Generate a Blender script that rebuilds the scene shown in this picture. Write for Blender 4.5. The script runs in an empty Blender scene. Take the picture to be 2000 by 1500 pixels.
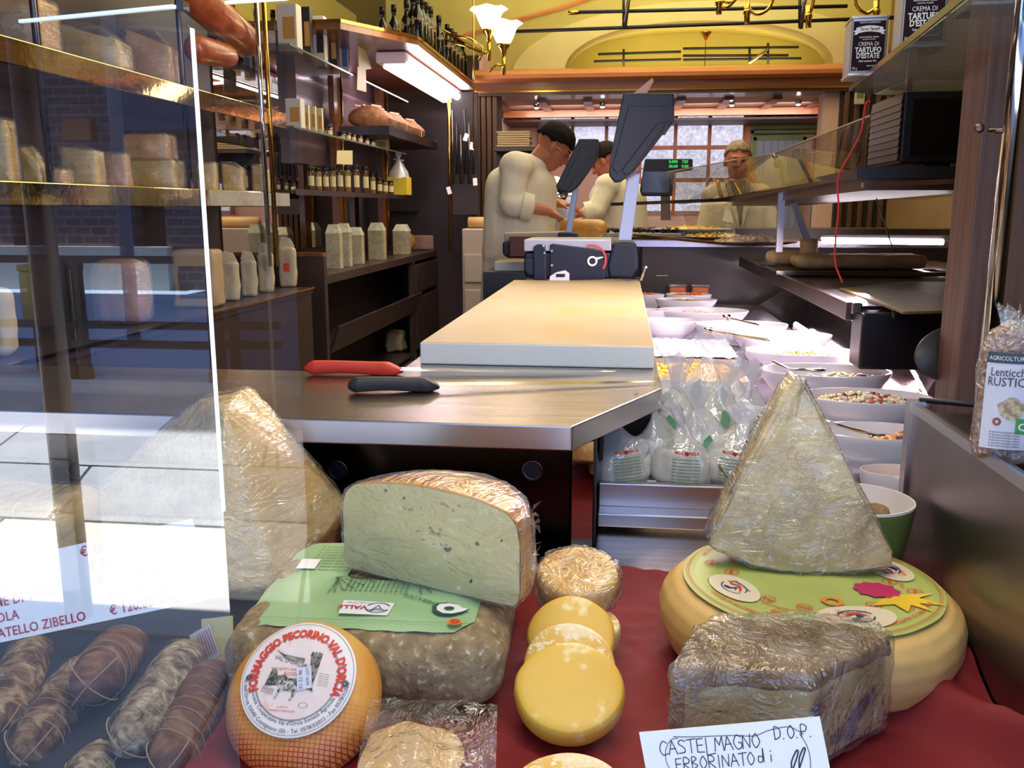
import bpy, bmesh, math, random
import numpy as np
from mathutils import Vector, Matrix, Euler, noise
random.seed(7)
C = bpy.context.scene.collection
PI = math.pi
R = math.radians
# ---------------------------------------------------------------- camera
FPX = 1750.0
CAM = Vector((0, 0, 1.27))
_y = Vector((218, 345, -FPX)).normalized()
_t = math.atan2(345, FPX)
_z0 = Vector((0, math.cos(_t), math.sin(_t)))
_x = _y.cross(_z0).normalized()
_z = _x.cross(_y).normalized()
M3 = Matrix((_x, _y, _z))            # camera axes -> world
cd = bpy.data.cameras.new('camera')
cam = bpy.data.objects.new('camera', cd)
C.objects.link(cam)
cam.matrix_world = Matrix.Translation(CAM) @ M3.to_4x4()
cd.sensor_width = 36
cd.lens = 36 * FPX / 2000
cd.clip_start = 0.02
cd.clip_end = 200
bpy.context.scene.camera = cam

def at(px, py, X=None, Y=None, Z=None):
    d = M3 @ Vector((px - 1000, 750 - py, -FPX))
    if X is not None: t = (X - CAM.x) / d.x
    elif Y is not None: t = (Y - CAM.y) / d.y
    else: t = (Z - CAM.z) / d.z
    return CAM + d * t

# ---------------------------------------------------------------- world, sun, big lights, exposure
sc = bpy.context.scene
sc.view_settings.view_transform = 'Standard'
sc.view_settings.look = 'None'
sc.view_settings.exposure = 0.0
sc.view_settings.gamma = 1
sc.view_settings.use_curve_mapping = False
w = bpy.data.worlds.new('sky')
sc.world = w
w.use_nodes = True
bg = w.node_tree.nodes['Background']
bg.inputs[0].default_value = (0.38, 0.58, 1.0, 1)
bg.inputs[1].default_value = 2.6

def light(name, kind, loc, energy, color, size=None, size_y=None, target=None, rot=None, shape=None, spot=None, blend=.5):
    ld = bpy.data.lights.new(name, kind)
    ld.energy = energy; ld.color = color
    o = bpy.data.objects.new(name, ld); C.objects.link(o)
    o.location = loc
    if kind == 'AREA':
        ld.shape = 'RECTANGLE' if size_y else 'DISK'
        ld.size = size
        if size_y: ld.size_y = size_y
    elif kind == 'SPOT':
        ld.spot_size = spot; ld.spot_blend = blend; ld.shadow_soft_size = size or .03
    elif kind == 'POINT':
        ld.shadow_soft_size = size or .05
    if target is not None:
        o.rotation_euler = (Vector(target) - Vector(loc)).to_track_quat('-Z', 'Y').to_euler()
    elif rot is not None:
        o.rotation_euler = rot
    return o
sun = light('sun', 'SUN', (0, -3, 8), 25.0, (1.0, .97, .92), target=(3.2, -3, 0))
sun.data.angle = R(.5)
# lamps of the shop: chandeliers' general warm light under the vault, pink food fluorescents over the cases; plus an added fill at the side counter
light('vault_light', 'AREA', (0.2, 5.6, 3.3), 84, (1.0, .87, .60), 2.6, 3.6, target=(0.2, 5.6, 0))
light('near_ceiling_light', 'AREA', (0.1, 2.4, 2.9), 10, (1.0, .88, .66), 1.6, 1.2, target=(-0.1, 2.2, 0))
light('window_top_light', 'AREA', (0.05, 0.95, 2.3), 12, (1.0, .90, .72), 1.4, .25, target=(0.1, 1.05, 0))
light('case_fluorescent_light', 'AREA', (0.70, 2.55, 0.985), 58, (1.0, .80, .93), .05, 2.9, target=(0.42, 2.55, 0.8))
light('shelf_fluorescent_light', 'AREA', (-1.5, 6.85, 2.22), 16, (1.0, .72, .86), .12, 1.9, target=(-1.6, 6.85, 0))
light('side_counter_fill', 'AREA', (-1.15, 5.4, 2.25), 9, (1.0, .88, .62), .3, 1.4, target=(-1.85, 5.4, 1.0))  # added fill without a fitting, brightens the foil trays
light('vault_uplight', 'AREA', (0.2, 7.0, 2.95), 60, (1.0, .90, .52), 3.0, .5, target=(0.2, 7.6, 5))
light('rear_room_light', 'AREA', (0.4, 8.75, 2.2), 30, (1.0, .80, .76), 2.8, .3, target=(0.4, 9.6, 1.4))
light('display_front_light', 'AREA', (-0.1, 0.50, 2.05), 3.2, (1.0, .93, .82), .9, .2, target=(0.0, 1.0, 0.85))

# ---------------------------------------------------------------- helpers
def L(r, g, b):
    f = lambda c: c / 12.92 if c <= .04045 else ((c + .055) / 1.055) ** 2.4
    return (f(r / 255), f(g / 255), f(b / 255), 1)

def schlick(nt, f0, normal=None):
    N = nt.nodes; K = nt.links
    g = N.new('ShaderNodeNewGeometry')
    dp = N.new('ShaderNodeVectorMath'); dp.operation = 'DOT_PRODUCT'
    K.new(g.outputs['Incoming'], dp.inputs[0])
    K.new(normal if normal is not None else g.outputs['Normal'], dp.inputs[1])
    a = N.new('ShaderNodeMath'); a.operation = 'ABSOLUTE'; K.new(dp.outputs['Value'], a.inputs[0])
    s = N.new('ShaderNodeMath'); s.operation = 'SUBTRACT'; s.inputs[0].default_value = 1; s.use_clamp = True; K.new(a.outputs[0], s.inputs[1])
    p = N.new('ShaderNodeMath'); p.operation = 'POWER'; p.inputs[1].default_value = 5; K.new(s.outputs[0], p.inputs[0])
    m = N.new('ShaderNodeMath'); m.operation = 'MULTIPLY_ADD'; m.inputs[1].default_value = 1 - f0; m.inputs[2].default_value = f0
    K.new(p.outputs[0], m.inputs[0])
    return m.outputs[0]

def coords(nt, stretch=(1, 1, 1), rot=(0, 0, 0), kind='Object'):
    t = nt.nodes.new('ShaderNodeTexCoord'); m = nt.nodes.new('ShaderNodeMapping')
    m.inputs['Scale'].default_value = stretch
    m.inputs['Rotation'].default_value = rot
    nt.links.new(t.outputs[kind], m.inputs[0])
    return m.outputs[0]

def ntex(nt, vec, scale, detail=4, rough=.55, dist=0):
    n = nt.nodes.new('ShaderNodeTexNoise')
    n.inputs['Scale'].default_value = scale; n.inputs['Detail'].default_value = detail
    n.inputs['Roughness'].default_value = rough; n.inputs['Distortion'].default_value = dist
    nt.links.new(vec, n.inputs['Vector'])
    return n.outputs[0]

def ramp(nt, fac, stops):
    r = nt.nodes.new('ShaderNodeValToRGB')
    while len(r.color_ramp.elements) < len(stops): r.color_ramp.elements.new(.5)
    for e, (p, c) in zip(r.color_ramp.elements, stops):
        e.position = p; e.color = c
    nt.links.new(fac, r.inputs[0])
    return r.outputs[0]

def mat(name, col, rough=.5, metal=0, scale=8, detail=4, bump=0, bscale=None, spots=(), stretch=(1, 1, 1), rot=(0, 0, 0),
        sss=0, coat=0, spec=.5, dist=0, sheen=0, trans=0, alpha=1, emit=None, bd=.01):
    m = bpy.data.materials.new(name); m.use_nodes = True
    nt = m.node_tree; b = nt.nodes['Principled BSDF']
    b.inputs['Roughness'].default_value = rough; b.inputs['Metallic'].default_value = metal
    b.inputs['Specular IOR Level'].default_value = spec
    vec = coords(nt, stretch, rot)
    if isinstance(col, list):
        n = ntex(nt, vec, scale, detail, dist=dist)
        out = ramp(nt, n, col)
    else:
        out = None
        b.inputs['Base Color'].default_value = col
    for (ss, lo, hi, sc_) in spots:
        n = ntex(nt, vec, ss, 3)
        f = ramp(nt, n, [(lo, (0, 0, 0, 1)), (hi, (1, 1, 1, 1))])
        mx = nt.nodes.new('ShaderNodeMix'); mx.data_type = 'RGBA'
        nt.links.new(f, mx.inputs['Factor'])
        if out is None: mx.inputs['A'].default_value = col
        else: nt.links.new(out, mx.inputs['A'])
        mx.inputs['B'].default_value = sc_
        out = mx.outputs['Result']
    if out is not None: nt.links.new(out, b.inputs['Base Color'])
    if bump:
        n = ntex(nt, vec, bscale or scale * 3, 5)
        bp = nt.nodes.new('ShaderNodeBump'); bp.inputs['Strength'].default_value = bump; bp.inputs['Distance'].default_value = bd
        nt.links.new(n, bp.inputs['Height']); nt.links.new(bp.outputs[0], b.inputs['Normal'])
    if sss:
        b.inputs['Subsurface Weight'].default_value = sss; b.inputs['Subsurface Radius'].default_value = (.01, .006, .003)
        b.inputs['Subsurface Scale'].default_value = 1
    if coat: b.inputs['Coat Weight'].default_value = coat; b.inputs['Coat Roughness'].default_value = .12
    if trans: b.inputs['Transmission Weight'].default_value = trans
    if alpha < 1: b.inputs['Alpha'].default_value = alpha
    if emit: b.inputs['Emission Color'].default_value = emit[0]; b.inputs['Emission Strength'].default_value = emit[1]
    return m

def emitter(name, col, s):
    m = bpy.data.materials.new(name); m.use_nodes = True
    nt = m.node_tree; nt.nodes.clear()
    e = nt.nodes.new('ShaderNodeEmission'); e.inputs[0].default_value = col; e.inputs[1].default_value = s
    o = nt.nodes.new('ShaderNodeOutputMaterial'); nt.links.new(e.outputs[0], o.inputs[0])
    return m

def film(name, f0=.05, rough=.0, tint=(1, 1, 1, 1), bump=0, bscale=30, stretch=(1, 1, 1), rot=(0, 0, 0), haze=0, hcol=(1, 1, 1, 1), bd=.01, dist=0, hscale=0):
    m = bpy.data.materials.new(name); m.use_nodes = True
    nt = m.node_tree; nt.nodes.clear(); N = nt.nodes; K = nt.links
    tr = N.new('ShaderNodeBsdfTransparent'); tr.inputs[0].default_value = tint
    gl = N.new('ShaderNodeBsdfGlossy'); gl.inputs['Roughness'].default_value = rough
    nrm = None
    if bump:
        vec = coords(nt, stretch, rot)
        n = ntex(nt, vec, bscale, 3, .6, dist)
        bp = N.new('ShaderNodeBump'); bp.inputs['Strength'].default_value = bump; bp.inputs['Distance'].default_value = bd
        K.new(n, bp.inputs['Height']); nrm = bp.outputs[0]
        K.new(nrm, gl.inputs['Normal'])
    mx = N.new('ShaderNodeMixShader')
    K.new(schlick(nt, f0, nrm), mx.inputs[0]); K.new(gl.outputs[0], mx.inputs[2])
    if haze:
        df = N.new('ShaderNodeBsdfDiffuse'); df.inputs[0].default_value = hcol
        m2 = N.new('ShaderNodeMixShader'); m2.inputs[0].default_value = haze
        if hscale:
            hn = ntex(nt, coords(nt), hscale, 3)
            mm = N.new('ShaderNodeMath'); mm.operation = 'MULTIPLY'; mm.inputs[1].default_value = haze * 2
            K.new(ramp(nt, hn, [(.35, (0, 0, 0, 1)), (.7, (1, 1, 1, 1))]), mm.inputs[0]); K.new(mm.outputs[0], m2.inputs[0])
        K.new(tr.outputs[0], m2.inputs[1]); K.new(df.outputs[0], m2.inputs[2])
        K.new(m2.outputs[0], mx.inputs[1])
    else:
        K.new(tr.outputs[0], mx.inputs[1])
    o = N.new('ShaderNodeOutputMaterial'); K.new(mx.outputs[0], o.inputs[0])
    return m

def _setprops(o, label=None, cat=None, group=None, kind=None):
    if label: o['label'] = label
    if cat: o['category'] = cat
    if group: o['group'] = group
    if kind: o['kind'] = kind
    return o

def rotm(rot):
    if isinstance(rot, (int, float)): return (0, 0, rot)
    return rot

def thing(name, label, cat, loc=(0, 0, 0), rot=0, group=None):
    o = bpy.data.objects.new(name, None); C.objects.link(o)
    o.empty_display_size = .02
    o.location = loc
    o.rotation_euler = rotm(rot)
    return _setprops(o, label, cat, group)

def dup(root, loc=None, rot=None, label=None, group=None, scale=None):
    r = root.copy(); C.objects.link(r)
    if loc is not None: r.location = loc
    if rot is not None: r.rotation_euler = rotm(rot)
    if scale is not None: r.scale = (scale,) * 3 if isinstance(scale, (int, float)) else scale
    if label: r['label'] = label
    if group: r['group'] = group
    for ch in list(root.children):
        c = ch.copy(); C.objects.link(c); c.parent = r
        for g in ch.children:
            d = g.copy(); C.objects.link(d); d.parent = c
    return r

class MB:
    def __init__(s):
        s.v = []; s.f = []; s.m = []; s.M = None; s.k = 0
    def add(s, vs, fs):
        o = len(s.v)
        for p in vs:
            p = Vector(p)
            s.v.append(s.M @ p if s.M is not None else p)
        for f in fs: s.f.append([i + o for i in f]); s.m.append(s.k)
        return s
    def box(s, c, d, rot=None):
        hx, hy, hz = d[0] / 2, d[1] / 2, d[2] / 2
        vs = [Vector((x, y, z)) for x in (-hx, hx) for y in (-hy, hy) for z in (-hz, hz)]
        if rot is not None:
            e = Euler(rotm(rot)).to_matrix(); vs = [e @ p for p in vs]
        vs = [p + Vector(c) for p in vs]
        return s.add(vs, [(0, 1, 3, 2), (4, 6, 7, 5), (0, 4, 5, 1), (2, 3, 7, 6), (0, 2, 6, 4), (1, 5, 7, 3)])
    def span(s, a, b):
        a = Vector(a); b = Vector(b)
        return s.box((a + b) / 2, [abs(b[i] - a[i]) for i in range(3)])
    def beam(s, a, b, w, h, up=(0, 0, 1)):
        a = Vector(a); b = Vector(b); y = (b - a).normalized(); x = y.cross(Vector(up)).normalized(); z = x.cross(y)
        vs = []
        for p in (a, b):
            for i, j in ((-1, -1), (1, -1), (1, 1), (-1, 1)): vs.append(p + x * i * w / 2 + z * j * h / 2)
        return s.add(vs, [(0, 1, 2, 3), (7, 6, 5, 4), (0, 4, 5, 1), (1, 5, 6, 2), (2, 6, 7, 3), (3, 7, 4, 0)])
    def prism(s, poly, z0, z1):
        n = len(poly)
        vs = [(p[0], p[1], z0) for p in poly] + [(p[0], p[1], z1) for p in poly]
        fs = [tuple(range(n))[::-1], tuple(range(n, 2 * n))] + [(i, (i + 1) % n, n + (i + 1) % n, n + i) for i in range(n)]
        return s.add(vs, fs)
    def slab(s, pts, d):
        """polygon in 3-D extruded by vector d"""
        n = len(pts); d = Vector(d)
        vs = [Vector(p) for p in pts] + [Vector(p) + d for p in pts]
        return s.add(vs, [tuple(range(n))[::-1], tuple(range(n, 2 * n))] + [(i, (i + 1) % n, n + (i + 1) % n, n + i) for i in range(n)])
    def tube(s, pts, r, n=8, caps=True):
        pts = [Vector(p) for p in pts]; m = len(pts)
        rs = r if isinstance(r, (list, tuple)) else [r] * m
        vs = []; fs = []
        t0 = (pts[1] - pts[0]).normalized()
        up = Vector((0, 0, 1)) if abs(t0.z) < .9 else Vector((1, 0, 0))
        x = t0.cross(up).normalized()
        for i, p in enumerate(pts):
            t = (pts[min(i + 1, m - 1)] - pts[max(i - 1, 0)]).normalized()
            x = (x - t * x.dot(t)).normalized(); y = t.cross(x)
            for k in range(n):
                a = 2 * PI * k / n
                vs.append(p + (x * math.cos(a) + y * math.sin(a)) * rs[i])
        for i in range(m - 1):
            for k in range(n):
                fs.append((i * n + k, i * n + (k + 1) % n, (i + 1) * n + (k + 1) % n, (i + 1) * n + k))
        if caps: fs += [tuple(range(n))[::-1], tuple(range((m - 1) * n, m * n))]
        return s.add(vs, fs)
    def cyl(s, a, b, r0, r1=None, n=16):
        return s.tube([a, b], [r0, r0 if r1 is None else r1], n)
    def lathe(s, prof, n=32, c=(0, 0, 0), a0=0, a1=2 * PI, sx=1, sy=1, cap=False):
        full = abs(a1 - a0 - 2 * PI) < 1e-6
        k = n if full else n + 1
        vs = []; fs = []; m = len(prof); c = Vector(c)
        for j in range(k):
            a = a0 + (a1 - a0) * j / n
            for (r, z) in prof: vs.append(c + Vector((r * math.cos(a) * sx, r * math.sin(a) * sy, z)))
        for j in range(n):
            j2 = (j + 1) % k
            for i in range(m - 1): fs.append((j * m + i, j2 * m + i, j2 * m + i + 1, j * m + i + 1))
        if cap and not full:
            fs.append(tuple(range(m))); fs.append(tuple(range((k - 1) * m, k * m))[::-1])
        return s.add(vs, fs)
    def ell(s, c, r, nu=16, nv=10, rot=None):
        vs = []; fs = []; c = Vector(c)
        r = (r,) * 3 if isinstance(r, (int, float)) else r
        e = Euler(rotm(rot)).to_matrix() if rot is not None else Matrix.Identity(3)
        for j in range(nv + 1):
            b = PI * j / nv
            for i in range(nu):
                a = 2 * PI * i / nu
                vs.append(c + e @ Vector((r[0] * math.sin(b) * math.cos(a), r[1] * math.sin(b) * math.sin(a), r[2] * math.cos(b))))
        for j in range(nv):
            for i in range(nu):
                fs.append((j * nu + i, (j + 1) * nu + i, (j + 1) * nu + (i + 1) % nu, j * nu + (i + 1) % nu))
        return s.add(vs, fs)
    def cap(s, a, b, r0, r1=None, n=14):
        """capsule between two joints"""
        a = Vector(a); b = Vector(b); r1 = r0 if r1 is None else r1
        d = (b - a); l = d.length; d = d.normalized() if l > 1e-6 else Vector((0, 0, 1))
        pts = []; rs = []
        for k in range(5):
            t = PI / 2 * k / 5; pts.append(a - d * r0 * math.cos(t)); rs.append(max(r0 * math.sin(t), 1e-4))
        pts.append(a); rs.append(r0); pts.append(b); rs.append(r1)
        for k in range(1, 6):
            t = PI / 2 * k / 5; pts.append(b + d * r1 * math.sin(t)); rs.append(max(r1 * math.cos(t), 1e-4))
        return s.tube(pts, rs, n)
    def rbox(s, c, d, r, n=8, pw=None):
        h = [x / 2 for x in d]; c = Vector(c)
        for ax in range(3):
            for sg in (-1, 1):
                u, v = (ax + 1) % 3, (ax + 2) % 3
                vs = []; fs = []
                def samp(hh):
                    # clustered samples: corners dense
                    k = max(3, n // 3)
                    a = [-hh + r * (1 - math.cos(PI / 2 * i / k)) for i in range(k + 1)] if False else [-hh + r * i / k for i in range(k + 1)]
                    inner = [-(hh - r) + 2 * (hh - r) * i / n for i in range(1, n)]
                    b = [-x for x in a[::-1]]
                    return a + inner + b
                U = samp(h[u]); V = samp(h[v])
                for x in U:
                    for y in V:
                        p = [0, 0, 0]; p[ax] = sg * h[ax]; p[u] = x; p[v] = y
                        q = Vector([max(-(h[i] - r), min(h[i] - r, p[i])) for i in range(3)])
                        dd = Vector(p) - q
                        vs.append(c + q + dd.normalized() * r)
                nu, nv = len(U), len(V)
                for i in range(nu - 1):
                    for j in range(nv - 1):
                        f = (i * nv + j, (i + 1) * nv + j, (i + 1) * nv + j + 1, i * nv + j + 1)
                        fs.append(f if sg > 0 else f[::-1])
                s.add(vs, fs)
        return s
    def grid(s, fn, nu, nv):
        vs = [fn(i / nu, j / nv) for i in range(nu + 1) for j in range(nv + 1)]
        fs = [(i * (nv + 1) + j, (i + 1) * (nv + 1) + j, (i + 1) * (nv + 1) + j + 1, i * (nv + 1) + j + 1) for i in range(nu) for j in range(nv)]
        return s.add(vs, fs)
    def disp(s, fn):
        s.v = [p + fn(p) for p in s.v]; return s
    def radial(s, amp, sc, seed=0, c=None):
        """push vertices in / out from a centre by noise"""
        c = Vector(c) if c is not None else Vector((0, 0, 0)); o = Vector((seed * 7.3, seed * 3.1, seed * 1.7))
        s.v = [p + (p - c).normalized() * amp * noise.noise(p * sc + o) for p in s.v]; return s
    def hull(s, pts):
        bm = bmesh.new()
        for p in pts: bm.verts.new(p)
        bmesh.ops.convex_hull(bm, input=bm.verts)
        bm.verts.index_update()
        vs = [v.co.copy() for v in bm.verts]; fs = [[v.index for v in f.verts] for f in bm.faces]
        bm.free()
        return s.add(vs, fs)
    def bm(s):
        b = bmesh.new(); vv = [b.verts.new(p) for p in s.v]
        for f, k in zip(s.f, s.m):
            try: ff = b.faces.new([vv[i] for i in f]); ff.material_index = k
            except ValueError: pass
        return b
    def build(s, name, mt, parent=None, smooth=False, weld=0, bevel=0, bseg=2, sub=0, facemat=None, angle=None, cut=0, remesh=0, disp=None, solid=0):
        b = s.bm()
        if weld: bmesh.ops.remove_doubles(b, verts=b.verts, dist=weld)
        if bevel: bmesh.ops.bevel(b, geom=list(b.edges) + list(b.verts), offset=bevel, segments=bseg, affect='EDGES', profile=.5, clamp_overlap=True)
        if cut:
            bmesh.ops.triangulate(b, faces=[f for f in b.faces if len(f.verts) > 4])
            bmesh.ops.subdivide_edges(b, edges=b.edges, cuts=cut, use_grid_fill=True)
        if disp:
            b.normal_update()
            for v in b.verts: v.co += v.normal * disp(v.co)
        bmesh.ops.recalc_face_normals(b, faces=b.faces)
        if facemat:
            b.normal_update()
            for f in b.faces: f.material_index = facemat(f.calc_center_median(), f.normal)
        me = bpy.data.meshes.new(name); b.to_mesh(me); b.free()
        for x in (mt if isinstance(mt, (list, tuple)) else [mt]): me.materials.append(x)
        if smooth:
            me.shade_smooth()
            if angle: me.set_sharp_from_angle(angle=R(angle))
        o = bpy.data.objects.new(name, me); C.objects.link(o)
        if parent is not None: o.parent = parent
        if remesh:
            md = o.modifiers.new('remesh', 'REMESH'); md.mode = 'VOXEL'; md.voxel_size = remesh; md.use_smooth_shade = True
            ms = o.modifiers.new('smooth', 'SMOOTH'); ms.iterations = 4; ms.factor = .5
        if sub:
            md = o.modifiers.new('sub', 'SUBSURF'); md.levels = sub; md.render_levels = sub
        if solid:
            md = o.modifiers.new('solid', 'SOLIDIFY'); md.thickness = solid; md.offset = 0
        return o

def solo(o, label, cat, group=None, loc=None, rot=None):
    if loc is not None: o.location = loc
    if rot is not None: o.rotation_euler = rotm(rot)
    return _setprops(o, label, cat, group)
def struct(o, label=None):
    o['kind'] = 'structure'
    if label: o['label'] = label
    return o
def stuff(o): o['kind'] = 'stuff'; return o

_tc = {}
def textdata(txt, size=1.0, bold=0, sp=1.0, res=2):
    key = (txt, bold, sp, res)
    if key not in _tc:
        cu = bpy.data.curves.new('t', 'FONT'); cu.body = txt; cu.size = 1; cu.offset = bold; cu.space_character = sp; cu.resolution_u = res
        cu.align_x = 'CENTER'; cu.align_y = 'CENTER'
        o = bpy.data.objects.new('t', cu); C.objects.link(o)
        dg = bpy.context.evaluated_depsgraph_get()
        me = bpy.data.meshes.new_from_object(o.evaluated_get(dg))
        vs = [v.co.copy() for v in me.vertices]; fs = [list(p.vertices) for p in me.polygons]
        bpy.data.objects.remove(o); bpy.data.curves.remove(cu); bpy.data.meshes.remove(me)
        _tc[key] = (vs, fs)
    vs, fs = _tc[key]
    return [v * size for v in vs], fs
def text(mb, txt, size, at_=(0, 0), ang=0, bold=0, shear=0, sx=1, sp=1.0, fn=None, left=False, res=2):
    """flat text in the local XY plane (z from fn or 0)"""
    vs, fs = textdata(txt, size, bold, sp, res)
    if not vs: return mb
    ox = -min(v.x for v in vs) if left else 0
    ca, sa = math.cos(ang), math.sin(ang); out = []
    for v in vs:
        x = (v.x + ox) * sx + v.y * shear; y = v.y
        x, y = x * ca - y * sa + at_[0], x * sa + y * ca + at_[1]
        out.append(Vector(fn(x, y)) if fn else Vector((x, y, 0)))
    return mb.add(out, fs)
def arctext(mb, txt, size, rad, mid, bold=0, sp=1.0, inside=False, c=(0, 0), sx=1, fn=None):
    """text round a circle, mid = angle of its middle (0 = right, 90 = top)"""
    vs, fs = textdata(txt, size, bold, sp); out = []
    for v in vs:
        x = v.x * sx
        if inside:
            a = mid + x / rad; r = rad - v.y
        else:
            a = mid - x / rad; r = rad + v.y
        p = (c[0] + r * math.cos(a), c[1] + r * math.sin(a))
        out.append(Vector(fn(*p)) if fn else Vector((p[0], p[1], 0)))
    return mb.add(out, fs)
def ring(mb, r0, r1, n=64, c=(0, 0), z=0, sx=1, sy=1, a0=0, a1=2 * PI, fn=None):
    vs = []; fs = []
    for i in range(n + 1):
        a = a0 + (a1 - a0) * i / n
        for r in (r0, r1):
            x, y = c[0] + r * math.cos(a) * sx, c[1] + r * math.sin(a) * sy
            vs.append(Vector(fn(x, y)) if fn else (x, y, z))
    fs = [(2 * i, 2 * i + 1, 2 * i + 3, 2 * i + 2) for i in range(n)]
    return mb.add(vs, fs)
def stroke(mb, pts, w, z=0):
    """flat pen stroke through 2-D points"""
    vs = []; fs = []; n = len(pts)
    for i, p in enumerate(pts):
        a = Vector(pts[max(0, i - 1)]); b = Vector(pts[min(n - 1, i + 1)])
        d = (b - a); d = d.normalized() if d.length > 0 else Vector((1, 0))
        q = Vector((-d.y, d.x)) * w / 2
        vs += [(p[0] + q.x, p[1] + q.y, z), (p[0] - q.x, p[1] - q.y, z)]
    fs = [(2 * i, 2 * i + 1, 2 * i + 3, 2 * i + 2) for i in range(n - 1)]
    return mb.add(vs, fs)
def stroke2(mb, pts, w, z=0):
    for i in range(len(pts) - 1):
        a, b = Vector(pts[i][:2]), Vector(pts[i + 1][:2]); d = b - a
        if d.length < 1e-7: continue
        d.normalize(); q = Vector((-d.y, d.x)) * w / 2; a = a - d * w * .35; b = b + d * w * .35
        mb.add([(a.x + q.x, a.y + q.y, z), (b.x + q.x, b.y + q.y, z), (b.x - q.x, b.y - q.y, z), (a.x - q.x, a.y - q.y, z)], [(0, 1, 2, 3)])
    return mb
def poly2(mb, pts, z=0, fn=None):
    vs = [Vector(fn(*p)) if fn else (p[0], p[1], z) for p in pts]
    return mb.add(vs, [tuple(range(len(pts)))])
def basis(o, xdir, ydir=None, zdir=None):
    """4x4 frame at o with x along xdir and z near zdir"""
    x = Vector(xdir).normalized(); z = Vector(zdir).normalized(); y = z.cross(x).normalized(); z = x.cross(y)
    return Matrix.Translation(o) @ Matrix((x, y, z)).transposed().to_4x4()
def place(o, M):
    o.matrix_world = M; return o

# ---------------------------------------------------------------- materials
steel = mat('brushed_steel', [(.35, L(150, 140, 135)), (.7, L(176, 166, 160))], .26, 1, 6, 6, bump=.05, bscale=60, stretch=(1, 14, 1), bd=.002)
steel_edge = mat('steel_edge', L(190, 185, 190), .3, 1, bump=.03, bscale=50, stretch=(1, 10, 10), bd=.002)
dsteel = mat('dark_steel', [(.3, L(88, 80, 76)), (.7, L(112, 102, 96))], .3, 1, 4, 5)
chrome = mat('chrome', L(205, 200, 195), .08, 1)
mirror = mat('mirror_silver', L(200, 196, 186), .015, 1)
mbrass = mat('polished_shelf_metal', L(205, 186, 135), .07, 1, bump=.12, bscale=3, bd=.02)
brass = mat('brass', L(205, 160, 70), .16, 1)
black = mat('black_plastic', L(22, 21, 24), .45)
dark = mat('dark_interior', [(.3, L(36, 30, 30)), (.7, L(50, 42, 40))], .6, 0, 3)
dbrown = mat('dark_brown_panel', [(.3, L(50, 36, 30)), (.7, L(66, 48, 40))], .45, 0, 2, stretch=(1, 1, .2), coat=.2)
wood = mat('varnished_wood', [(.3, L(96, 52, 24)), (.7, L(140, 82, 38))], .35, 0, 5, 6, stretch=(6, 6, .5), coat=.3)
woodx = mat('varnished_wood_across', [(.3, L(110, 60, 28)), (.7, L(150, 88, 42))], .3, 0, 5, 6, stretch=(.5, 6, 6), coat=.4)
copper = mat('copper_wood_cove', [(.3, L(196, 120, 70)), (.7, L(222, 146, 92))], .3, .0, 4, 5, stretch=(.4, 5, 5), coat=.5)
postwood = mat('post_wood', [(.25, L(84, 56, 44)), (.75, L(126, 92, 76))], .5, 0, 6, 8, stretch=(9, 9, .5), bump=.1, bscale=30)
yellow_paint = mat('yellow_plaster', [(.3, L(192, 178, 100)), (.7, L(206, 192, 114))], .8, 0, 2)
cream_paint = mat('cream_plaster', [(.3, L(216, 206, 140)), (.7, L(228, 218, 156))], .8, 0, 2)
pink_wall = mat('pale_pink_wall', L(214, 178, 160), .8)
white_pl = mat('white_plastic', L(232, 232, 230), .35)
porcelain = mat('porcelain', L(236, 232, 236), .18, coat=.3)
board_m = mat('cutting_board_plastic', [(.3, L(168, 146, 102)), (.75, L(184, 166, 122))], .42, 0, 3, 5, spots=[(4, .52, .72, L(186, 146, 76)), (40, .70, .78, L(180, 150, 90))], stretch=(1, .8, 1), bump=.08, bscale=40, sss=.2)
board_side = mat('cutting_board_side', [(.3, L(220, 224, 220)), (.7, L(232, 235, 230))], .4, 0, 3, spots=[(9, .70, .76, L(190, 176, 120))], sss=.3)
paper = mat('white_paper', L(238, 236, 236), .7)
ink_red = mat('red_ink', L(176, 24, 58), .6)
ink_dark = mat('black_ink', L(26, 26, 34), .6)
ink_green = mat('green_ink', L(40, 84, 56), .6)
ink_orange = mat('orange_red_ink', L(216, 62, 40), .6)
clearg = film('clear_glass', .04, 0, (.97, .98, .97, 1))
shelfg = film('shelf_glass', .07, 0, (.80, .86, .84, 1))
wrap = film('cling_film', .10, .12, (.97, .97, .96, 1), bump=.9, bscale=22, stretch=(1, .25, 2.2), rot=(.3, .5, .6), haze=.06, bd=.012, dist=1.5)
wrap2 = film('cling_film_crumpled', .12, .10, (.96, .96, .95, 1), bump=1.0, bscale=26, stretch=(1, 1, 1), haze=.08, bd=.014, dist=2.0, hscale=25)
# ================================================================ SHOP SHELL
ZS = 1.0                      # scale hint
YG = 0.55                     # plane of the street window pane
def rat(px, py, X=None, Y=None, Z=None):
    """point of the street seen mirrored in the pane (Y given as mirrored distance)"""
    p = at(px, py, X=X, Y=Y, Z=Z); return Vector((p.x, 2 * YG - p.y, p.z))
floor_m = mat('shop_floor', [(.3, L(70, 62, 56)), (.7, L(92, 82, 74))], .4, 0, 3)
struct(MB().span((-2.2, .3, -.06), (2.3, 10.3, 0)).build('floor', floor_m))
struct(MB().span((-2.25, .45, 0), (-2.15, 8.3, 4.2)).build('wall_left', dbrown))
struct(MB().span((2.2, .45, 0), (2.3, 10.2, 4.2)).build('wall_right', mat('right_wall_reflection_ochre', [(.3, L(120, 96, 60)), (.7, L(150, 122, 80))], .6, 0, 2)))  # ochre stands in for yellow-brown reflections in the glass at right
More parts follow.
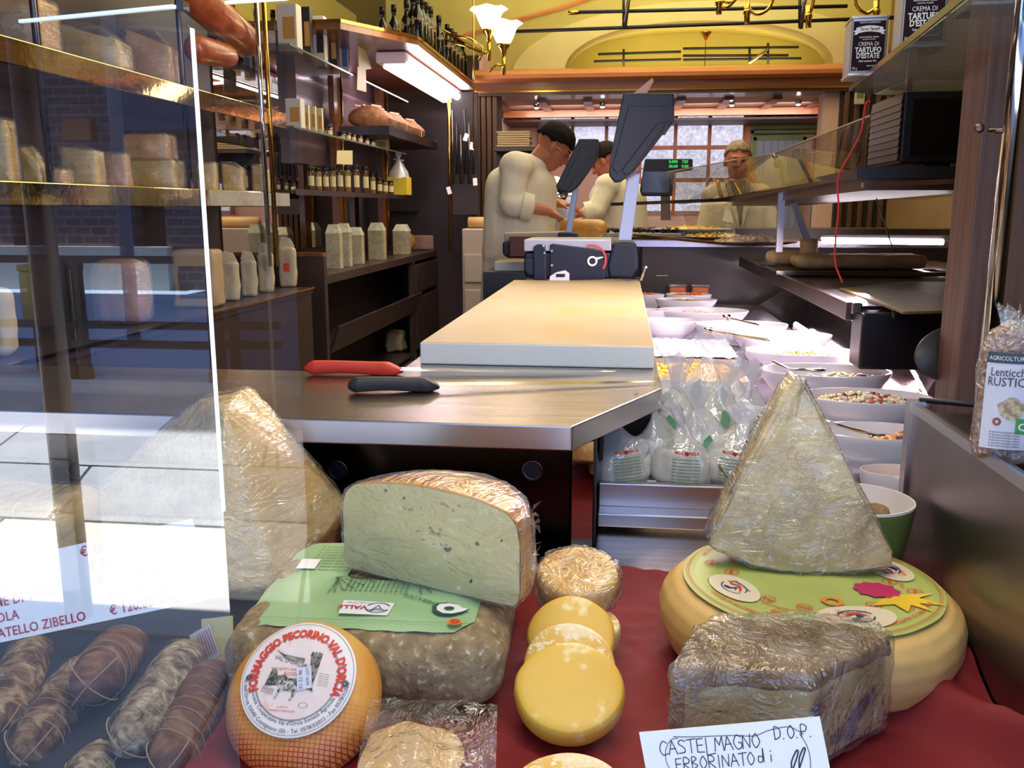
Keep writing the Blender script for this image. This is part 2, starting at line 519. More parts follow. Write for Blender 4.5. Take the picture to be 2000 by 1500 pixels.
struct(MB().span((-2.2, 8.3, 0), (-1.31, 8.4, 2.6)).build('wall_end_left', dbrown))
struct(MB().span((-1.31, 8.3, 0), (-1.21, 10.0, 2.6)).build('wall_alcove_left', pink_wall))
struct(MB().span((2.08, 8.3, 0), (2.19, 10.0, 2.6)).build('wall_alcove_right', pink_wall))
b = MB(); b.span((-2.25, .3, 4.2), (2.3, 10.2, 4.3)); b.span((-2.25, .35, 2.65), (2.3, .55, 4.2))
struct(b.build('ceiling', cream_paint))
# end wall of the vault with its arched lunette
cx0 = at(1360, 150, Y=8.35).x; az = at(1385, 134, Y=8.35).z
AW, AH = 1.46, .46
b = MB(); b2 = MB(); b3 = MB()
n = 40
def arc(t, k=1.0): return (cx0 + AW * k * math.cos(t), az + (AH * k if k < 1 else AH + (k - 1) * 1.1) * math.sin(t))
outer = [(-2.2, az), (-2.2, 4.2), (2.25, 4.2), (2.25, az)]
for i in range(n):
    t0, t1 = PI * i / n, PI * (i + 1) / n
    p0, p1 = arc(t0), arc(t1)
    b.slab([(p0[0], 8.35, p0[1]), (p1[0], 8.35, p1[1]), (p1[0], 8.35, 4.2), (p0[0], 8.35, 4.2)], (0, .1, 0))
    q0, q1 = arc(t0, 1.0), arc(t1, 1.0)
    e0 = .10 + .16 * (1 - math.sin(t0)); e1 = .10 + .16 * (1 - math.sin(t1))
    o0 = (cx0 + (AW + e0 * .6) * math.cos(t0), az + (AH + .09) * math.sin(t0)); o1 = (cx0 + (AW + e1 * .6) * math.cos(t1), az + (AH + .09) * math.sin(t1))
    i0 = (cx0 + (AW - .06 - .25 * abs(math.cos(t0))) * math.cos(t0), az + (AH - .07) * math.sin(t0)); i1 = (cx0 + (AW - .06 - .25 * abs(math.cos(t1))) * math.cos(t1), az + (AH - .07) * math.sin(t1))
    b2.slab([(o0[0], 8.31, o0[1]), (o1[0], 8.31, o1[1]), (i1[0], 8.31, i1[1]), (i0[0], 8.31, i0[1])], (0, .3, 0))
    b3.slab([(p0[0], 8.45, p0[1]), (p1[0], 8.45, p1[1]), (p1[0], 9.6, p1[1] * .9 + .35), (p0[0], 9.6, p0[1] * .9 + .35)], (0, 0, .03))
b.span((-2.2, 8.35, 2.3), (cx0 - AW, 8.45, 4.2)); b.span((cx0 + AW, 8.35, 2.3), (2.3, 8.45, 4.2))
struct(b.build('wall_vault_end', yellow_paint)); struct(b2.build('trim_1', cream_paint)); struct(b3.build('ceiling_recess', yellow_paint))
struct(MB().span((-2.2, 9.6, 2.4), (2.3, 9.7, 3.6)).build('wall_recess_back', yellow_paint))
light('recess_fill', 'AREA', (cx0, 9.0, 2.52), 14, (1, .84, .4), 2.2, .4, target=(cx0, 9.05, 4))  # added fill inside the recess, no lamp of the shop
struct(MB().span((-2.2, 8.46, 2.46), (2.2, 9.6, 2.5)).build('ceiling_recess_floor', yellow_paint))
# diagonal copper picture rail on the vault, left
b = MB()
pts = [at(905, 70, Y=8.28), at(1000, 41, Y=8.28), at(1100, 14, Y=8.28), at(1170, -10, Y=8.28)]
b.tube(pts, .018, 6); struct(b.build('trim_2', copper))

# the copper and wood beam with cove
bx0, bx1 = -1.31, 2.25
def zb(py, Y=8.0): return at(1300, py, Y=Y).z
bt = thing('ceiling_beam', 'long varnished wood beam with glowing copper cove crossing the shop under the yellow vault', 'beam', (0, 8.0, zb(180)))
def inbt(o, z=zb(180)): o.location = (0, -8.0, -z); return o
z1, z2, z3, z4 = zb(130), zb(155), zb(172), zb(183)
prof = [(8.0, z2), (7.93, z2 + .02), (7.92, z2 + .05), (7.94, z1 - .02), (8.0, z1), (8.3, z1), (8.3, z2)]
inbt(MB().slab([(bx0, y, z) for y, z in prof], (bx1 - bx0, 0, 0)).build('copper_cove', copper, bt))
inbt(MB().span((bx0, 8.03, z3), (bx1, 8.3, z2)).build('fascia', woodx, bt))
inbt(MB().span((bx0, 7.99, z4), (bx1, 8.3, z3 - .006)).build('lower_moulding', mat('dark_varnish', L(74, 40, 20), .35, coat=.4), bt))
inbt(MB().span((bx0, 7.975, z3 - .02), (bx1, 8.0, z3 - .006)).build('brass_line', brass, bt))
# alcove soffit, light rail
zs = zb(183)
struct(MB().span((-1.31, 8.3, zs), (2.25, 9.95, zs + .06)).build('ceiling_alcove', pink_wall))
b = MB()
for i in range(9): b.span((-1.2 + i * .41, 8.3, zs - .025), (-1.12 + i * .41, 9.1, zs))
struct(b.build('trim_3', wood))
lr = MB().span((-1.2, 9.1, zs - .075), (2.08, 9.16, zs - .01)).build('light_rail', copper)
solo(lr, 'pinkish lit wood rail below the alcove ceiling in front of the back windows', 'rail')
struct(MB().span((-1.2, 9.16, zs - .11), (2.08, 9.8, zs - .09)).build('trim_4', mat('dark_red_wood', L(70, 34, 26), .5)))
lampw = emitter('downlight_glow', (1, .93, .85, 1), 14)
dl = None
for k, px in enumerate((1048, 1177, 1430, 1560)):
    p = at(px, 196 if k < 2 else 186, Y=8.55)
    p.z = zs - .03
    if dl is None:
        dl = thing('downlight', '', 'downlight', p, 0, 'downlights under the beam')
        MB().lathe([(.028, .03), (.03, 0), (.024, -.012), (.018, -.004), (.018, .03)], 16).build('housing', chrome, dl, True)
        MB().ell((0, 0, -.012), (.02, .02, .014), 10, 6).build('bulb', lampw, dl, True)
        d = dl
    else: d = dup(dl, p)
    d['label'] = ['small chrome downlight furthest left under the beam', 'small chrome downlight left of the tall blue scale head', 'small chrome downlight right of the tall blue scale head', 'small chrome downlight above the green door'][k]
# back wall with wooden window grid
YB = 9.9
struct(MB().span((-1.3, YB + .06, 0), (2.2, YB + .12, 2.6)).build('wall_back', pink_wall))
winglow = bpy.data.materials.new('frosted_window_glass'); winglow.use_nodes = True
nt = winglow.node_tree; nt.nodes.clear()
v = coords(nt); nz = ntex(nt, v, 16, 6, .65, 1.6)
cr = ramp(nt, nz, [(.30, L(128, 136, 160)), (.5, L(178, 176, 196)), (.64, L(206, 200, 212)), (.78, L(250, 246, 250))])
e = nt.nodes.new('ShaderNodeEmission'); nt.links.new(cr, e.inputs[0]); e.inputs[1].default_value = 1.5
g = nt.nodes.new('ShaderNodeBsdfGlossy'); g.inputs[1].default_value = .2
ad = nt.nodes.new('ShaderNodeMixShader'); ad.inputs[0].default_value = .06
nt.links.new(e.outputs[0], ad.inputs[1]); nt.links.new(g.outputs[0], ad.inputs[2])
oo = nt.nodes.new('ShaderNodeOutputMaterial'); nt.links.new(ad.outputs[0], oo.inputs[0])
oframe = mat('orange_wood_frame', [(.3, L(150, 84, 44)), (.7, L(180, 108, 62))], .4, 0, 6)
wt = thing('window_1', '', None, (0, YB, 1.9)); wt['kind'] = 'structure'
wt.pop('category', None)
def pz(py): return at(1300, py, Y=YB).z
def px_(px): return at(px, 300, Y=YB).x
xs = [993, 1053, 1118, 1184, 1250, 1318, 1384, 1452]
def fr(name, a, b_, m=oframe):
    o = MB().span(a, b_).build(name, m, wt); o.location = (0, -YB, -1.9); return o
fr('top_rail', (px_(985), YB - .05, pz(228)), (px_(1462), YB, pz(215)))
for i, x in enumerate(xs):
    fr('mullion', (px_(x) - .018, YB - .04, pz(420 if i >= 4 else (330 if i >= 1 else 285))), (px_(x) + .018, YB, pz(228)))
fr('middle_rail', (px_(993), YB - .045, pz(293)), (px_(1460), YB, pz(285)))
fr('lower_rail', (px_(1250), YB - .045, pz(356)), (px_(1460), YB, pz(348)))
for i in range(7):
    for j, (a, c_) in enumerate(((228, 285), (293, 348), (356, 412))):
        if j and i < 4: continue
        x0, x1 = px_(xs[i]) + .018, px_(xs[i + 1]) - .018
        fr('pane', (x0, YB - .012, pz(c_)), (x1, YB, pz(a)), winglow if i else pink_wall)
fr('end_post', (px_(1452), YB - .06, 0), (px_(1463), YB + .02, pz(215)))
# green door
green = mat('green_paint', [(.3, L(92, 112, 62)), (.7, L(122, 142, 84))], .5, 0, 4)
dt = thing('door_1', 'pale green back door with a barred transom above', None, (px_(1530), YB, 0)); dt['kind'] = 'structure'
ox = px_(1530)
def fd(name, m, *sp):
    b = MB()
    for a, c_ in sp: b.span((a[0] - ox, a[1] - YB, a[2]), (c_[0] - ox, c_[1] - YB, c_[2]))
    return b.build(name, m, dt)
X0, X1 = px_(1463), px_(1598)
fd('door_frame', green, ((X0, YB - .05, 0), (px_(1469), YB, pz(218))), ((px_(1590), YB - .05, 0), (X1, YB, pz(218))), ((X0, YB - .06, pz(255)), (X1, YB, pz(247))), ((X0, YB - .05, pz(263)), (X1, YB, pz(257))), ((X0, YB - .05, pz(222)), (X1, YB, pz(218))))
fd('transom_glass', mat('dark_window_glass', L(16, 18, 18), .1), ((X0, YB - .005, pz(247)), (X1, YB + .01, pz(218))))
for k in range(6): fd('transom_bar', green, ((px_(1488 + k * 20), YB - .03, pz(247)), (px_(1490 + k * 20), YB - .01, pz(221))))
fd('transom_bar', green, ((X0, YB - .03, pz(228)), (X1, YB - .01, pz(226))))
fd('leaf_frame', green, ((px_(1469), YB - .03, pz(276)), (px_(1572), YB, pz(266))), ((px_(1566), YB - .03, 0), (px_(1572), YB, pz(270))), ((px_(1469), YB - .03, 0), (px_(1476), YB, pz(270))))
fd('leaf_glass', mat('grey_blue_curtain', L(118, 128, 138), .4, emit=(L(118, 130, 148), .12)), ((px_(1476), YB - .012, .3), (px_(1566), YB, pz(276))))
for k in range(6): fd('curtain_pleat', mat('curtain_pleat', L(96, 106, 118), .5, emit=(L(100, 110, 128), .08)) if k == 0 else bpy.data.materials['curtain_pleat'], ((px_(1490 + k * 14), YB - .02, .3), (px_(1491 + k * 14), YB - .01, pz(277))))
# ribbed wooden pilasters carrying the beam
ribm = mat('ribbed_wood', [(.3, L(64, 42, 26)), (.7, L(104, 72, 44))], .5, 0, 4, stretch=(5, 5, .4))
def pilaster(name, label, x0, x1, y, z0, z1_):
    t = thing(name, label, 'pilaster', ((x0 + x1) / 2, y, z0)); wd = x1 - x0
    MB().span((-wd / 2, .04, 0), (wd / 2, .3, z1_ - z0)).build('core', mat(name + '_core', L(44, 28, 20), .6), t)
    nn = max(4, int(wd / .075)); me = None
    for k in range(nn):
        o = MB().span((-.02, -.0, 0), (.02, .04, z1_ - z0)).build('rib', ribm, t, bevel=.008) if me is None else bpy.data.objects.new('rib', me)
        if me is None: me = o.data
        else: C.objects.link(o); o.parent = t
        o.location = (-wd / 2 + (k + .5) * wd / nn, 0, 0)
    return t
pilaster('pilaster', 'ribbed dark wood pilaster left of the man in glasses bending over the counter', at(928, 300, Y=8.0).x, at(972, 300, Y=8.0).x, 8.0, 0, z4)
pilaster('pilaster', 'ribbed wood pilaster at right end of the beam with a small alarm keypad', at(1638, 300, Y=8.0).x, 2.19, 8.0, 0, z4)
k_ = thing('alarm_keypad', 'small cream alarm keypad with a red light on the right pilaster', 'keypad', at(1679, 188, Y=7.95))
MB().box((0, 0, 0), (.08, .03, .13)).build('housing', mat('cream_plastic', L(190, 176, 140), .5), k_, bevel=.006)
MB().box((0, -.016, .01), (.05, .006, .05)).build('screen', mat('grey_lcd', L(120, 116, 96), .4), k_)
MB().ell((-.025, -.018, .045), .005, 8, 6).build('red_light', emitter('red_led', (1, .05, .03, 1), 4), k_)
struct(MB().span((at(1602, 300, Y=8.1).x, 8.1, 0), (at(1638, 300, Y=8.1).x, 8.3, z4)).build('wall_alcove_jamb', pink_wall))

# hanging dark rods of the vault
rod_m = mat('rod_dark', L(40, 42, 50), .4, .5)
rt = thing('hanging_rod_frame', 'dark metal rods hanging level across the yellow vault in front of the arch', 'rod frame', (0, 7.2, at(1300, 50, Y=7.2).z))
def inr(b, name, m=rod_m, base=rt):
    o = b.build(name, m, base, True); o.location = -Vector(base.location); return o
for (a, c_) in (((1130, 24), (1655, 12)), ((1000, 62), (1760, 34))):
    inr(MB().tube([at(*a, Y=7.2), at(*c_, Y=7.2)], .014, 6), 'rod')
    inr(MB().tube([at(*a, Y=7.2), at(a[0] - 20, a[1] + 1, Y=7.2)], .018, 6), 'rod_end', brass)
for (x_, ) in ((1218,), (1562,)):
    inr(MB().tube([at(x_, -30, Y=7.2), at(x_, 54, Y=7.2)], .012, 6), 'drop_rod')
    inr(MB().tube([at(x_ + 14, -30, Y=7.1), at(x_ + 2, 56, Y=7.2)], .016, 6), 'slanted_tube', steel)
r2 = thing('hanging_rod_frame', 'dark rods inside the recess under the cream arch, two levels', 'rod frame', (0, 9.0, at(1300, 110, Y=9.0).z))
for (a, c_) in (((1168, 106), (1330, 101)), ((1160, 120), (1330, 116)), ((1334, 95), (1560, 92)), ((1334, 109), (1540, 108)), ((1334, 117), (1565, 114))):
    inr(MB().tube([at(*a, Y=9.0), at(*c_, Y=9.0)], .013, 6), 'rod', base=r2)
for x_, y0 in ((1218, 96), (1464, 92), (1500, 84)): inr(MB().tube([at(x_, y0, Y=8.98), at(x_, 130, Y=8.98)], .012, 6), 'drop_rod', base=r2)
inr(MB().tube([at(1500, 96, Y=8.95), at(1462, 124, Y=8.95)], .016, 6), 'slanted_tube', steel, r2)
pl = thing('brass_ceiling_cup', 'small brass cup and thin stem hanging from the cream arch', 'ceiling fitting', at(1379, 62, Y=8.2))
MB().lathe([(.0, -.07), (.012, -.065), (.02, -.05), (.048, -.01), (.048, 0), (0, 0)], 16).build('cup', brass, pl, True)
MB().tube([(0, 0, -.06), (0, 0, -.3)], .004, 6).build('stem', brass, pl)

# ================================================================ STREET (seen only mirrored in the pane)
zst = -.15
pav_sun = mat('pavement_grey', [(.3, L(170, 176, 186)), (.7, L(196, 200, 206))], .7, 0, 3)
pav_white = mat('pavement_white', [(.3, L(232, 230, 226)), (.7, L(246, 244, 240))], .7, 0, 4, bump=.3)
pav_shade = mat('pavement_shade_blue', [(.3, L(160, 186, 220)), (.7, L(176, 200, 230))], .6, 0, 2)  # blue of the skylit shade is put into the far pavement's colour
struct(MB().span((-30, -15, zst - .1), (14, -5.45, zst)).build('pavement_far', pav_shade))
struct(MB().span((-30, -5.45, zst - .1), (14, .3, zst - .03)).build('pavement_near', mat('joint_grey', L(90, 92, 96), .8)))
rng = random.Random(3)
# paving slabs, near strip: separate stones
pn = bpy.data.objects['pavement_near']
for row, (y0, y1, m_) in enumerate(((-1.52, .2, pav_sun), (-2.55, -1.55, pav_white), (-3.4, -2.58, pav_sun), (-4.3, -3.43, pav_sun), (-5.28, -4.33, pav_sun))):
    x = -9.0 + rng.random()
    while x < 1.5:
        w_ = rng.uniform(1.0, 1.7)
        o = MB().slab([(x, y0, zst - .03), (x + w_ - .02, y0, zst - .03), (x + w_ + .28, y1, zst - .03), (x + .3, y1, zst - .03)], (0, 0, .03)).build('paving_slab', m_, pn)
        x += w_
struct(MB().span((-30, -5.46, zst - .03), (1, -5.29, zst + .07)).build('kerb', pav_white))
brickm = bpy.data.materials.new('street_brick'); brickm.use_nodes = True
nt = brickm.node_tree; bs = nt.nodes['Principled BSDF']; bt_ = nt.nodes.new('ShaderNodeTexBrick')
nt.links.new(coords(nt, (1, 1, 1), (R(90), 0, 0)), bt_.inputs[0])
bt_.inputs['Color1'].default_value = L(84, 70, 72); bt_.inputs['Color2'].default_value = L(60, 50, 56); bt_.inputs['Mortar'].default_value = L(108, 102, 112)
bt_.inputs['Scale'].default_value = 1.6; bt_.inputs['Mortar Size'].default_value = .03
nt.links.new(bt_.outputs[0], bs.inputs['Base Color'])
fa = thing('street_building', 'dark brick building with doorways mirrored in the window pane, far left', 'building', (-8, -14.4, zst))
def fb(name, m, *sp):
    b = MB()
    for a, c_ in sp: b.span((a[0] + 8, a[1] + 14.4, a[2] - zst), (c_[0] + 8, c_[1] + 14.4, c_[2] - zst))
    return b.build(name, m, fa)
def rx(px): return rat(px, 300, Y=15.2).x
cols = [(-60, 30), (100, 250), (330, 400), (470, 530)]
fb('brick_pier', brickm, *[((rx(a), -14.4, zst), (rx(c_), -13.8, 13)) for a, c_ in cols])
fb('brick_wall', brickm, ((rx(-500), -14.7, 3.4), (rx(800), -14.4, 13)))
fb('doorway', mat('doorway_dark', L(24, 26, 34), .4), ((rx(-500), -14.75, zst), (rx(800), -14.6, 3.4)))
fb('plinth', mat('pale_stone', L(190, 186, 176), .8), ((rx(-100), -14.0, zst), (rx(340), -13.6, .6)))
fb('shop_sign', mat('ochre_panel', L(150, 96, 50), .6), ((rx(152), -13.78, 2.4), (rx(205), -13.7, 2.75)))
fb('awning', mat('slate_awning', L(70, 84, 104), .6), ((rx(290), -13.8, 2.5), (rx(460), -13.0, 4.2)))
# street railing with bollards
def street_post(px, D, w_, top_z, label, name='bollard', group='black street bollards'):
    p = rat(px, 500, Y=D)
    t = thing(name, label, 'bollard', (p.x, p.y, zst), 0, group)
    MB().lathe([(w_ * 1.3, 0), (w_ * 1.3, .08), (w_, .12), (w_ * .9, top_z - .1), (w_ * 1.1, top_z - .06), (w_ * .8, top_z), (0, top_z + .02)], 12).build('shaft', bpy.data.materials.get('bollard_black') or mat('bollard_black', L(18, 18, 24), .4), t, True)
    return t
street_post(407, 6.95, .045, 1.0, 'left bollard of the close mirrored pair by the bright glass edge')
street_post(439, 6.95, .045, 1.0, 'right bollard of the close mirrored pair by the bright glass edge')
street_post(120, 6.95, .05, 1.0, 'slim black bollard mirrored in the pane beside the thick dark post')
street_post(147, 6.95, .05, 1.0, 'slim black bollard mirrored in the pane, second from the thick dark post')
rl = thing('street_railing', 'low dark railing bars running between mirrored black bollards', 'railing', (rat(300, 500, Y=6.95).x, 2 * YG - 6.95, zst))
for z_ in (.30, .46, 1.0):
    MB().span((-9, -.03, z_ - .03), (1.0, .03, z_ + .03)).build('rail', bpy.data.materials['bollard_black'], rl)
bb = thing('yellow_bin', 'yellow boxy street bin mirrored beside the dark post', 'bin', rat(105, 700, Y=7.4)); bb.location.z = .0
MB().span((-.16, -.15, .28), (.16, .15, .72)).build('body', mat('bin_yellow', L(176, 150, 40), .5), bb, bevel=.02)
MB().span((-.17, -.16, .72), (.17, .16, .78)).build('lid', bpy.data.materials['bin_yellow'], bb, bevel=.02)
MB().span((-.1, -.1, -.15), (.1, .1, .28)).build('leg', bpy.data.materials['bollard_black'], bb)
p = rat(143, 1080, Y=2.75)
sp_ = MB().cyl((0, 0, 0), (0, 0, 5), .046, n=16).build('street_pole', mat('pole_brown_black', L(34, 28, 28), .4), smooth=True)
solo(sp_, 'thick dark street pole mirrored from top to bottom at far left of pane', 'pole', loc=(p.x, p.y, zst))
p = rat(232, 300, Y=9)
sp_ = MB().cyl((0, 0, 0), (0, 0, 6), .07, n=12).build('lamp_post', mat('lamp_post_grey', L(96, 104, 124), .4), smooth=True)
solo(sp_, 'slim grey lamp post mirrored beside the thick dark pole', 'pole', loc=(p.x, p.y, zst))
# unseen slabs added overhead to shade strips of the street
struct(MB().span((-20, -1.75, 3.4), (6, .3, 3.5)).build('awning_shade_slab', dbrown))
struct(MB().span((-40, -13, 14), (20, -4.2, 14.3)).build('far_shade_slab', mat('shade_slab_grey', L(120, 120, 130), .8)))
# outer facade beside the window so the street light only comes in through it
struct(MB().span((-2.4, .25, -.2), (2.4, .5, .52)).build('wall_front_low', dbrown))
struct(MB().span((-2.4, .25, 2.6), (2.4, .45, 3.5)).build('wall_front_high', dbrown))
struct(MB().span((-2.6, .25, -.2), (-2.15, .5, 3.5)).build('wall_front_left', dbrown))
struct(MB().span((1.1, .25, -.2), (2.6, .5, 3.5)).build('wall_front_right', dbrown))
# ---------------------------------------------------------------- the panes
pane_m = film('window_pane_glass', .17, 0, (.93, .95, .96, 1))
pane2_m = film('second_pane_glass', .035, 0, (.985, .99, .99, 1))
edge_m = mat('glass_edge_glow_white', L(236, 244, 244), .3, emit=(L(236, 246, 244), .55))  # emission stands in for daylight caught by the pane edge
xe = at(404, 500, Y=YG).x
zt = at(345, 14, Y=YG).z
wn = thing('window_2', '', None, (xe, YG, .82)); wn['kind'] = 'structure'
def iw(b, name, m):
    o = b.build(name, m, wn); o.location = -Vector(wn.location); return o
iw(MB().add([(-2.1, YG, .76), (xe, YG, .76), (xe, YG, zt), (-2.1, YG, zt)], [(0, 1, 2, 3)]), 'glass', pane_m)
iw(MB().span((xe - .0009, YG - .001, at(440, 1000, Y=YG).z), (xe + .0002, YG + .003, at(372, 55, Y=YG).z)), 'side_edge', edge_m)
iw(MB().beam(at(40, 42, Y=.62), at(340, 13, Y=YG), .003, .0022), 'top_edge', edge_m)
iw(MB().beam(at(442, 5, Y=YG + .01), at(560, -2, Y=YG + .05), .003, .002), 'top_edge', edge_m)
iw(MB().box(at(357, 12, Y=YG), (.0045, .008, .005)), 'clip', chrome)
xe2 = at(432, 500, Y=YG + .05).x
w3 = thing('window_3', '', None, (xe2, YG + .05, .82)); w3['kind'] = 'structure'
o = MB().add([(-2.1, YG + .05, .9), (at(575, 500, Y=YG + .05).x, YG + .05, .9), (at(575, 500, Y=YG + .05).x, YG + .05, zt), (-2.1, YG + .05, zt)], [(0, 1, 2, 3)]).build('glass', pane2_m, w3); o.location = -Vector(w3.location)
# ================================================================ FRONT DISPLAY
ZB = .75
def cone_frame(o, z, xhint=(1, 0, 0)):
    z = Vector(z).normalized(); x = Vector(xhint); x = (x - z * x.dot(z)).normalized(); y = z.cross(x)
    return Matrix.Translation(Vector(o)) @ Matrix((x, y, z)).transposed().to_4x4()
def setM(o, M):
    o.matrix_world = M
    o.location, q, s_ = M.decompose(); o.rotation_euler = q.to_euler(); return o
# platform + cloth
deck = thing('display_table', 'low steel display table under the cheeses, dark at left below the salami', 'table', (0, .95, 0))
MB().span((-1.2, -.42, ZB - .05), (.385, .36, ZB - .012)).build('table_top', dsteel, deck)
MB().span((-1.2, -.40, 0), (.385, -.37, ZB - .05)).build('front_panel', dark, deck)
MB().span((-1.2, -.1, 0), (-1.16, .34, ZB - .05)).build('side_panel', dark, deck)
MB().span((-1.19, -.415, ZB - .012), (-.42, .33, ZB - .006)).build('dark_mat', mat('dark_blue_mat', [(.3, L(20, 26, 42)), (.7, L(34, 42, 60))], .7), deck)
cloth_m = mat('burgundy_cloth', [(.3, L(112, 10, 20)), (.7, L(132, 16, 26))], .75, 0, 3, bump=.25, bscale=900, sss=0, bd=.001)
def clothz(x, y):
    z = ZB - .006
    k = max(0, min(1, (x - .20) / .14)); k = k * k * (3 - 2 * k)
    q = noise.noise(Vector((x * 5, y * 5, 3)))
    f = .5 + .5 * math.sin((x * .9 + y * .75) * 34 + 3 * q)
    g = .5 + .5 * math.sin((x * .7 - y * 1.0) * 27 + 4 * q + 1.5)
    z += k * (.030 * f ** 2 + .026 * g ** 2 + .02 * q)
    z += .006 * max(0, noise.noise(Vector((x * 14, y * 14, 0)))) + .003 * noise.noise(Vector((x * 40, y * 40, 1)))
    k2 = max(0, min(1, (x - .30) / .08)); z += k2 * .02
    return z
def clothfn(u, v):
    x = -.42 + u * .812; y = .545 + v * .745
    back = 1.29 - .035 * max(0, (x - .05)) / .3
    y = min(y, back + .002 * v)
    z = clothz(x, y)
    if v > .96: z -= (v - .96) * .25
    return Vector((x, y, z))
cl = MB().grid(clothfn, 190, 170).build('display_cloth', cloth_m, None, True)
solo(cl, 'burgundy cloth with soft folds spread over the display under the cheeses', 'cloth')

# ---- rind / paste materials
paste = mat('pecorino_paste', [(.25, L(190, 176, 108)), (.5, L(204, 190, 124)), (.8, L(214, 198, 138))], .42, 0, 9, 6, bump=.15, bscale=60, spots=[(11, .66, .74, L(192, 164, 116)), (38, .70, .76, L(236, 226, 190))], sss=.12, bd=.003)
orind = mat('orange_rind', [(.25, L(176, 112, 42)), (.5, L(202, 142, 62)), (.78, L(222, 176, 104))], .5, 0, 14, 7, bump=.5, bscale=60, spots=[(7, .60, .72, L(226, 184, 124))], stretch=(1, 2.2, 1), bd=.003)
grey_rind = mat('grey_mould_rind', [(.25, L(118, 98, 70)), (.45, L(144, 122, 88)), (.60, L(164, 142, 104)), (.75, L(190, 170, 128))], .9, 0, 60, 9, bump=1.0, bscale=120, bd=.004, dist=.1, spots=[(120, .60, .72, L(206, 196, 170))])
parm = mat('parmesan_paste', [(.30, L(180, 148, 88)), (.48, L(206, 178, 116)), (.68, L(230, 206, 148))], .55, 0, 20, 9, bump=1.0, bscale=55, sss=.1, bd=.006, spots=[(60, .64, .72, L(244, 234, 204))])
parm_r = mat('parmesan_rind', [(.3, L(196, 156, 84)), (.7, L(220, 184, 116))], .45, 0, 8, 5, bump=.2, bscale=60)
yel = mat('yellow_disc_cheese', [(.3, L(222, 178, 62)), (.7, L(232, 192, 82))], .42, 0, 7, 5, bump=.2, bscale=90, spots=[(26, .60, .68, L(242, 222, 160))], sss=.2, bd=.002)
yel2 = mat('yellow_disc_floury', [(.3, L(224, 182, 80)), (.7, L(234, 198, 100))], .5, 0, 7, 5, bump=.25, bscale=120, spots=[(16, .50, .58, L(238, 222, 178)), (160, .5, .6, L(244, 234, 206))], sss=.15, bd=.002)
toma = mat('toma_rind', [(.3, L(206, 166, 92)), (.5, L(222, 184, 112)), (.75, L(230, 200, 136))], .5, 0, 8, 6, bump=.25, bscale=50, spots=[(22, .64, .70, L(242, 228, 192)), (70, .72, .76, L(120, 96, 60))], sss=.1, bd=.003)

# 1. block cheese with green label
bc = thing('block_cheese', 'square grey-rinded cheese block with big pale green label, under the half wheel', 'cheese', (-.270, .968, ZB + .002), R(3))
TH = .083
m = MB().rbox((0, 0, TH / 2), (.302, .288, TH), .036, 26)
m.v = [p + Vector((0, 0, 0)) + (p - Vector((0, 0, TH / 2))).normalized() * (.004 * noise.noise(p * 16) + .0022 * noise.noise(p * 55)) for p in m.v]
m.build('rind', grey_rind, bc, True, weld=.0004)
glab = mat('label_pale_green', [(.3, L(150, 186, 134)), (.7, L(166, 200, 150))], .5, 0, 10)
m = MB()
O = [(-.118, -.118), (.098, -.122), (.118, -.098), (.121, .11), (-.118, .112), (-.132, .09), (-.134, -.095)]
I = [(-.04, .0), (.034, -.004), (.040, .004), (.040, .075), (-.045, .075), (-.047, .01)]
def lz(x, y): return (x, y, TH + .0038 + .0016 * math.sin(x * 60) * math.sin(y * 55))
def rad_pts(P, n):
    """sample a polygon by angle"""
    out = []
    for i in range(n):
        a = 2 * PI * i / n; d = Vector((math.cos(a), math.sin(a))); c0 = Vector((-.003, .035)); best = None
        for j in range(len(P)):
            p, q = Vector(P[j]), Vector(P[(j + 1) % len(P)])
            e = q - p; den = d.x * e.y - d.y * e.x
            if abs(den) < 1e-9: continue
            w_ = p - c0; t = (w_.x * e.y - w_.y * e.x) / den; s_ = (w_.x * d.y - w_.y * d.x) / den
            if t > 0 and -1e-6 <= s_ <= 1 + 1e-6: best = t if best is None else min(best, t)
        out.append(c0 + d * (best or .01))
    return out
a_, b_ = rad_pts(I, 120), rad_pts(O, 120)
vs = []; fs = []
for i in range(120):
    for k in range(7):
        p = a_[i].lerp(b_[i], k / 6); q = lz(p.x, p.y)
        edge = .0 if k < 6 else .0012 * math.sin(i * 1.7)
        dr = max(0, abs(q[0]) - .105) * .25 + max(0, -q[1] - .108) * .3
        vs.append((q[0], q[1] + edge, q[2] - dr))
for i in range(120):
    j = (i + 1) % 120
    for k in range(6): fs.append((i * 7 + k, i * 7 + k + 1, j * 7 + k + 1, j * 7 + k))
lb = MB().add(vs, fs).build('green_label', glab, bc, True)
def lf(x, y): return (x, y, TH + .0058)
m = MB()
for k in range(13): text(m, 'tutta la bonta nel', .0062, (-.034 + k * .0058 - .003, -.018), R(-90), fn=lf)
for k, an in enumerate(range(100, 176, 15)): text(m, 'tutta la bonta nel', .0062, (-.047 - .028 * math.cos(R(an - 90)) + .02, .002 - .026 * math.sin(R(190 - an))), R(an - 15 + 90 - 90), fn=lf)
for k, an in enumerate(range(20, 80, 14)): text(m, 'latte di montagna', .0062, (.040 + .026 * math.cos(R(an)), .0 - .026 * math.sin(R(an)) + .004), R(-an), fn=lf)
for k in range(9): text(m, 'la via lattea del gusto', .006, (-.074, .02 + k * .009), R(0), fn=lf)
text(m, 'RASCHERA DOP', .0092, (.060, -.058), R(150), bold=.01, fn=lf)
stroke_pts = [(-.125 + i * .25 / 60, -.109 + .001 * math.sin(i)) for i in range(60)]
for i in range(0, 58, 2): stroke(m, stroke_pts[i:i + 3], .0006, TH + .0052)
m.build('label_text', ink_green, lb)
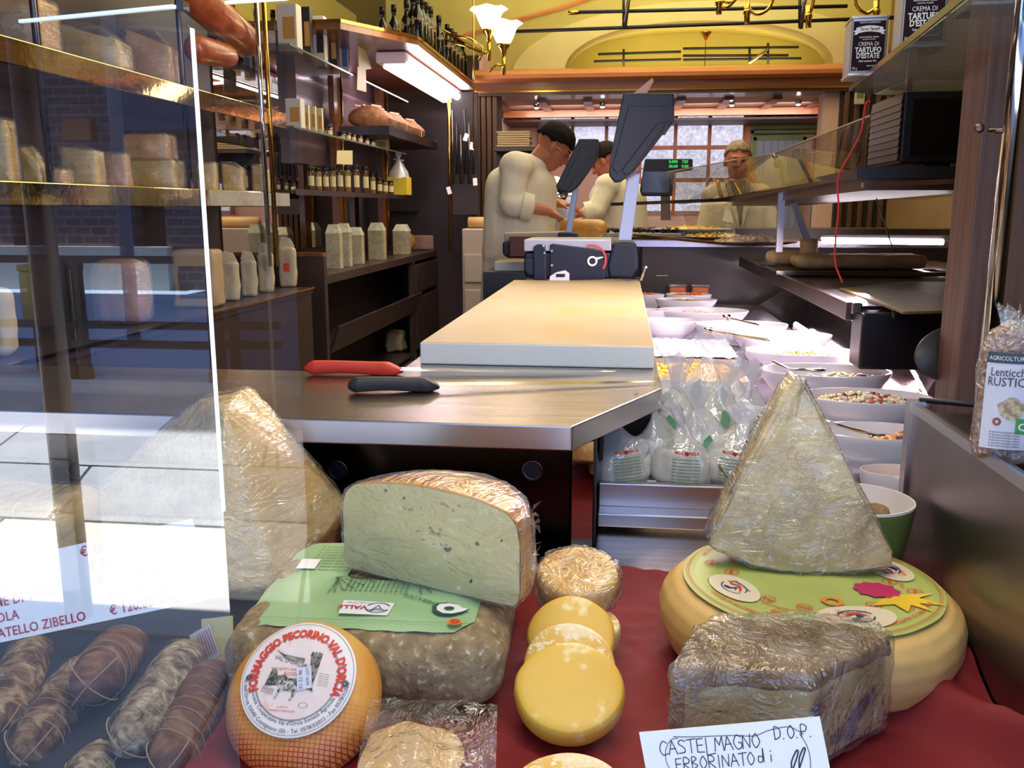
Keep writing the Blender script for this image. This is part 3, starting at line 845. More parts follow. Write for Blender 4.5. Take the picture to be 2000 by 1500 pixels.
m = MB(); poly2(m, [(-.03, -.097), (.024, -.099), (.026, -.068), (-.032, -.064)], fn=lambda x, y: (x, y, TH + .0064)); m.build('white_panel', paper, lb)
m = MB(); poly2(m, [(-.113, .02), (-.09, .02), (-.09, .05), (-.113, .05)], fn=lambda x, y: (x, y, TH + .0064)); m.build('white_panel', paper, lb)
m = MB(); text(m, 'VALLE', .012, (-.018, -.082), R(180), bold=.02, fn=lambda x, y: (x, y, TH + .0072)); m.build('red_letters', ink_red, lb)
m = MB(); ring(m, .011, .0122, 24, (.010, -.082), TH + .0072, 1.1, 1, .4, 2.8); ring(m, .011, .0122, 24, (.010, -.082), TH + .0072, 1.1, 1, 3.5, 5.9)
stroke(m, [(.003, -.09), (.007, -.083), (.010, -.076), (.013, -.083), (.018, -.088), (.01, -.085), (.003, -.09)], .0012, TH + .0073)
text(m, 'LA BOVINA', .0046, (.010, -.088), R(180), fn=lambda x, y: (x, y, TH + .0074)); text(m, 'formaggi d\'alpeggio', .0036, (-.014, -.072), R(180), fn=lambda x, y: (x, y, TH + .0074))
m.build('blue_emblem', mat('ink_blue', L(40, 50, 110), .5), lb)
def drop(sc_): return [(.088 + sc_ * x, -.078 + sc_ * y) for x, y in ((-1, .75), (-.3, .95), (.45, .75), (.85, .2), (1.35, .05), (.9, -.45), (.2, -.85), (-.55, -.8), (-1.05, -.3), (-1.15, .25))]
m = MB(); poly2(m, drop(.017), fn=lambda x, y: (x, y, TH + .0062)); m.build('emblem_dark', ink_green, lb)
m = MB(); poly2(m, [(x + .002, y - .0005) for x, y in drop(.0142)], fn=lambda x, y: (x, y, TH + .0068)); m.build('emblem_white', paper, lb)
m = MB(); ring(m, 0, .0048, 20, (.088, -.079), TH + .0074, 1.2, 1); m.build('emblem_eye', ink_green, lb)
m = MB(); ring(m, 0, .0072, 24, (.098, -.109), TH + .0066, 1.1, 1); m.build('orange_seal', mat('ink_orange', L(232, 140, 40), .5), lb)
m = MB(); ring(m, .0015, .0048, 20, (.098, -.109), TH + .0072, 1.1, 1); m.build('red_seal_ring', ink_orange, lb)

# 2. half wheel
BL, BR = at(674, 1107, Z=.8415), at(1017, 1188, Z=.8415)
cdir = (BR - BL).normalized(); cen = (BL + BR) / 2; HW = (BR - BL).length / 2
hw = thing('half_cheese_wheel', 'wrapped half wheel of pale cheese with orange rind standing on the green-labelled block', 'cheese', cen, 0)
setM(hw, basis(cen, cdir, zdir=(0, 0, 1)))
HH = .105
prof = [(.0, 0), (HW * .6, .0), (HW * .93, .001), (HW * .985, .008), (HW, .024), (HW * 1.0, .06), (HW * .985, .083), (HW * .94, .097), (HW * .85, .1065), (HW * .6, .114), (HW * .3, .118), (0, .119)]
def dens(P, k):
    out = []
    for i in range(len(P) - 1):
        for j in range(k): out.append((P[i][0] + (P[i + 1][0] - P[i][0]) * j / k, P[i][1] + (P[i + 1][1] - P[i][1]) * j / k))
    return out + [P[-1]]
pd_ = dens(prof, 4)
m = MB().lathe(pd_, 60, a0=0, a1=PI)
m.v = [p + (p - Vector((0, 0, .05))).normalized() * (.0022 * noise.noise(p * 30) + .003 * noise.noise(p * 10)) if p.y > .003 else p for p in m.v]
m.build('rind', orind, hw, True, weld=.0002)
# cut face as a grid filling the profile
def facefn(u, v):
    x = -1 + 2 * u
    # interpolate top and bottom heights at |x|
    ax = abs(x) * HW * .992
    zt_ = max(z for r, z in pd_) 
    up = [(r, z) for r, z in pd_ if z >= .05]; lo = [(r, z) for r, z in pd_ if z < .05]
    def itp(P, r, top):
        P = sorted(P); 
        for i in range(len(P) - 1):
            if P[i][0] <= r <= P[i + 1][0] and P[i + 1][0] > P[i][0]:
                return P[i][1] + (P[i + 1][1] - P[i][1]) * (r - P[i][0]) / (P[i + 1][0] - P[i][0])
        return P[-1][1]
    zh, zl = itp(up, ax, 1), itp(lo, ax, 0)
    z = zl + (zh - zl) * v
    y = -.0012 - .0012 * noise.noise(Vector((x * 3, z * 30, 0)))
    d_ = 1
    return Vector((x * HW * .992, y, z))
m = MB().grid(facefn, 90, 50)
cf = m.build('cut_face', paste, hw, True)
holes = mat('mould_hole', L(66, 70, 62), .8)
m = MB()
for (px, py, a, b__) in ((754, 958, .0035, .0022), (932, 1062, .004, .0028), (872, 1073, .006, .0035), (920, 1135, .002, .004), (878, 1072, .003, .003), (980, 1056, .0015, .002), (789, 973, .002, .003)):
    q = at(px, py, Y=1.0); M_ = hw.matrix_basis.inverted() if False else basis(cen, cdir, zdir=(0, 0, 1)).inverted()
    # intersect the view ray with the face plane
    o_ = M_ @ CAM; d = (M_.to_3x3() @ (q - CAM)); t = (-.002 - o_.y) / d.y; h = o_ + d * t
    m.ell((h.x, -.0022, h.z), (a * .7, .0012, b__ * .7), 8, 6, (0, R(25), 0))
m.build('mould_spots', holes, cf, True)
crk = mat('crack_shade', L(176, 140, 96), .9)
m = MB(); rg = random.Random(5)
for (px, py, n_) in ((835, 1035, 9), (810, 995, 4), (880, 990, 5), (845, 1060, 4)):
    q = at(px, py, Y=1.0); M_ = basis(cen, cdir, zdir=(0, 0, 1)).inverted(); o_ = M_ @ CAM; d = (M_.to_3x3() @ (q - CAM)); t = (-.002 - o_.y) / d.y; h = o_ + d * t
    for k in range(n_):
        m.ell((h.x + rg.uniform(-.018, .018), -.0018, h.z + rg.uniform(-.004, .004)), (rg.uniform(.0015, .004), .0012, rg.uniform(.0008, .0016)), 7, 5, (0, rg.uniform(-.5, .9), 0))
m.build('cracks', crk, cf, True)
def wrapshell(ob_mb, parent, grow=.0025, mt=wrap, amp=.003, sc_=28, name='plastic_wrap', c=None, seed=1, weld=.001):
    c = c or sum(ob_mb.v, Vector()) / len(ob_mb.v)
    vs = []
    for p in ob_mb.v:
        d = (p - c).normalized()
        n_ = noise.noise(p * sc_ + Vector((seed, 0, 0))); n2 = abs(noise.noise(p * sc_ * 2.2 + Vector((0, seed, 3))))
        vs.append(p + d * (grow + amp * max(0, n_) + amp * .6 * (1 - n2) ** 6))
    k = MB(); k.v = vs; k.f = ob_mb.f; k.m = [0] * len(k.f)
    return k.build(name, mt, parent, True, weld=weld)
ms = MB().lathe(pd_, 60, a0=0, a1=PI); ms.grid(lambda u, v: facefn(u, v) + Vector((0, -.001, 0)), 60, 30)
wrapshell(ms, hw, c=Vector((0, .03, .055)), amp=.0022)
m = MB(); rg = random.Random(2)
for k in range(26):   # crumpled film ends at the right corner
    z_ = rg.uniform(.03, .1); a = R(rg.uniform(-6, 22)); r0 = HW * 1.0
    p0 = Vector((r0 * math.cos(a), r0 * math.sin(a), z_)); p1 = p0 + Vector((rg.uniform(.002, .007), rg.uniform(-.004, .01), rg.uniform(-.012, .012))); p2 = p0 + Vector((rg.uniform(-.001, .003), .02, rg.uniform(-.02, .02)))
    m.add([p0, p1, p2], [(0, 1, 2)])
m.build('wrap_fold', wrap2, hw)

# 3. big parmesan wedge, left
A1, A2 = at(388, 778, Y=1.22), at(470, 768, Y=1.24)
Lp, L2 = at(140, 1008, Y=1.24), at(150, 1100, Y=1.22)
F0 = at(430, 1160, Z=ZB + .002); F1 = at(428, 1135, Y=F0.y - .002)
Rp, R2 = at(674, 992, Y=1.25), at(640, 1085, Y=1.22)
org = Vector(((Lp.x + Rp.x) / 2, 1.2, ZB))
pw_ = thing('parmesan_wedge', 'large wrapped parmesan wedge standing at the left behind the bright glass edge', 'cheese', org)
mid = at(438, 800, Y=1.17)
P = [A1, A2, Lp, L2, F0, F1, Rp, R2, mid, at(575, 870, Y=1.25), at(250, 900, Y=1.235), Lp + Vector((0, .05, 0)), Rp + Vector((-.01, .04, 0)), A2 + Vector((0, .04, 0)), L2 + Vector((0, .06, 0)), R2 + Vector((0, .06, 0)), at(545, 1150, Z=ZB + .004)]
for q in P:
    if q.z < ZB: q.z = ZB + .002
    q.y = min(q.y, 1.288)
P = [q - org for q in P]
def wedge(parent, P, seed, cut=5, mm=None):
    m = MB().hull(P)
    o = m.build('paste', mm or [parm, parm_r], parent, True, bevel=.004, bseg=2, cut=cut, angle=70,
                disp=lambda co: .004 * noise.noise(co * 22 + Vector((seed, 0, 0))) + .0018 * noise.noise(co * 70))
    m = MB().hull(P); m.build('plastic_wrap', wrap, parent, True, bevel=.005, cut=cut, angle=60,
                disp=lambda co: .0022 + .003 * max(0, noise.noise(co * 22 + Vector((seed, 5, 0)))) + .004 * (1 - abs(noise.noise(Vector((co.x * 40, co.y * 40, co.z * 12))))) ** 8)
    return o
gold = mat('parmesan_gold_side', [(.25, L(196, 152, 70)), (.5, L(214, 176, 98)), (.8, L(226, 196, 130))], .45, 0, 9, 6, bump=.4, bscale=50, bd=.004)
o = wedge(pw_, P, 3, cut=4, mm=[parm, gold])
me = o.data
for f in me.polygons:
    if f.normal.x > .25 and f.center.z > .11: f.material_index = 1
# rounded slab of another parmesan, far left
q0 = at(70, 1040, Y=1.2)
m = MB().rbox((0, 0, 0), (.22, .16, .10), .035, 12); m.radial(.004, 20, 2)
ls = thing('parmesan_slab', 'rounded parmesan slab with dark rind at the far left edge, behind the price sheet', 'cheese', (at(35, 1040, Y=1.18).x, 1.18, ZB + .052))
m.build('paste', [parm, parm_r], ls, True, weld=.0004, facemat=lambda c_, n_: 1 if n_.x > .5 else 0)
m2 = MB().rbox((0, 0, 0), (.226, .166, .105), .036, 12); wrapshell(m2, ls, .002, wrap, .003)

# 4. pecorino wheel with round paper label
nrm = Vector((.0, -.70, .715)).normalized()
fc = at(578, 1350, Y=.765)
wr = .0775
pec = thing('pecorino_wheel', 'small orange pecorino wheel with round white label, leaning on the green-labelled block', 'cheese', fc)
Mp = cone_frame(fc - nrm * .060, nrm, (1, .0, .0)); setM(pec, Mp)
prof = [(0, .0), (.045, .0), (.062, .003), (.073, .012), (wr, .028), (.0765, .040), (.070, .050), (.060, .0565), (.045, .0605), (.02, .062), (0, .0622)]
pecm = mat('pecorino_orange_rind', [(.25, L(206, 132, 44)), (.5, L(224, 162, 74)), (.75, L(232, 190, 112))], .45, 0, 10, 6, bump=.2, bscale=80, sss=.1, bd=.002, spots=[(34, .70, .76, L(190, 84, 30))])
nt = pecm.node_tree; bs = nt.nodes['Principled BSDF']
# orange-red net pressed into the lower half of the rind
vec = coords(nt); br = nt.nodes.new('ShaderNodeTexBrick'); nt.links.new(vec, br.inputs[0])
br.offset = .0; br.inputs['Scale'].default_value = 95; br.inputs['Mortar Size'].default_value = .07; br.inputs['Brick Width'].default_value = .45; br.inputs['Row Height'].default_value = .4; br.inputs['Mortar Smooth'].default_value = .5
sep = nt.nodes.new('ShaderNodeSeparateXYZ'); nt.links.new(vec, sep.inputs[0])
nn_ = ntex(nt, vec, 18, 3)
mm_ = nt.nodes.new('ShaderNodeMath'); mm_.operation = 'MULTIPLY_ADD'; mm_.inputs[1].default_value = -18; mm_.inputs[2].default_value = -.25; nt.links.new(sep.outputs[1], mm_.inputs[0])
ma = nt.nodes.new('ShaderNodeMath'); ma.operation = 'MULTIPLY_ADD'; ma.inputs[1].default_value = 2.4; ma.inputs[2].default_value = -1.0; nt.links.new(nn_, ma.inputs[0])
mb_ = nt.nodes.new('ShaderNodeMath'); mb_.operation = 'ADD'; mb_.use_clamp = True; nt.links.new(mm_.outputs[0], mb_.inputs[0]); nt.links.new(ma.outputs[0], mb_.inputs[1])
mc = nt.nodes.new('ShaderNodeMath'); mc.operation = 'MULTIPLY'; nt.links.new(mb_.outputs[0], mc.inputs[0]); nt.links.new(br.outputs['Fac'], mc.inputs[1])
md_ = nt.nodes.new('ShaderNodeMath'); md_.operation = 'MULTIPLY_ADD'; md_.inputs[1].default_value = .75; nt.links.new(mc.outputs[0], md_.inputs[0])
me_ = nt.nodes.new('ShaderNodeMath'); me_.operation = 'MULTIPLY'; me_.inputs[1].default_value = .35; nt.links.new(mb_.outputs[0], me_.inputs[0]); nt.links.new(me_.outputs[0], md_.inputs[2])
mx = nt.nodes.new('ShaderNodeMix'); mx.data_type = 'RGBA'; nt.links.new(md_.outputs[0], mx.inputs['Factor'])
src = bs.inputs['Base Color'].links[0].from_socket; nt.links.new(src, mx.inputs['A']); mx.inputs['B'].default_value = L(186, 52, 14); nt.links.new(mx.outputs['Result'], bs.inputs['Base Color'])
m = MB().lathe(dens(prof, 3), 72)
m.radial(.0016, 22, 3, (0, 0, .03)); m.build('rind', pecm, pec, True, weld=.0002)
lz0 = .0640; lc = (0, .0125)
def dome(x, y, e=0): 
    r = math.hypot(x, y); return (x, y, lz0 - .0000 + e - max(0, r - .040) ** 2 * 9.5)
labm = mat('label_pinkish', [(.3, L(232, 208, 196)), (.7, L(240, 222, 212))], .5, 0, 30, spots=[(28, .58, .72, L(226, 150, 112))])
labw = mat('label_white_rim', L(238, 228, 222), .5)
m = MB()
for i in range(6): ring(m, .0571 * i / 6, .0571 * (i + 1) / 6, 72, lc, fn=lambda x, y: dome(x, y, .0002))
plab = m.build('paper_label', labw, pec, True)
m = MB()
for i in range(4): ring(m, .041 * i / 4, .041 * (i + 1) / 4, 72, lc, fn=lambda x, y: dome(x, y, .0005))
m.build('inner_disc', labm, plab, True)
m = MB()
for r_ in (.0415, .0405, .0548): ring(m, r_, r_ + .00035, 90, lc, fn=lambda x, y: dome(x, y, .0009))
arctext(m, 'Via dell\'Orcia 53040 Contignano (SI) - Tel. 0578/52012 - Fax 0578/52085', .0053, .0512, R(270), c=lc, inside=True, fn=lambda x, y: dome(x, y, .001))
arctext(m, 'Società Cooperativa Val d\'Orcia Società Agricola', .0053, .0440, R(268), c=lc, inside=True, fn=lambda x, y: dome(x, y, .001))
for sx_ in (-1, 1):
    cx_, cy_ = lc[0] + sx_ * .0482, lc[1] - .0035
    for k in range(12):
        a = 2 * PI * k / 12; d = Vector((math.cos(a), math.sin(a))); q = Vector((-d.y, d.x))
        c0 = Vector((cx_, cy_)); p0 = c0 + d * .0009; p1 = c0 + d * .0036
        poly2(m, [tuple(p0 - q * .0003), tuple(p1 - q * .0005), tuple(p1 + q * .0005), tuple(p0 + q * .0003)], fn=lambda x, y: dome(x, y, .001))
m.build('dark_print', mat('ink_slate', L(46, 62, 60), .6), plab)
m = MB(); arctext(m, 'FORMAGGIO PECORINO VAL D\'ORCIA', .0124, .0430, R(90), bold=.05, c=lc, sp=1.0, sx=.78, fn=lambda x, y: dome(x, y, .001)); m.build('red_title', ink_orange, plab)
m = MB()
text(m, 'è il magnifico paese di', .0036, (-.012, .0195), R(0), fn=lambda x, y: dome(x, y, .0012)); text(m, 'ROSSO', .0052, (-.006, .0145), 0, fn=lambda x, y: dome(x, y, .0012))
text(m, 'AL FRUTTO', .0022, (-.008, -.017), 0, fn=lambda x, y: dome(x, y, .0012)); text(m, 'PREMIATO MEDAGLIA', .0026, (-.008, -.0205), 0, fn=lambda x, y: dome(x, y, .0012))
m.build('red_small_print', mat('ink_red2', L(206, 70, 60), .6), plab)
m = MB()
F_ = lambda x, y: dome(x, y, .0012)
# hill lines, tower, sheep and ruined wall drawing
for k in range(4): stroke(m, [(-.026 + .003 * k, .037 - .0025 * k), (-.018 + .003 * k, .033 - .002 * k), (-.008 + .002 * k, .0315 - .0015 * k), (.004, .030 - .001 * k)], .0009 - .0001 * k, lz0 + .0012)
text(m, 'VAL D\'ORCIA', .0058, (-.010, .0265), R(-12), shear=.2, bold=.01, fn=F_)
poly2(m, [(.011, .0225), (.009, .035), (.0105, .038), (.0125, .0355), (.014, .038), (.016, .0355), (.0175, .038), (.0195, .0355), (.021, .0375), (.0195, .024), (.0165, .004), (.0185, -.001), (.012, .001)], fn=F_)
poly2(m, [(-.031, .002), (-.0265, .019), (-.022, .0185), (-.0195, .0125), (-.012, .0135), (-.009, .0105), (.002, .0105), (.004, .003), (-.012, .001), (-.018, .0035)], fn=F_)
m.build('drawing', mat('ink_drawing', [(.4, L(44, 56, 48)), (.6, L(150, 140, 120))], .6, 0, 300), plab)
m = MB(); G_ = lambda x, y: dome(x, y, .0016)
body = [(-.0175, .0075), (-.019, .006), (-.020, .0035), (-.0175, .004), (-.0165, .002), (-.0165, -.001), (-.0175, -.005), (-.019, -.0095), (-.0175, -.0095), (-.015, -.005), (-.0145, -.001), (-.008, -.0015), (-.002, -.0015), (-.0015, -.006), (-.004, -.0105), (-.0025, -.0105), (.0005, -.006), (.002, -.001), (.004, .003), (.003, .0065), (-.002, .008), (-.010, .0075), (-.014, .0085)]
poly2(m, body, fn=G_)
m.build('sheep_drawing', mat('ink_sheep', [(.45, L(60, 70, 62)), (.55, L(196, 190, 176))], .6, 0, 260), plab)
m = MB(); bx_ = [(-.033, -.0035), (-.0215, -.006), (-.0205, -.001), (-.032, .0012)]
for i in range(4): stroke(m, [bx_[i], bx_[(i + 1) % 4]], .0003, lz0 + .0012)
for k, tt in enumerate(('GRADAZIONE', 'LATTE OVINO')): text(m, tt, .0017, (-.0268, -.0013 - .0018 * k), R(-12), fn=F_)
ring(m, .003, .0033, 20, (.0115, -.014), lz0 + .0012, 1.4, .8)
for k in range(6): text(m, 'Tenere in luogo', .0016, (.0265, .0165 - k * .0022), R(-4), fn=F_)
m.build('fine_print', bpy.data.materials['ink_slate'], plab)
m = MB(); T2 = Matrix.Translation((.0075, .0115, 0)) @ Matrix.Rotation(R(14), 4, 'Z')
m.M = T2; m.add([(-.0072, -.0108, lz0 + .0022), (.0072, -.0108, lz0 + .0020), (.0072, .0108, lz0 + .002), (-.0072, .0108, lz0 + .0026)], [(0, 1, 2, 3)])
stk = m.build('date_sticker', mat('sticker_white', L(214, 214, 222), .5), pec)
m = MB(); m.M = T2; text(m, '06 12 13', .0052, (-.0035, -.001), R(90 + 180), fn=lambda x, y: (x, y, lz0 + .0031)); text(m, 'LOT 1674', .0042, (.0032, .001), R(90 + 180), fn=lambda x, y: (x, y, lz0 + .0029)); m.build('sticker_text', mat('ink_grey', L(90, 90, 104), .6), stk)

# 5. yellow discs
def discprof(r, h): return [(0, 0), (r * .7, 0), (r * .93, h * .04), (r * .985, h * .2), (r, h * .5), (r * .985, h * .78), (r * .94, h * .95), (r * .86, h), (r * .4, h * 1.01), (0, h * 1.01)]
def disc(label, px, py, Y, r, h, el, mt, az_=0, top=True):
    """px,py = centre of its upper face, el = elevation of the face normal"""
    c_ = at(px, py, Y=Y); nv = Vector((math.sin(az_) * math.cos(R(el)), -math.cos(az_) * math.cos(R(el)), math.sin(R(el))))
    m = MB().lathe(dens(discprof(r, h), 3), 56); m.radial(.0014, 30, px, (0, 0, h / 2))
    o = m.build('cheese_disc', mt, None, True, weld=.0002)
    solo(o, label, 'cheese', 'small yellow cheese discs on the red cloth'); setM(o, cone_frame(c_ - nv * h, nv)); return o
disc('front yellow cheese disc, smooth face fully seen, lowest of the shingled stack', 1112, 1337, .832, .0565, .026, 66, yel)
disc('second yellow cheese disc from the front, with a floury white patch', 1111, 1290, .888, .0500, .022, 60, yel2)
disc('third yellow cheese disc from the front, mostly hidden, below the wrapped disc', 1115, 1236, .938, .0505, .022, 56, yel)
disc('pale floury disc peeking out at right beneath the wrapped yellow disc', 1160, 1215, .985, .032, .030, 80, yel2)
wd_ = thing('wrapped_disc', 'wrapped yellow cheese disc lying at the back top of the disc stack', 'cheese', (0, 0, 0), 0, 'small yellow cheese discs on the red cloth')
c_ = at(1128, 1112, Y=1.03); nv = Vector((0, -.25, .97)).normalized(); h_ = .038
setM(wd_, cone_frame(c_ - nv * h_, nv))
m = MB().lathe(dens(discprof(.0500, h_), 3), 56); m.radial(.0022, 22, 5, (0, 0, .02)); m.build('cheese', mat('yellow_disc_orange', [(.3, L(212, 158, 54)), (.7, L(230, 184, 82))], .42, 0, 12, 5, bump=.3, bscale=60, spots=[(20, .62, .72, L(232, 214, 168))]), wd_, True, weld=.0002)
m = MB().lathe(dens(discprof(.0505, h_), 4), 72); wrapshell(m, wd_, .0018, wrap2, .0055, 45, c=Vector((0, 0, .02)))
disc('yellow cheese disc cut off by the bottom edge, in front of the stack', 1112, 1545, .695, .0530, .024, 84, yel2)

# 6. round toma wheel with green label, right
tw = thing('toma_wheel', 'large round pale wheel with green printed label at right, parmesan wedge on top', 'cheese', (.227, 1.024, ZB + .004)); tw.scale = (1.09, 1.09, 1)
rr = .157
prof = [(0, 0), (.12, 0), (.141, .004), (.151, .014), (rr, .034), (.1575, .05), (.153, .066), (.143, .078), (.128, .0842), (.08, .0865), (0, .0868)]
m = MB().lathe(dens(prof, 4), 120)
m.v = [p + (p - Vector((0, 0, .04))).normalized() * (.0035 * noise.noise(p * 12) + .0012 * noise.noise(p * 50) - (.0016 * (1 if (math.sin(math.atan2(p.y, p.x) * 120) > .3 and math.sin(p.z * 600) > .2) else 0) if (p.x > .03 and p.z < .052 and p.y < .06) else 0)) for p in m.v]
m.build('rind', toma, tw, True, weld=.0002)
gl2 = mat('label_olive_green', [(.3, L(168, 180, 92)), (.7, L(186, 196, 110))], .5, 0, 12)
def tz(x, y, e=0):
    r = math.hypot(x, y); return (x, y, .0895 + e - max(0, r - .115) ** 2 * 8 + .0006 * math.sin(x * 70 + y * 50))
m = MB()
for i in range(10): ring(m, .134 * i / 10, .134 * (i + 1) / 10, 90, fn=lambda x, y: tz(x, y))
tl = m.build('green_label', gl2, tw, True)
m = MB()
for k in range(14):
    a = 2 * PI * k / 14 + .2
    for rad_ in (.104, .082):
        q = (rad_ * math.cos(a + (0 if rad_ > .1 else .22)), rad_ * math.sin(a + (0 if rad_ > .1 else .22)))
        ring(m, .0072, .0080, 20, q, fn=lambda x, y: tz(x, y, .0012)); ring(m, .0052, .0056, 20, q, fn=lambda x, y: tz(x, y, .0012))
        text(m, 'BRA', .0062, q, a - PI / 2, bold=.02, fn=lambda x, y: tz(x, y, .0012))
for k in range(4): arctext(m, 'BRA TENERO DI ALPEGGIO', .0068, .1185, R(45 + 90 * k), bold=.01, fn=lambda x, y: tz(x, y, .0012))
for k in range(3): arctext(m, 'BRA DURO DI ALPEGGIO', .006, .0925, R(10 + 120 * k), fn=lambda x, y: tz(x, y, .0012))
ring(m, .1275, .1281, 90, fn=lambda x, y: tz(x, y, .001)); ring(m, .1298, .1302, 90, fn=lambda x, y: tz(x, y, .001))
m.build('red_print', ink_orange, tl)
m = MB(); mt_ = MB(); mo = MB()
for a, rr_, sz in ((R(205), .093, 1.0), (R(285), .098, 1.12), (R(20), .095, 1.0), (R(120), .095, 1.0)):
    cx_, cy_ = rr_ * math.cos(a), rr_ * math.sin(a); u = Vector((-math.sin(a), math.cos(a))); v_ = Vector((math.cos(a), math.sin(a)))
    P2 = [tuple(Vector((cx_, cy_)) + u * (.036 * sz * math.cos(t)) + v_ * (.0215 * sz * math.sin(t))) for t in [2 * PI * i / 28 for i in range(28)]]
    MO = MB(); poly2(MO, P2, fn=lambda x, y: tz(x, y, .0016)); MO.build('white_oval', bpy.data.materials.get('label_cream') or mat('label_cream', L(228, 214, 184), .5), tl)
    E = [tuple(Vector((cx_, cy_)) + u * (.017 * sz * math.cos(t)) + v_ * (.012 * sz * math.sin(t))) for t in [2 * PI * i / 28 for i in range(29)]]
    for i in range(28):
        if i in (0, 13, 14, 27): continue
        p, q = Vector(E[i]), Vector(E[i + 1]); c0 = Vector((cx_, cy_))
        poly2(mt_, [tuple(p), tuple(q), tuple(c0 + (q - c0) * .9), tuple(c0 + (p - c0) * .9)], fn=lambda x, y: tz(x, y, .0022))
    def lp(x, y): w_ = Vector((cx_, cy_)) + u * x + v_ * y; return tz(w_.x, w_.y, .0023)
    poly2(mt_, [(-.009, .006), (-.006, .009), (.001, .0075), (.004, .001), (.008, .005), (.006, -.001), (.001, -.0035), (-.001, .003), (-.006, .004)], fn=lp)
    text(mt_, 'LA BOVINA', .006, (0, .0085 * sz - .018), 0, fn=lp)
    poly2(mo, [(-.016, -.004), (-.008, -.0005), (0, -.004), (.008, -.001), (.015, .003), (.009, -.004), (0, -.008), (-.008, -.004)], fn=lambda x, y: tuple(Vector(lp(x, y)) + Vector((0, 0, .0004))))
mt_.build('blue_emblem', bpy.data.materials['ink_blue'], tl); mo.build('orange_swash', ink_orange, tl)
m = MB(); c0 = Vector((.062, -.028))
F2 = lambda x, y: tz(x + c0.x, y + c0.y, .0018)
P2 = []
for k in range(20): a = 2 * PI * k / 20; r_ = .018 if k % 2 else .0215; P2.append((r_ * 1.15 * math.cos(a), r_ * math.sin(a)))
poly2(m, P2, fn=F2); m.build('magenta_seal', mat('ink_magenta', L(196, 40, 96), .5), tl)
m = MB()
poly2(m, [(.06, -.052), (.085, -.036), (.118, -.030), (.100, -.042), (.124, -.052), (.096, -.056), (.105, -.072), (.086, -.062), (.078, -.08), (.070, -.063), (.048, -.068)], fn=lambda x, y: tz(x, y, .0018)); m.build('yellow_flash', mat('ink_yellow', L(236, 196, 40), .5), tl)
m = MB(); ring(m, .006, .011, 24, (.010, -.062), fn=lambda x, y: tz(x, y, .002)); m.build('orange_seal', bpy.data.materials['ink_orange'], tl)

# 7. parmesan wedge standing on it
zt_ = ZB + .004 + .0915
base = at(1562, 1120, Z=zt_)
yq = base.y
pr = thing('parmesan_wedge', 'wrapped triangular parmesan wedge standing point up on the round wheel at right', 'cheese', (base.x, yq, zt_))
def rel(px, py, dy): q = at(px, py, Y=yq + dy); return q - Vector((base.x, yq, zt_))
front = [rel(1558, 738, .030), rel(1572, 748, .028), rel(1640, 905, .014), rel(1700, 1010, .005), rel(1741, 1078, .004), rel(1738, 1104, .004), rel(1660, 1117, .001), rel(1560, 1122, 0), rel(1470, 1105, .003), rel(1388, 1064, .009), rel(1392, 1040, .011), rel(1428, 965, .02), rel(1500, 830, .026), rel(1535, 760, .03)]
P = []
for q in front:
    q.z = max(q.z, .0015); P.append(q)
for i, q in enumerate(front):
    dd = .035 + .03 * (1 - min(1, q.z / .2)); P.append(Vector((q.x * (.99 if q.x > 0 else .93) - (.004), q.y + dd, max(q.z - .003, .0015))))
wedge(pr, P, 9, cut=5)

# 8. castelmagno block
ca = thing('blue_cheese_block', 'wrapped brown-rinded block with blue-veined cut faces behind the handwritten card', 'cheese', (.135, .80, ZB + .008))
Oc = Vector((.135, .80, ZB + .008)); HT = .092
def tp(px, py): return at(px, py, Z=Oc.z + HT) - Oc
T = [tp(1316, 1312), tp(1590, 1328), tp(1742, 1254), tp(1700, 1222), tp(1560, 1208), tp(1400, 1214), tp(1360, 1240)]
T = [Vector((p.x, p.y, 0)) for p in T]
cen2 = sum(T, Vector()) / len(T)
casm = mat('blue_cheese_paste', [(.3, L(176, 158, 100)), (.6, L(196, 180, 124)), (.8, L(206, 192, 140))], .45, 0, 10, 5, bump=.2, spots=[(16, .54, .62, L(70, 76, 86)), (7, .53, .66, L(96, 84, 66))], sss=.1)
brn = mat('brown_knobbly_rind', [(.25, L(84, 60, 32)), (.5, L(126, 94, 50)), (.75, L(158, 124, 70))], .85, 0, 26, 8, bump=1.0, bscale=50, bd=.006)
m = MB().slab([cen2 + (p - cen2) * .975 for p in T], (0, 0, HT - .012))
m.build('paste', casm, ca, True, bevel=.003, cut=8, angle=60, disp=lambda co: .003 * noise.noise(co * 30))
m = MB().slab([p + Vector((0, 0, HT - .014)) for p in T], (0, 0, .016))
m.build('top_rind', brn, ca, True, bevel=.005, bseg=3, cut=10, angle=80, disp=lambda co: .004 * noise.noise(co * 40) + .003 * noise.noise(co * 90))
m = MB().slab([T[0], T[0] + Vector((.010, -.001, 0)), T[6] + Vector((.012, 0, 0)), T[5], T[5] + Vector((-.004, .004, 0)), T[6] + Vector((-.004, 0, 0)), T[0] + Vector((-.003, 0, 0))], (0, 0, HT - .004))
m.build('side_rind', brn, ca, True, cut=6, angle=60, disp=lambda co: .0025 * noise.noise(co * 50))
m = MB().slab([cen2 + (p - cen2) * 1.02 for p in T], (0, 0, HT + .006))
m.build('plastic_wrap', wrap2, ca, True, bevel=.005, bseg=2, cut=9, angle=80, disp=lambda co: .0022 + .003 * max(0, noise.noise(co * 36)) + .0025 * (1 - abs(noise.noise(co * 50))) ** 7)

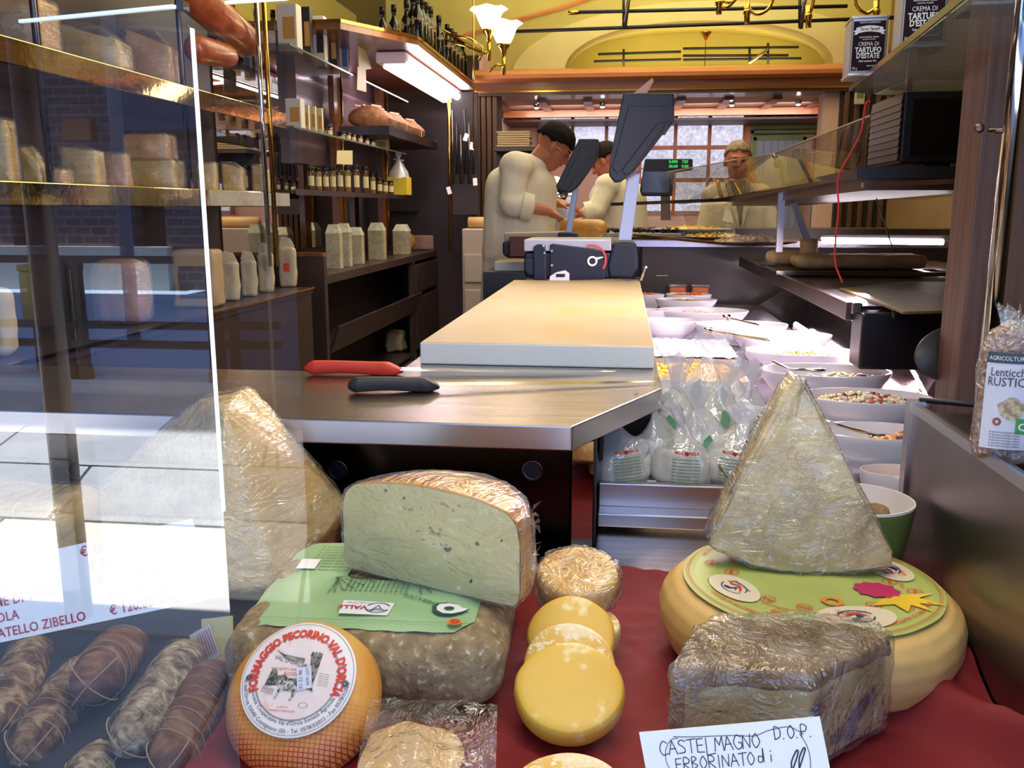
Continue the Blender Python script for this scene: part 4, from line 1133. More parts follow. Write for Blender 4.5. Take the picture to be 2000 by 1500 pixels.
# 9. handwritten card
c1, c2, c3 = at(1248, 1430, Y=.688), at(1601, 1399, Y=.688), at(1622, 1500, Y=.676)
hc = thing('price_card', 'handwritten white card CASTELMAGNO D.O.P. in front of the blue cheese block', 'sign', c1)
ux = (c2 - c1).normalized(); wq = (c2 - c1).length
Mc = basis(c1, ux, zdir=(0, -.97, .22)); setM(hc, Mc)
m = MB().add([(0, 0, 0), (wq, 0, 0), (wq + .004, -.10, 0), (.004, -.10, 0)], [(0, 1, 2, 3)]); m.build('card', paper, hc, solid=.0006)
m = MB()
FW = lambda x, y: (x + .0006 * math.sin(y * 900), y + .0007 * math.sin(x * 160), .0007)
KW = wq / .139
pen = [(.030, -.0075), (.024, -.0085), (.019, -.016), (.018, -.026), (.021, -.036), (.022, -.05), (.020, -.07)]
def smooth_path(P, k=6):
    out = []
    for i in range(len(P) - 1):
        p0 = P[max(0, i - 1)]; p1 = P[i]; p2 = P[i + 1]; p3 = P[min(len(P) - 1, i + 2)]
        for j in range(k):
            t = j / k
            out.append(tuple(.5 * ((2 * p1[a]) + (-p0[a] + p2[a]) * t + (2 * p0[a] - 5 * p1[a] + 4 * p2[a] - p3[a]) * t * t + (-p0[a] + 3 * p1[a] - 3 * p2[a] + p3[a]) * t ** 3) for a in (0, 1)))
    return out + [P[-1]]
pen = [(a * KW, b__) for a, b__ in pen]
stroke(m, smooth_path(pen), .0005, .0008)
stroke(m, smooth_path([(a * KW, b__) for a, b__ in [(.026, -.006), (.04, -.0075), (.06, -.0085), (.075, -.0095), (.088, -.011), (.10, -.0075), (.114, -.006), (.120, -.009), (.125, -.013)]]), .0005, .0008)
stroke(m, smooth_path([(a * KW, b__) for a, b__ in [(.122, -.012), (.126, -.022), (.127, -.034), (.125, -.05), (.124, -.07)]]), .0005, .0008)
LET = {'C': [[(.6, .85), (.3, 1), (.05, .5), (.25, .02), (.65, .12)]], 'A': [[(0, 0), (.3, 1), (.65, 0)], [(.12, .4), (.55, .42)]], 'S': [[(.6, .85), (.3, 1), (.1, .75), (.5, .4), (.5, .1), (.05, .05)]],
       'T': [[(0, .95), (.7, 1)], [(.35, 1), (.32, 0)]], 'E': [[(.55, .97), (.1, .95), (.08, .03), (.6, 0)], [(.1, .5), (.5, .52)]], 'L': [[(.1, 1), (.06, -.25), (.7, -.15)]],
       'M': [[(0, 0), (.1, .95), (.35, .4), (.6, 1), (.65, 0)]], 'G': [[(.6, .85), (.3, 1), (.05, .5), (.3, 0), (.6, .15), (.6, .45), (.4, .45)]], 'N': [[(0, 0), (.05, .95), (.5, .05), (.6, 1)]],
       'O': [[(.3, 1), (.03, .55), (.25, 0), (.58, .45), (.35, 1)]], 'R': [[(.05, 0), (.08, 1), (.5, .85), (.45, .55), (.1, .48), (.6, 0)]], 'B': [[(.05, 0), (.08, 1), (.45, .85), (.1, .55), (.5, .3), (.05, 0)]],
       'I': [[(.2, 0), (.22, 1)]], 'D': [[(.05, 0), (.08, 1), (.5, .75), (.45, .2), (.02, 0)]], 'P': [[(.05, 0), (.08, 1), (.5, .85), (.4, .5), (.1, .45)]], 'd': [[(.45, .35), (.15, .45), (.1, .05), (.4, .1), (.5, 1.0), (.5, 0)]], 'i': [[(.2, 0), (.22, .5)], [(.22, .72), (.23, .8)]], '.': [[(.1, 0), (.16, .04)]]}
def hand(m, s_, x, y, h, adv=.82, w_=.0006):
    for ch in s_:
        if ch in LET:
            for P in LET[ch]:
                PP = smooth_path(P, 4) if ch in 'CSGOBDPRdU' else P
                stroke2(m, [(x + a * h * .95, y + b_ * h) for a, b_ in PP], w_, .0008)
        x += h * (adv if ch not in 'I.i ' else .45)
rot_keep = m.M; 
W = wq
hand(m, 'CASTELMAGNO', .10 * W, -.140 * W, .078 * W, .66, .0007); hand(m, 'D.O.P.', .74 * W, -.105 * W, .070 * W, .58, .0007)
hand(m, 'ERBORINATO', .175 * W, -.232 * W, .070 * W, .66, .0007); hand(m, 'di', .63 * W, -.222 * W, .076 * W, .8, .0007)
KS = W / .139
stroke(m, smooth_path([(.112 * KS, -.042), (.1165 * KS, -.033), (.119 * KS, -.0265), (.1175 * KS, -.026), (.113 * KS, -.034), (.112 * KS, -.042)]), .0011, .0008); stroke(m, smooth_path([(.118 * KS, -.040), (.122 * KS, -.031), (.1245 * KS, -.025), (.123 * KS, -.0245), (.119 * KS, -.032), (.118 * KS, -.04)]), .0011, .0008)
m.build('handwriting', ink_dark, hc)

# 10. orange veined piece in a clear bag, bottom
gp = thing('bagged_cheese_piece', 'pale orange cheese piece with green-blue veins in a clear bag, bottom edge of the display', 'cheese', (at(815, 1460, Y=.74).x, .74, ZB))
Og = gp.location.copy()
P = [at(*q_) - Og for q_ in ()]
def gg(px, py, Y): return at(px, py, Y=Y) - Og
P = [gg(725, 1430, .73), gg(790, 1404, .75), gg(880, 1424, .75), gg(905, 1446, .74), gg(912, 1475, .73), gg(700, 1475, .69), gg(690, 1520, .67), gg(870, 1540, .66), gg(905, 1500, .70), gg(740, 1395 + 60, .78), gg(890, 1500, .76)]
for q in P: q.z = max(q.z, .004)
gorg = mat('orange_veined_paste', [(.3, L(226, 178, 110)), (.7, L(238, 202, 140))], .45, 0, 9, 5, spots=[(16, .63, .70, L(120, 124, 88))], sss=.1, bump=.2)
MB().hull(P).build('paste', [gorg, mat('amber_rind', L(196, 120, 34), .35)], gp, True, bevel=.004, cut=5, angle=70, disp=lambda co: .003 * noise.noise(co * 30), facemat=None)
for f in gp.children[0].data.polygons:
    if f.normal.x > .45: f.material_index = 1
def bagfn(u, v):
    a = gg(725, 1372, .77).lerp(gg(972, 1384, .75), u); b__ = gg(690, 1545, .655).lerp(gg(968, 1545, .655), u)
    p = a.lerp(b__, v) + Vector((0, 0, .004)); k = 1 - min(1, abs(u - .42) / .4)
    p += Vector((0, -.004, .014)) * max(0, k) * math.sin(PI * min(1, v * .9 + .05))
    p += Vector((0, -.3, .9)) * (.004 * noise.noise(p * 45) + .003 * (1 - abs(noise.noise(p * 60))) ** 5)
    p.z = max(p.z, .002); return p
MB().grid(bagfn, 50, 40).build('plastic_bag', wrap2, gp, True)

# 11. salami
salm = [mat('salami_mould_brown', [(.32, L(64, 42, 30)), (.46, L(112, 80, 56)), (.56, L(164, 140, 108)), (.72, L(206, 190, 158))], .8, 0, 34, 9, bump=1.0, bscale=110, bd=.008, stretch=(1, 1, 1.1), dist=1.2),
        mat('salami_mould_grey', [(.32, L(70, 56, 44)), (.44, L(126, 108, 84)), (.56, L(180, 166, 140)), (.70, L(222, 214, 196))], .85, 0, 36, 9, bump=1.0, bscale=110, bd=.009, stretch=(1, 1, 1.2), dist=1.4),
        mat('salami_red_brown', [(.3, L(72, 42, 32)), (.5, L(116, 76, 54)), (.68, L(160, 128, 94))], .7, 0, 24, 8, bump=.9, bscale=90, bd=.006, stretch=(1, 1, 1.4), dist=1.0, spots=[(24, .64, .72, L(190, 150, 104))])]
string_m = mat('butcher_string', L(176, 150, 112), .9)
def salami(label, a, b_, r, mi, seed, rings=7):
    a = Vector(a); b_ = Vector(b_); ax = (b_ - a); ln = ax.length
    t = thing('salami', label, 'salami', a, 0, 'salami piled at the left')
    setM(t, cone_frame(a, ax, (1, 0, .2)))
    prof = []
    n_ = 44
    for i in range(n_ + 1):
        u = i / n_; z = -r * .9 + (ln + r * 1.8) * u
        k = min(1, math.sqrt(max(0, 1 - ((u - .5) * 2) ** 6)) * 1.0)
        rr_ = r * k * (.82 + .18 * math.sin(PI * min(1, u + .12)))
        prof.append((max(rr_, .0004), z))
    m = MB().lathe(prof, 40)
    rz = [ln * (k + .5) / rings for k in range(rings)]
    out = []
    for p in m.v:
        g = min(abs(p.z - q_ - .25 * p.x) for q_ in rz)
        f = 1 - .035 * math.exp(-(g / .003) ** 2) + .12 * noise.noise(Vector((p.x * 30, p.y * 30, p.z * 18 + seed))) + .05 * noise.noise(Vector((p.x * 80, p.y * 80, p.z * 60 + seed)))
        out.append(Vector((p.x * f, p.y * f, p.z)))
    m.v = out; m.build('sausage', salm[mi], t, True, weld=.0003)
    for k, q_ in enumerate(rz):
        mm = MB(); pts = []
        for i in range(25):
            an = 2 * PI * i / 24; rr_ = r * .965; x, y = rr_ * math.cos(an), rr_ * math.sin(an)
            z = q_ + .25 * x; f = 1.0 + .10 * noise.noise(Vector((x * 30, y * 30, z * 18 + seed)))
            pts.append((x * f, y * f, z))
        mm.tube(pts, .00045, 5, False); mm.build('string', string_m, t, True)
    mm = MB()
    for an in (.6, 2.2, 3.9, 5.4):
        pts = [(r * 1.0 * math.cos(an) * math.sin(tt), r * 1.0 * math.sin(an) * math.sin(tt), ln + r * .86 * math.cos(tt) * 1.02) for tt in [PI / 2 * j / 8 for j in range(9)]]
        mm.tube(pts, .0007, 5)
    mm.tube([(0, 0, -r * .85), (.006, .002, -r - .008), (.0, .006, -r - .016), (-.007, .003, -r - .008), (0, 0, -r * .9)], .0009, 5); mm.build('string_knot', string_m, t, True)
    return t
salami('reddish salami lying on top of the pile, rounded end tied with string facing the street', at(245, 1262, Y=.96), at(182, 1328, Y=.80), .0315, 2, 1, 5)
salami('pale mould-covered salami right of the top one, ending near the bottom edge', at(362, 1285, Y=.90), at(258, 1436, Y=.745), .0285, 1, 2, 11)
salami('mottled salami at the far left edge of the pile', at(62, 1278, Y=.93), at(0, 1420, Y=.78), .030, 0, 3, 8)
salami('brown salami beneath the top one, its end at the bottom left corner', at(165, 1320, Y=.90), at(62, 1462, Y=.735), .0300, 0, 4, 8)
salami('dark salami squeezed against the orange pecorino wheel', at(412, 1330, Y=.86), at(335, 1480, Y=.735), .0275, 2, 5, 7)
salami('small salami end showing at the bottom between the pale and brown ones', at(215, 1480, Y=.78), at(170, 1530, Y=.70), .0270, 1, 6, 4)
tg = thing('salami_tag', 'small cream and white product tag behind the salami beside the pecorino wheel', 'tag', at(425, 1250, Y=.93))
MB().box((0, 0, 0), (.040, .0008, .052), (R(-25), R(-10), 0)).build('cream_card', mat('cream_card', L(212, 204, 140), .5), tg)
o = MB().box((0, 0, 0), (.030, .0008, .046), (R(-25), R(-32), 0)).build('white_card', mat('grey_white_card', L(208, 212, 222), .5), tg); o.location = (-.011, -.010, -.006)
mm = MB()
for k in range(6): mm.box((-.004 + k * .0035, -.0009, .004), (.0008, .0004, .03))
oo = mm.build('print_lines', ink_red, o); oo.rotation_euler = (R(-25), R(-32), 0)
o2 = MB().cyl((0, -.0012, 0), (0, -.0016, 0), .007, n=20).build('round_print', mat('tag_olive', L(150, 140, 60), .5), o); o2.rotation_euler = (R(-25), 0, 0); o2.location = (-.004, 0, -.012)

# 12. price sheet, red letters
Yp = .605
br_, tr_ = at(425, 1167, Y=Yp), at(418, 1022, Y=Yp)
bl_ = at(0, 1255, Y=Yp)
ux = (br_ - bl_).normalized()
ps = thing('price_sheet', 'white sheet of salami prices in red letters propped across the lower left', 'sign', br_)
Msh = basis(br_, ux, zdir=(0, -1, .0)); setM(ps, Msh)
px2m = (br_ - bl_).length / math.hypot(425, 88)
hgt = 146 * px2m
MB().add([(0, 0, 0), (.0005, hgt, 0), (-.25, hgt * 1.0, 0), (-.25, 0, 0)], [(0, 1, 2, 3)][:1]).build('sheet', paper, ps, solid=.0005)
m = MB()
u_ = px2m; SH = .22
rows = [('CULATELLO ZIBELLO', -252), ('AOLA', -378), ('ME DI VIALE', -288), ('ME FELINO', -302), ('SPECK STRUZZI', -284)]
def rtext(m, s_, size, xr, y):
    vs, fs = textdata(s_, size, .012, 1.02); mxr = max(v.x + v.y * SH for v in vs)
    m.add([Vector(((v.x + v.y * SH - mxr) * .93 + xr, v.y + y, .0006)) for v in vs], fs)
for k, (s_, xr) in enumerate(rows): rtext(m, s_, 25 * u_, xr * u_ + .0, (16 + 28.6 * k) * u_)
for k, s_ in enumerate(('€ 120.00 al kg', '€ 56.00 al kg', '€ 35.00 al kg', '€ 35.00 al kg', '€ 35.00 al kg')): rtext(m, s_, 25 * u_, (-66 - (7 * k)) * u_, (16 + 28.6 * k) * u_)
m.build('red_lettering', ink_red, ps)
# ================================================================ STEEL COUNTER
CT = .955
F = lambda px, py: at(px, py, Z=CT)
pA, pB, pC = F(1118, 828), F(1293, 758), F(1283, 716)
xR = F(1270, 640).x + .012
yF = F(900, 827).y
xBL, xBR = F(815, 716).x, F(1277, 716).x
ct = thing('steel_counter', 'brushed steel counter with chamfered corner carrying the knives and long cutting board', 'counter', (0, yF, 0))
def ic(b, name, m, par=ct, **k):
    o = b.build(name, m, par, **k); o.location = -Vector(ct.location) if par == ct else (0, 0, 0); return o
yB1 = F(560, 724).y
poly = [(-1.25, yF), (pA.x, yF), (pB.x, pB.y), (pB.x, 4.05), (xBL - .02, 4.05), (xBL - .02, yB1), (-1.25, yB1)]
TK = CT - at(1118, 882, Y=yF).z
top = ic(MB().prism([(x, y) for x, y in poly], CT - TK, CT), 'worktop', [steel, steel_edge], bevel=.0025, bseg=2, facemat=lambda c_, n_: 0 if n_.z > .9 else 1)
yP = yF + .10
z0_ = .55
ic(MB().span((-1.25, yP, z0_), (at(1112, 960, Y=yP).x, yP + .02, CT - TK)), 'front_panel', mat('dark_panel_steel', L(60, 54, 52), .18, 1))
for k, px in enumerate((-30, 60, 150, 240, 660, 1040)):
    q = at(px, 918, Y=yP - .001)
    m = MB(); m.M = Matrix.Translation(q) @ Matrix.Rotation(R(90), 4, 'X'); m.lathe([(.0135, 0), (.0165, .001), (.0168, .004), (.0135, .002)], 24)
    ic(m, 'hole_rim', dsteel, smooth=True)
    m = MB(); m.M = Matrix.Translation(q - Vector((0, .0005, 0))) @ Matrix.Rotation(R(90), 4, 'X'); m.lathe([(0, .0), (.0135, .0), (.0135, .002)], 24); ic(m, 'hole', black)
x0, x1 = at(1117, 960, Y=yF + .06).x, at(1158, 960, Y=yF + .06).x
ic(MB().span((x0, yF + .06, z0_), (x1, yF + .12, CT - TK)), 'mirror_column', mirror)
ic(MB().span((x1 + .001, yF + .07, z0_), (x1 + .004, yF + .12, CT - TK)), 'column_edge', black)
ic(MB().span((xBL, yB1, 0), (pB.x - .02, 4.0, CT - TK)), 'cabinet', dbrown)
# long cutting board
BT = 1.0
cbx0, cbx1 = at(815, 672, Z=BT).x, at(1277, 672, Z=BT).x
cby0, cby1 = at(1000, 672, Z=BT).y, at(1100, 548, Z=BT).y
cb = thing('cutting_board', 'long thick white plastic cutting board, worn and yellowed, running back along the counter', 'cutting board', ((cbx0 + cbx1) / 2, (cby0 + cby1) / 2, CT + .0005))
wq, lq = (cbx1 - cbx0), cby1 - cby0
MB().box((0, 0, (BT - CT) / 2), (wq, lq, BT - CT)).build('board', [board_m, board_side], cb, bevel=.003, facemat=lambda c_, n_: 0 if n_.z > .8 else 1)
# second board further back left
q = at(966, 512, Z=1.0)
b2 = thing('cutting_board', 'second thick white board further back beside the man in glasses', 'cutting board', (q.x + .30, q.y + .35, CT + .001))
MB().box((0, 0, .024), (.60, .70, .046)).build('board', [board_m, board_side], b2, bevel=.003, facemat=lambda c_, n_: 0 if n_.z > .8 else 1)
ws = MB().span((q.x - .05, max(4.08, q.y - .06), .10), (q.x + .60, 4.75, CT)).build('work_table', dsteel)
solo(ws, 'steel work table under the second board behind the scales', 'table')
# knives
def knife(label, hx0, hx1, hy, bx, by, col, wpx):
    a, b_ = at(hx0, hy, Z=CT + .016), at(hx1, hy + 1, Z=CT + .014); tip = at(bx, by, Z=CT + .004)
    ax = (tip - a); ax.z = 0; ln = (b_ - a).length
    t = thing('kitchen_knife', label, 'knife', (a.x, a.y, CT)); t.rotation_euler = (0, 0, math.atan2(ax.y, ax.x))
    hm = mat(col[0], col[1], .5)
    sec = []
    n_ = 26
    vs = []; fs = []
    for i in range(n_ + 1):
        u = i / n_; x = ln * u
        w_ = .0145 * (1 - .12 * math.sin(PI * u * 1.1)) * (1 if u > .04 else .75) * (1 - .25 * max(0, (u - .85) / .15))
        off = -.003 * math.cos(u * 3.2)
        if u > .80: w_ *= 1.12
        if u > .95: w_ *= .75
        h_ = .0125 * (1 + .06 * math.cos(u * 7)) * (math.sqrt(max(.12, min(1, u / .07)))) * (1 - .75 * max(0, (u - .84) / .16) ** 1.3)
        dz_ = -.004 * max(0, (u - .84) / .16) + .002 * math.sin(u * 5)
        for k in range(16):
            an = 2 * PI * k / 16; c_, s_ = math.cos(an), math.sin(an)
            vs.append((x, off * .5 + w_ * math.copysign(abs(s_) ** .7, s_), .0138 + dz_ + h_ * math.copysign(abs(c_) ** .7, c_)))
    for i in range(n_):
        for k in range(16): fs.append((i * 16 + k, i * 16 + (k + 1) % 16, (i + 1) * 16 + (k + 1) % 16, (i + 1) * 16 + k))
    fs += [tuple(range(16))[::-1], tuple(range(n_ * 16, n_ * 16 + 16))]
    MB().add(vs, fs).build('handle', hm, t, True)
    L_ = ax.length; m = MB(); top_, bot = [], []
    for i in range(21):
        u = i / 20; x = ln * .97 + (L_ - ln * .97) * u; k = 1 - max(0, (u - .6) / .4) ** 2.0
        top_.append((x, .016)); bot.append((x, .016 - wpx * max(k, .02)))
    vs = []
    for (x, y), (x2, y2) in zip(top_, bot): vs += [(x, y, .0125 - .008 * (x - ln) / L_), (x2, y2, .0115 - .008 * (x - ln) / L_), (x, y, .0105 - .008 * (x - ln) / L_)]
    fs = []
    for i in range(20):
        a0, b0 = i * 3, i * 3 + 3
        fs += [(a0, a0 + 1, b0 + 1, b0), (a0 + 1, a0 + 2, b0 + 2, b0 + 1), (a0 + 2, a0, b0, b0 + 2)]
    m.add(vs, fs).build('blade', mat(col[0] + '_blade', L(196, 190, 176), .14, 1), t, True, angle=30)
    return t
knife('long knife with a red handle lying on the steel counter', 597, 788, 716, 1205, 730, ('red_handle', L(204, 52, 34)), .030)
knife('long knife with a black handle lying in front of the red one', 680, 858, 750, 1287, 750, ('black_handle', L(34, 34, 38)), .022)

# ================================================================ SALAD CASE
DZ = .80
yD0 = 1.46
case = thing('salad_case', 'steel serving case of white bowls lit pink, running back right of the cutting board', 'display case', (.5, yD0, 0))
def ics(b, name, m, **k):
    o = b.build(name, m, case, **k); o.location = -Vector(case.location); return o
lil = mat('case_deck_steel', [(.3, L(176, 168, 184)), (.7, L(200, 192, 206))], .22, 1, 3, 5, bump=.05, bscale=40)
xD = pB.x + .004
ics(MB().span((xD, 2.0, DZ - .03), (.86, 4.5, DZ)), 'deck', lil)
ics(MB().span((xD + .18, yD0 + .1, DZ - .04), (.56, 1.95, DZ - .012)), 'front_deck', lil)
zz = lambda py, Y: at(1300, py, Y=Y).z
xw0, xw1 = at(1183, 980, Y=yD0).x, .40
ics(MB().span((x1 + .006, yD0 - .005, zz(992, yD0)), (xw1, yD0 + .012, zz(946, yD0))), 'tray_wall', steel_edge, bevel=.002)
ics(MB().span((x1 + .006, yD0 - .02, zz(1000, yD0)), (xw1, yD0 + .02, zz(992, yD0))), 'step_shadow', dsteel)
ics(MB().span((x1 + .006, yD0 - .045, zz(1036, yD0 - .05)), (xw1, yD0 - .005, zz(1010, yD0 - .05))), 'lower_step', steel_edge, bevel=.002)
ics(MB().span((x1 + .006, yD0 - .20, ZB - .04), (xw1, yD0 - .0, ZB - .006)), 'front_ledge', steel)
ics(MB().span((x1 + .006, yD0 + .012, DZ - .14), (.56, 2.0, DZ - .10)), 'bag_well', steel_edge)
ics(MB().span((x1 + .006, yD0 + .02, DZ - .14), (x1 + .012, 1.9, CT - TK - .01)), 'well_side', black)
ics(MB().span((xD, 2.0, 0), (.86, 4.5, DZ - .03)), 'cabinet', dbrown)
# right steel end cabinet
EX = .394; EZ = 1.01
ec = thing('steel_end_cabinet', 'steel-sided end cabinet at the right, the lentil bag standing on top', 'cabinet', (EX, 1.25, 0))
def iec(b, name, m, **k):
    o = b.build(name, m, ec, **k); o.location = -Vector(ec.location); return o
pan = mat('end_panel_steel', [(.3, L(120, 108, 112)), (.7, L(150, 136, 140))], .30, 1, 2, 5, bump=.06, bscale=30)
iec(MB().span((EX, .56, .55), (EX + .012, 1.235, EZ)), 'side_panel', pan)
iec(MB().span((EX - .004, 1.235, .55), (EX + .016, 1.256, EZ + .003)), 'corner_post', steel_edge)
iec(MB().span((EX + .012, .56, EZ - .02), (.98, 1.24, EZ - .012)), 'top_panel', dsteel)
iec(MB().span((EX - .003, .56, EZ - .010), (EX + .004, 1.235, EZ + .002)), 'edge_trim', steel_edge)
iec(MB().tube([(EX + .01, 1.245, EZ + .004), (EX + .09, 1.25, EZ - .002), (EX + .16, 1.25, EZ)], .004, 6), 'black_rod', black, smooth=True)
iec(MB().span((EX + .30, .6, .5), (.98, 1.24, EZ - .02)), 'body', dbrown)

# bowls
pw = porcelain
foods = {
 'rice': ([L(236, 214, 160), L(240, 226, 190), L(226, 140, 60), L(96, 140, 50), L(236, 196, 90)], .006),
 'sea': ([L(240, 226, 206), L(226, 150, 90), L(236, 200, 120), L(150, 90, 70), L(150, 170, 70)], .011),
 'olive': ([L(244, 232, 206), L(236, 200, 190), L(120, 40, 50), L(120, 150, 60), L(240, 214, 120), L(214, 90, 90)], .008),
 'shrimp': ([L(244, 170, 90), L(240, 140, 70), L(250, 200, 130), L(220, 60, 40), L(110, 60, 60)], .013),
 'orange': ([L(226, 120, 50), L(240, 150, 70), L(210, 90, 40)], .010),
 'beans': ([L(190, 160, 110), L(206, 180, 130), L(226, 120, 70), L(140, 110, 70)], .008),
 'pale': ([L(240, 216, 196), L(236, 206, 180)], .012),
 'pasta': ([L(240, 196, 60), L(246, 210, 90), L(232, 180, 50)], .010),
}
fm = {}
def foodmat(c_):
    if c_ not in fm: fm[c_] = mat('food_%d' % len(fm), c_, .35, sss=.1)
    return fm[c_]
def food(parent, kind, rx, ry, z0, hump, n_, name='food', cx_=0, cy_=0, sq=False, seed=1):
    cols, sz = foods[kind]; rg = random.Random(seed)
    m = MB()
    def fz(x, y): return z0 + hump * max(0, 1 - (x / rx) ** 2 - (y / ry) ** 2)
    m.k = 0
    m.grid(lambda u, v: Vector((cx_ + (x_ := (2 * u - 1) * rx * (1 if sq else math.sqrt(max(0, 1 - (2 * v - 1) ** 2)))), cy_ + (y_ := (2 * v - 1) * ry), fz(x_, y_) - .002)), 10, 10)
    for i in range(n_):
        if sq: x, y = rg.uniform(-rx, rx), rg.uniform(-ry, ry)
        else:
            a = rg.uniform(0, 2 * PI); q_ = math.sqrt(rg.random()) * .97; x, y = rx * q_ * math.cos(a), ry * q_ * math.sin(a)
        m.k = rg.choice([0, 0, 0] + list(range(len(cols)))) if kind != 'pale' else rg.randrange(len(cols))
        s_ = sz * rg.uniform(.5, 1.0)
        m.ell((cx_ + x, cy_ + y, fz(x, y) + rg.uniform(-.3, .5) * sz), (s_, s_ * rg.uniform(.5, .9), s_ * rg.uniform(.4, .7)), 6, 4, (rg.uniform(-.5, .5), rg.uniform(-.5, .5), rg.uniform(0, 3)))
    o = m.build(name, [foodmat(c_) for c_ in cols], parent, True)
    return stuff(o)
def bowl(label, px, py, wpx, hratio=None, Z=.872, rz=DZ + .002, kind='rice', fill=.6, ry=None, sx=1.0, n_=220, hump=.012, fx=0, fr=.78, cols=None, Y=None, cat='bowl', grp='white serving bowls in the salad case'):
    c_ = at(px, py, Z=Z) if Y is None else at(px, py, Y=Y)
    r_ = wpx / 2 * (c_.y) / 1784 * 1.0
    ry_ = ry or r_ * .62
    H = c_.z - rz
    t = thing('serving_bowl', label, cat, (c_.x, c_.y, rz), 0, grp)
    k = ry_ / r_
    prof = [(0, .004), (r_ * .50, .004), (r_ * .52, 0), (r_ * .58, 0), (r_ * .60, .006), (r_ * .84, H * .34), (r_ * .96, H * .74), (r_ * 1.0, H * .95), (r_ * .995, H), (r_ * .965, H), (r_ * .93, H * .74), (r_ * .80, H * .38), (r_ * .56, .012), (0, .010)]
    MB().lathe(dens(prof, 2), 56, sy=k).build('bowl', cols or pw, t, True, weld=.0002, angle=50)
    if kind:
        f0 = H * fill; rr_ = r_ * (fr)
        food(t, kind, rr_, rr_ * k, f0, hump, n_, cx_=fx * r_, seed=int(px))
    return t, c_, r_, H
bowl('white oval bowl of rice salad with peas and carrot, tongs over its rim', 1564, 684, 218, kind='rice', fill=.62, n_=420, hump=.02, fx=.05, fr=.72)
bowl('white oval bowl of seafood salad with serving spoon, below the rice bowl', 1611, 722, 250, kind='sea', fill=.6, n_=120, fx=.25, fr=.6)
bowl('large white bowl of rice salad with olives, behind the tip of the parmesan', 1690, 772, 250, kind='olive', fill=.72, n_=420, hump=.018, fx=.0, fr=.8)
bowl('white bowl of shrimp salad with a metal spoon, beside the parmesan wedge', 1712, 840, 238, kind='shrimp', fill=.5, n_=150, hump=.02, fx=.45, fr=.55)
bowl('small white bowl of orange rice at the steel cabinet edge', 1752, 918, 140, kind='orange', fill=.55, n_=120, fx=.3, fr=.6, Z=.875)
bowl('white oval bowl with metal tongs lying across it, left of the stacked one', 1447, 632, 180, kind='pale', fill=.35, n_=30)
bowl('shallow white oval bowl nearly empty, right above the rice salad', 1527, 652, 190, kind='pale', fill=.3, n_=20, Z=.868)
bowl('wide white oval dish with pale pink cream, right of the far board corner', 1372, 605, 178, kind='pale', fill=.75, n_=20, hump=.004, Z=.866)
bowl('small white bowl of beans and shrimp close beside the cutting board', 1302, 624, 120, kind='beans', fill=.6, n_=110, Z=.872, ry=.07)
bowl('small white bowl partly hidden by the board, behind the bean bowl', 1272, 604, 70, kind='beans', fill=.6, n_=40, Z=.868)
bowl('white oval dish of small beans with clear lid sheen, behind the wide pink dish', 1340, 584, 120, kind='beans', fill=.8, n_=90, Z=.862, hump=.003)
bowl('flat dish of orange salad at the far end beside the scale', 1268, 574, 60, kind='orange', fill=.8, n_=70, Z=.866)
bowl('flat dish of carrot salad under the orange tubs', 1345, 574, 90, kind='orange', fill=.85, n_=110, Z=.862, hump=.006)
gb = bowl('large bowl, white inside and olive green outside, behind the parmesan wedge', 1672, 972, 222, kind=None, Y=1.16, rz=ZB + .03, ry=.068, cols=porcelain, grp='serving bowl by the parmesan')
t = gb[0]; t['name'] = 'green'; del t['name']; t.pop('group')
bm_ = t.children[0]
gm = mat('olive_glaze', L(96, 116, 62), .25, coat=.3)
bm_.data.materials.append(gm)
for f in bm_.data.polygons:
    d = Vector((f.center.x, f.center.y, 0))
    if f.normal.dot(d) > 0.0001 and f.center.z < gb[3] * .97: f.material_index = 1
m = MB().ell((.025, -.005, .10), (.018, .016, .014), 14, 10); m.radial(.006, 60, 1, (.025, 0, .10))
o = m.build('truffle', mat('truffle_brown', [(.3, L(120, 96, 66)), (.7, L(170, 146, 104))], .8, 0, 60, bump=.6), None, True)
solo(o, 'small knobbly pale truffle lying inside the green bowl', 'truffle', loc=(gb[1].x, gb[1].y, ZB + .03 - .0))
# bowl behind the wedge with a fork
bowl('white bowl hidden behind the parmesan wedge with a fork sticking out left', 1478, 925, 110, kind='pale', fill=.6, Y=1.40, n_=20, rz=.80)
def spoon(name, label, pts, r=.0028, head=None, cat='cutlery', m_=chrome):
    P = [Vector(p) for p in pts]; t = thing(name, label, cat, P[0])
    m = MB(); m.tube([p - P[0] for p in P], r, 8); m.build('handle', m_, t, True)
    if head:
        m = MB().ell(P[-1] - P[0], head, 14, 8, (0, 0, math.atan2(P[-1].y - P[-2].y, P[-1].x - P[-2].x))); m.build('spoon_head', m_, t, True)
    return t
spoon('fork', 'steel fork handle curving out left of the parmesan wedge over the bags', [at(1402, 906, Y=1.36), at(1412, 925, Y=1.37), at(1428, 940, Y=1.38), at(1445, 950, Y=1.4)], .002)
spoon('serving_spoon', 'steel serving spoon in the shrimp salad bowl', [at(1598, 818, Y=1.64), at(1660, 838, Y=1.66), at(1722, 852, Y=1.69)], .003, (.026, .016, .005))
spoon('serving_spoon', 'steel serving spoon in the seafood salad bowl', [at(1508, 705, Y=2.16), at(1545, 722, Y=2.15), at(1592, 722, Y=2.15)], .003, (.026, .015, .005))
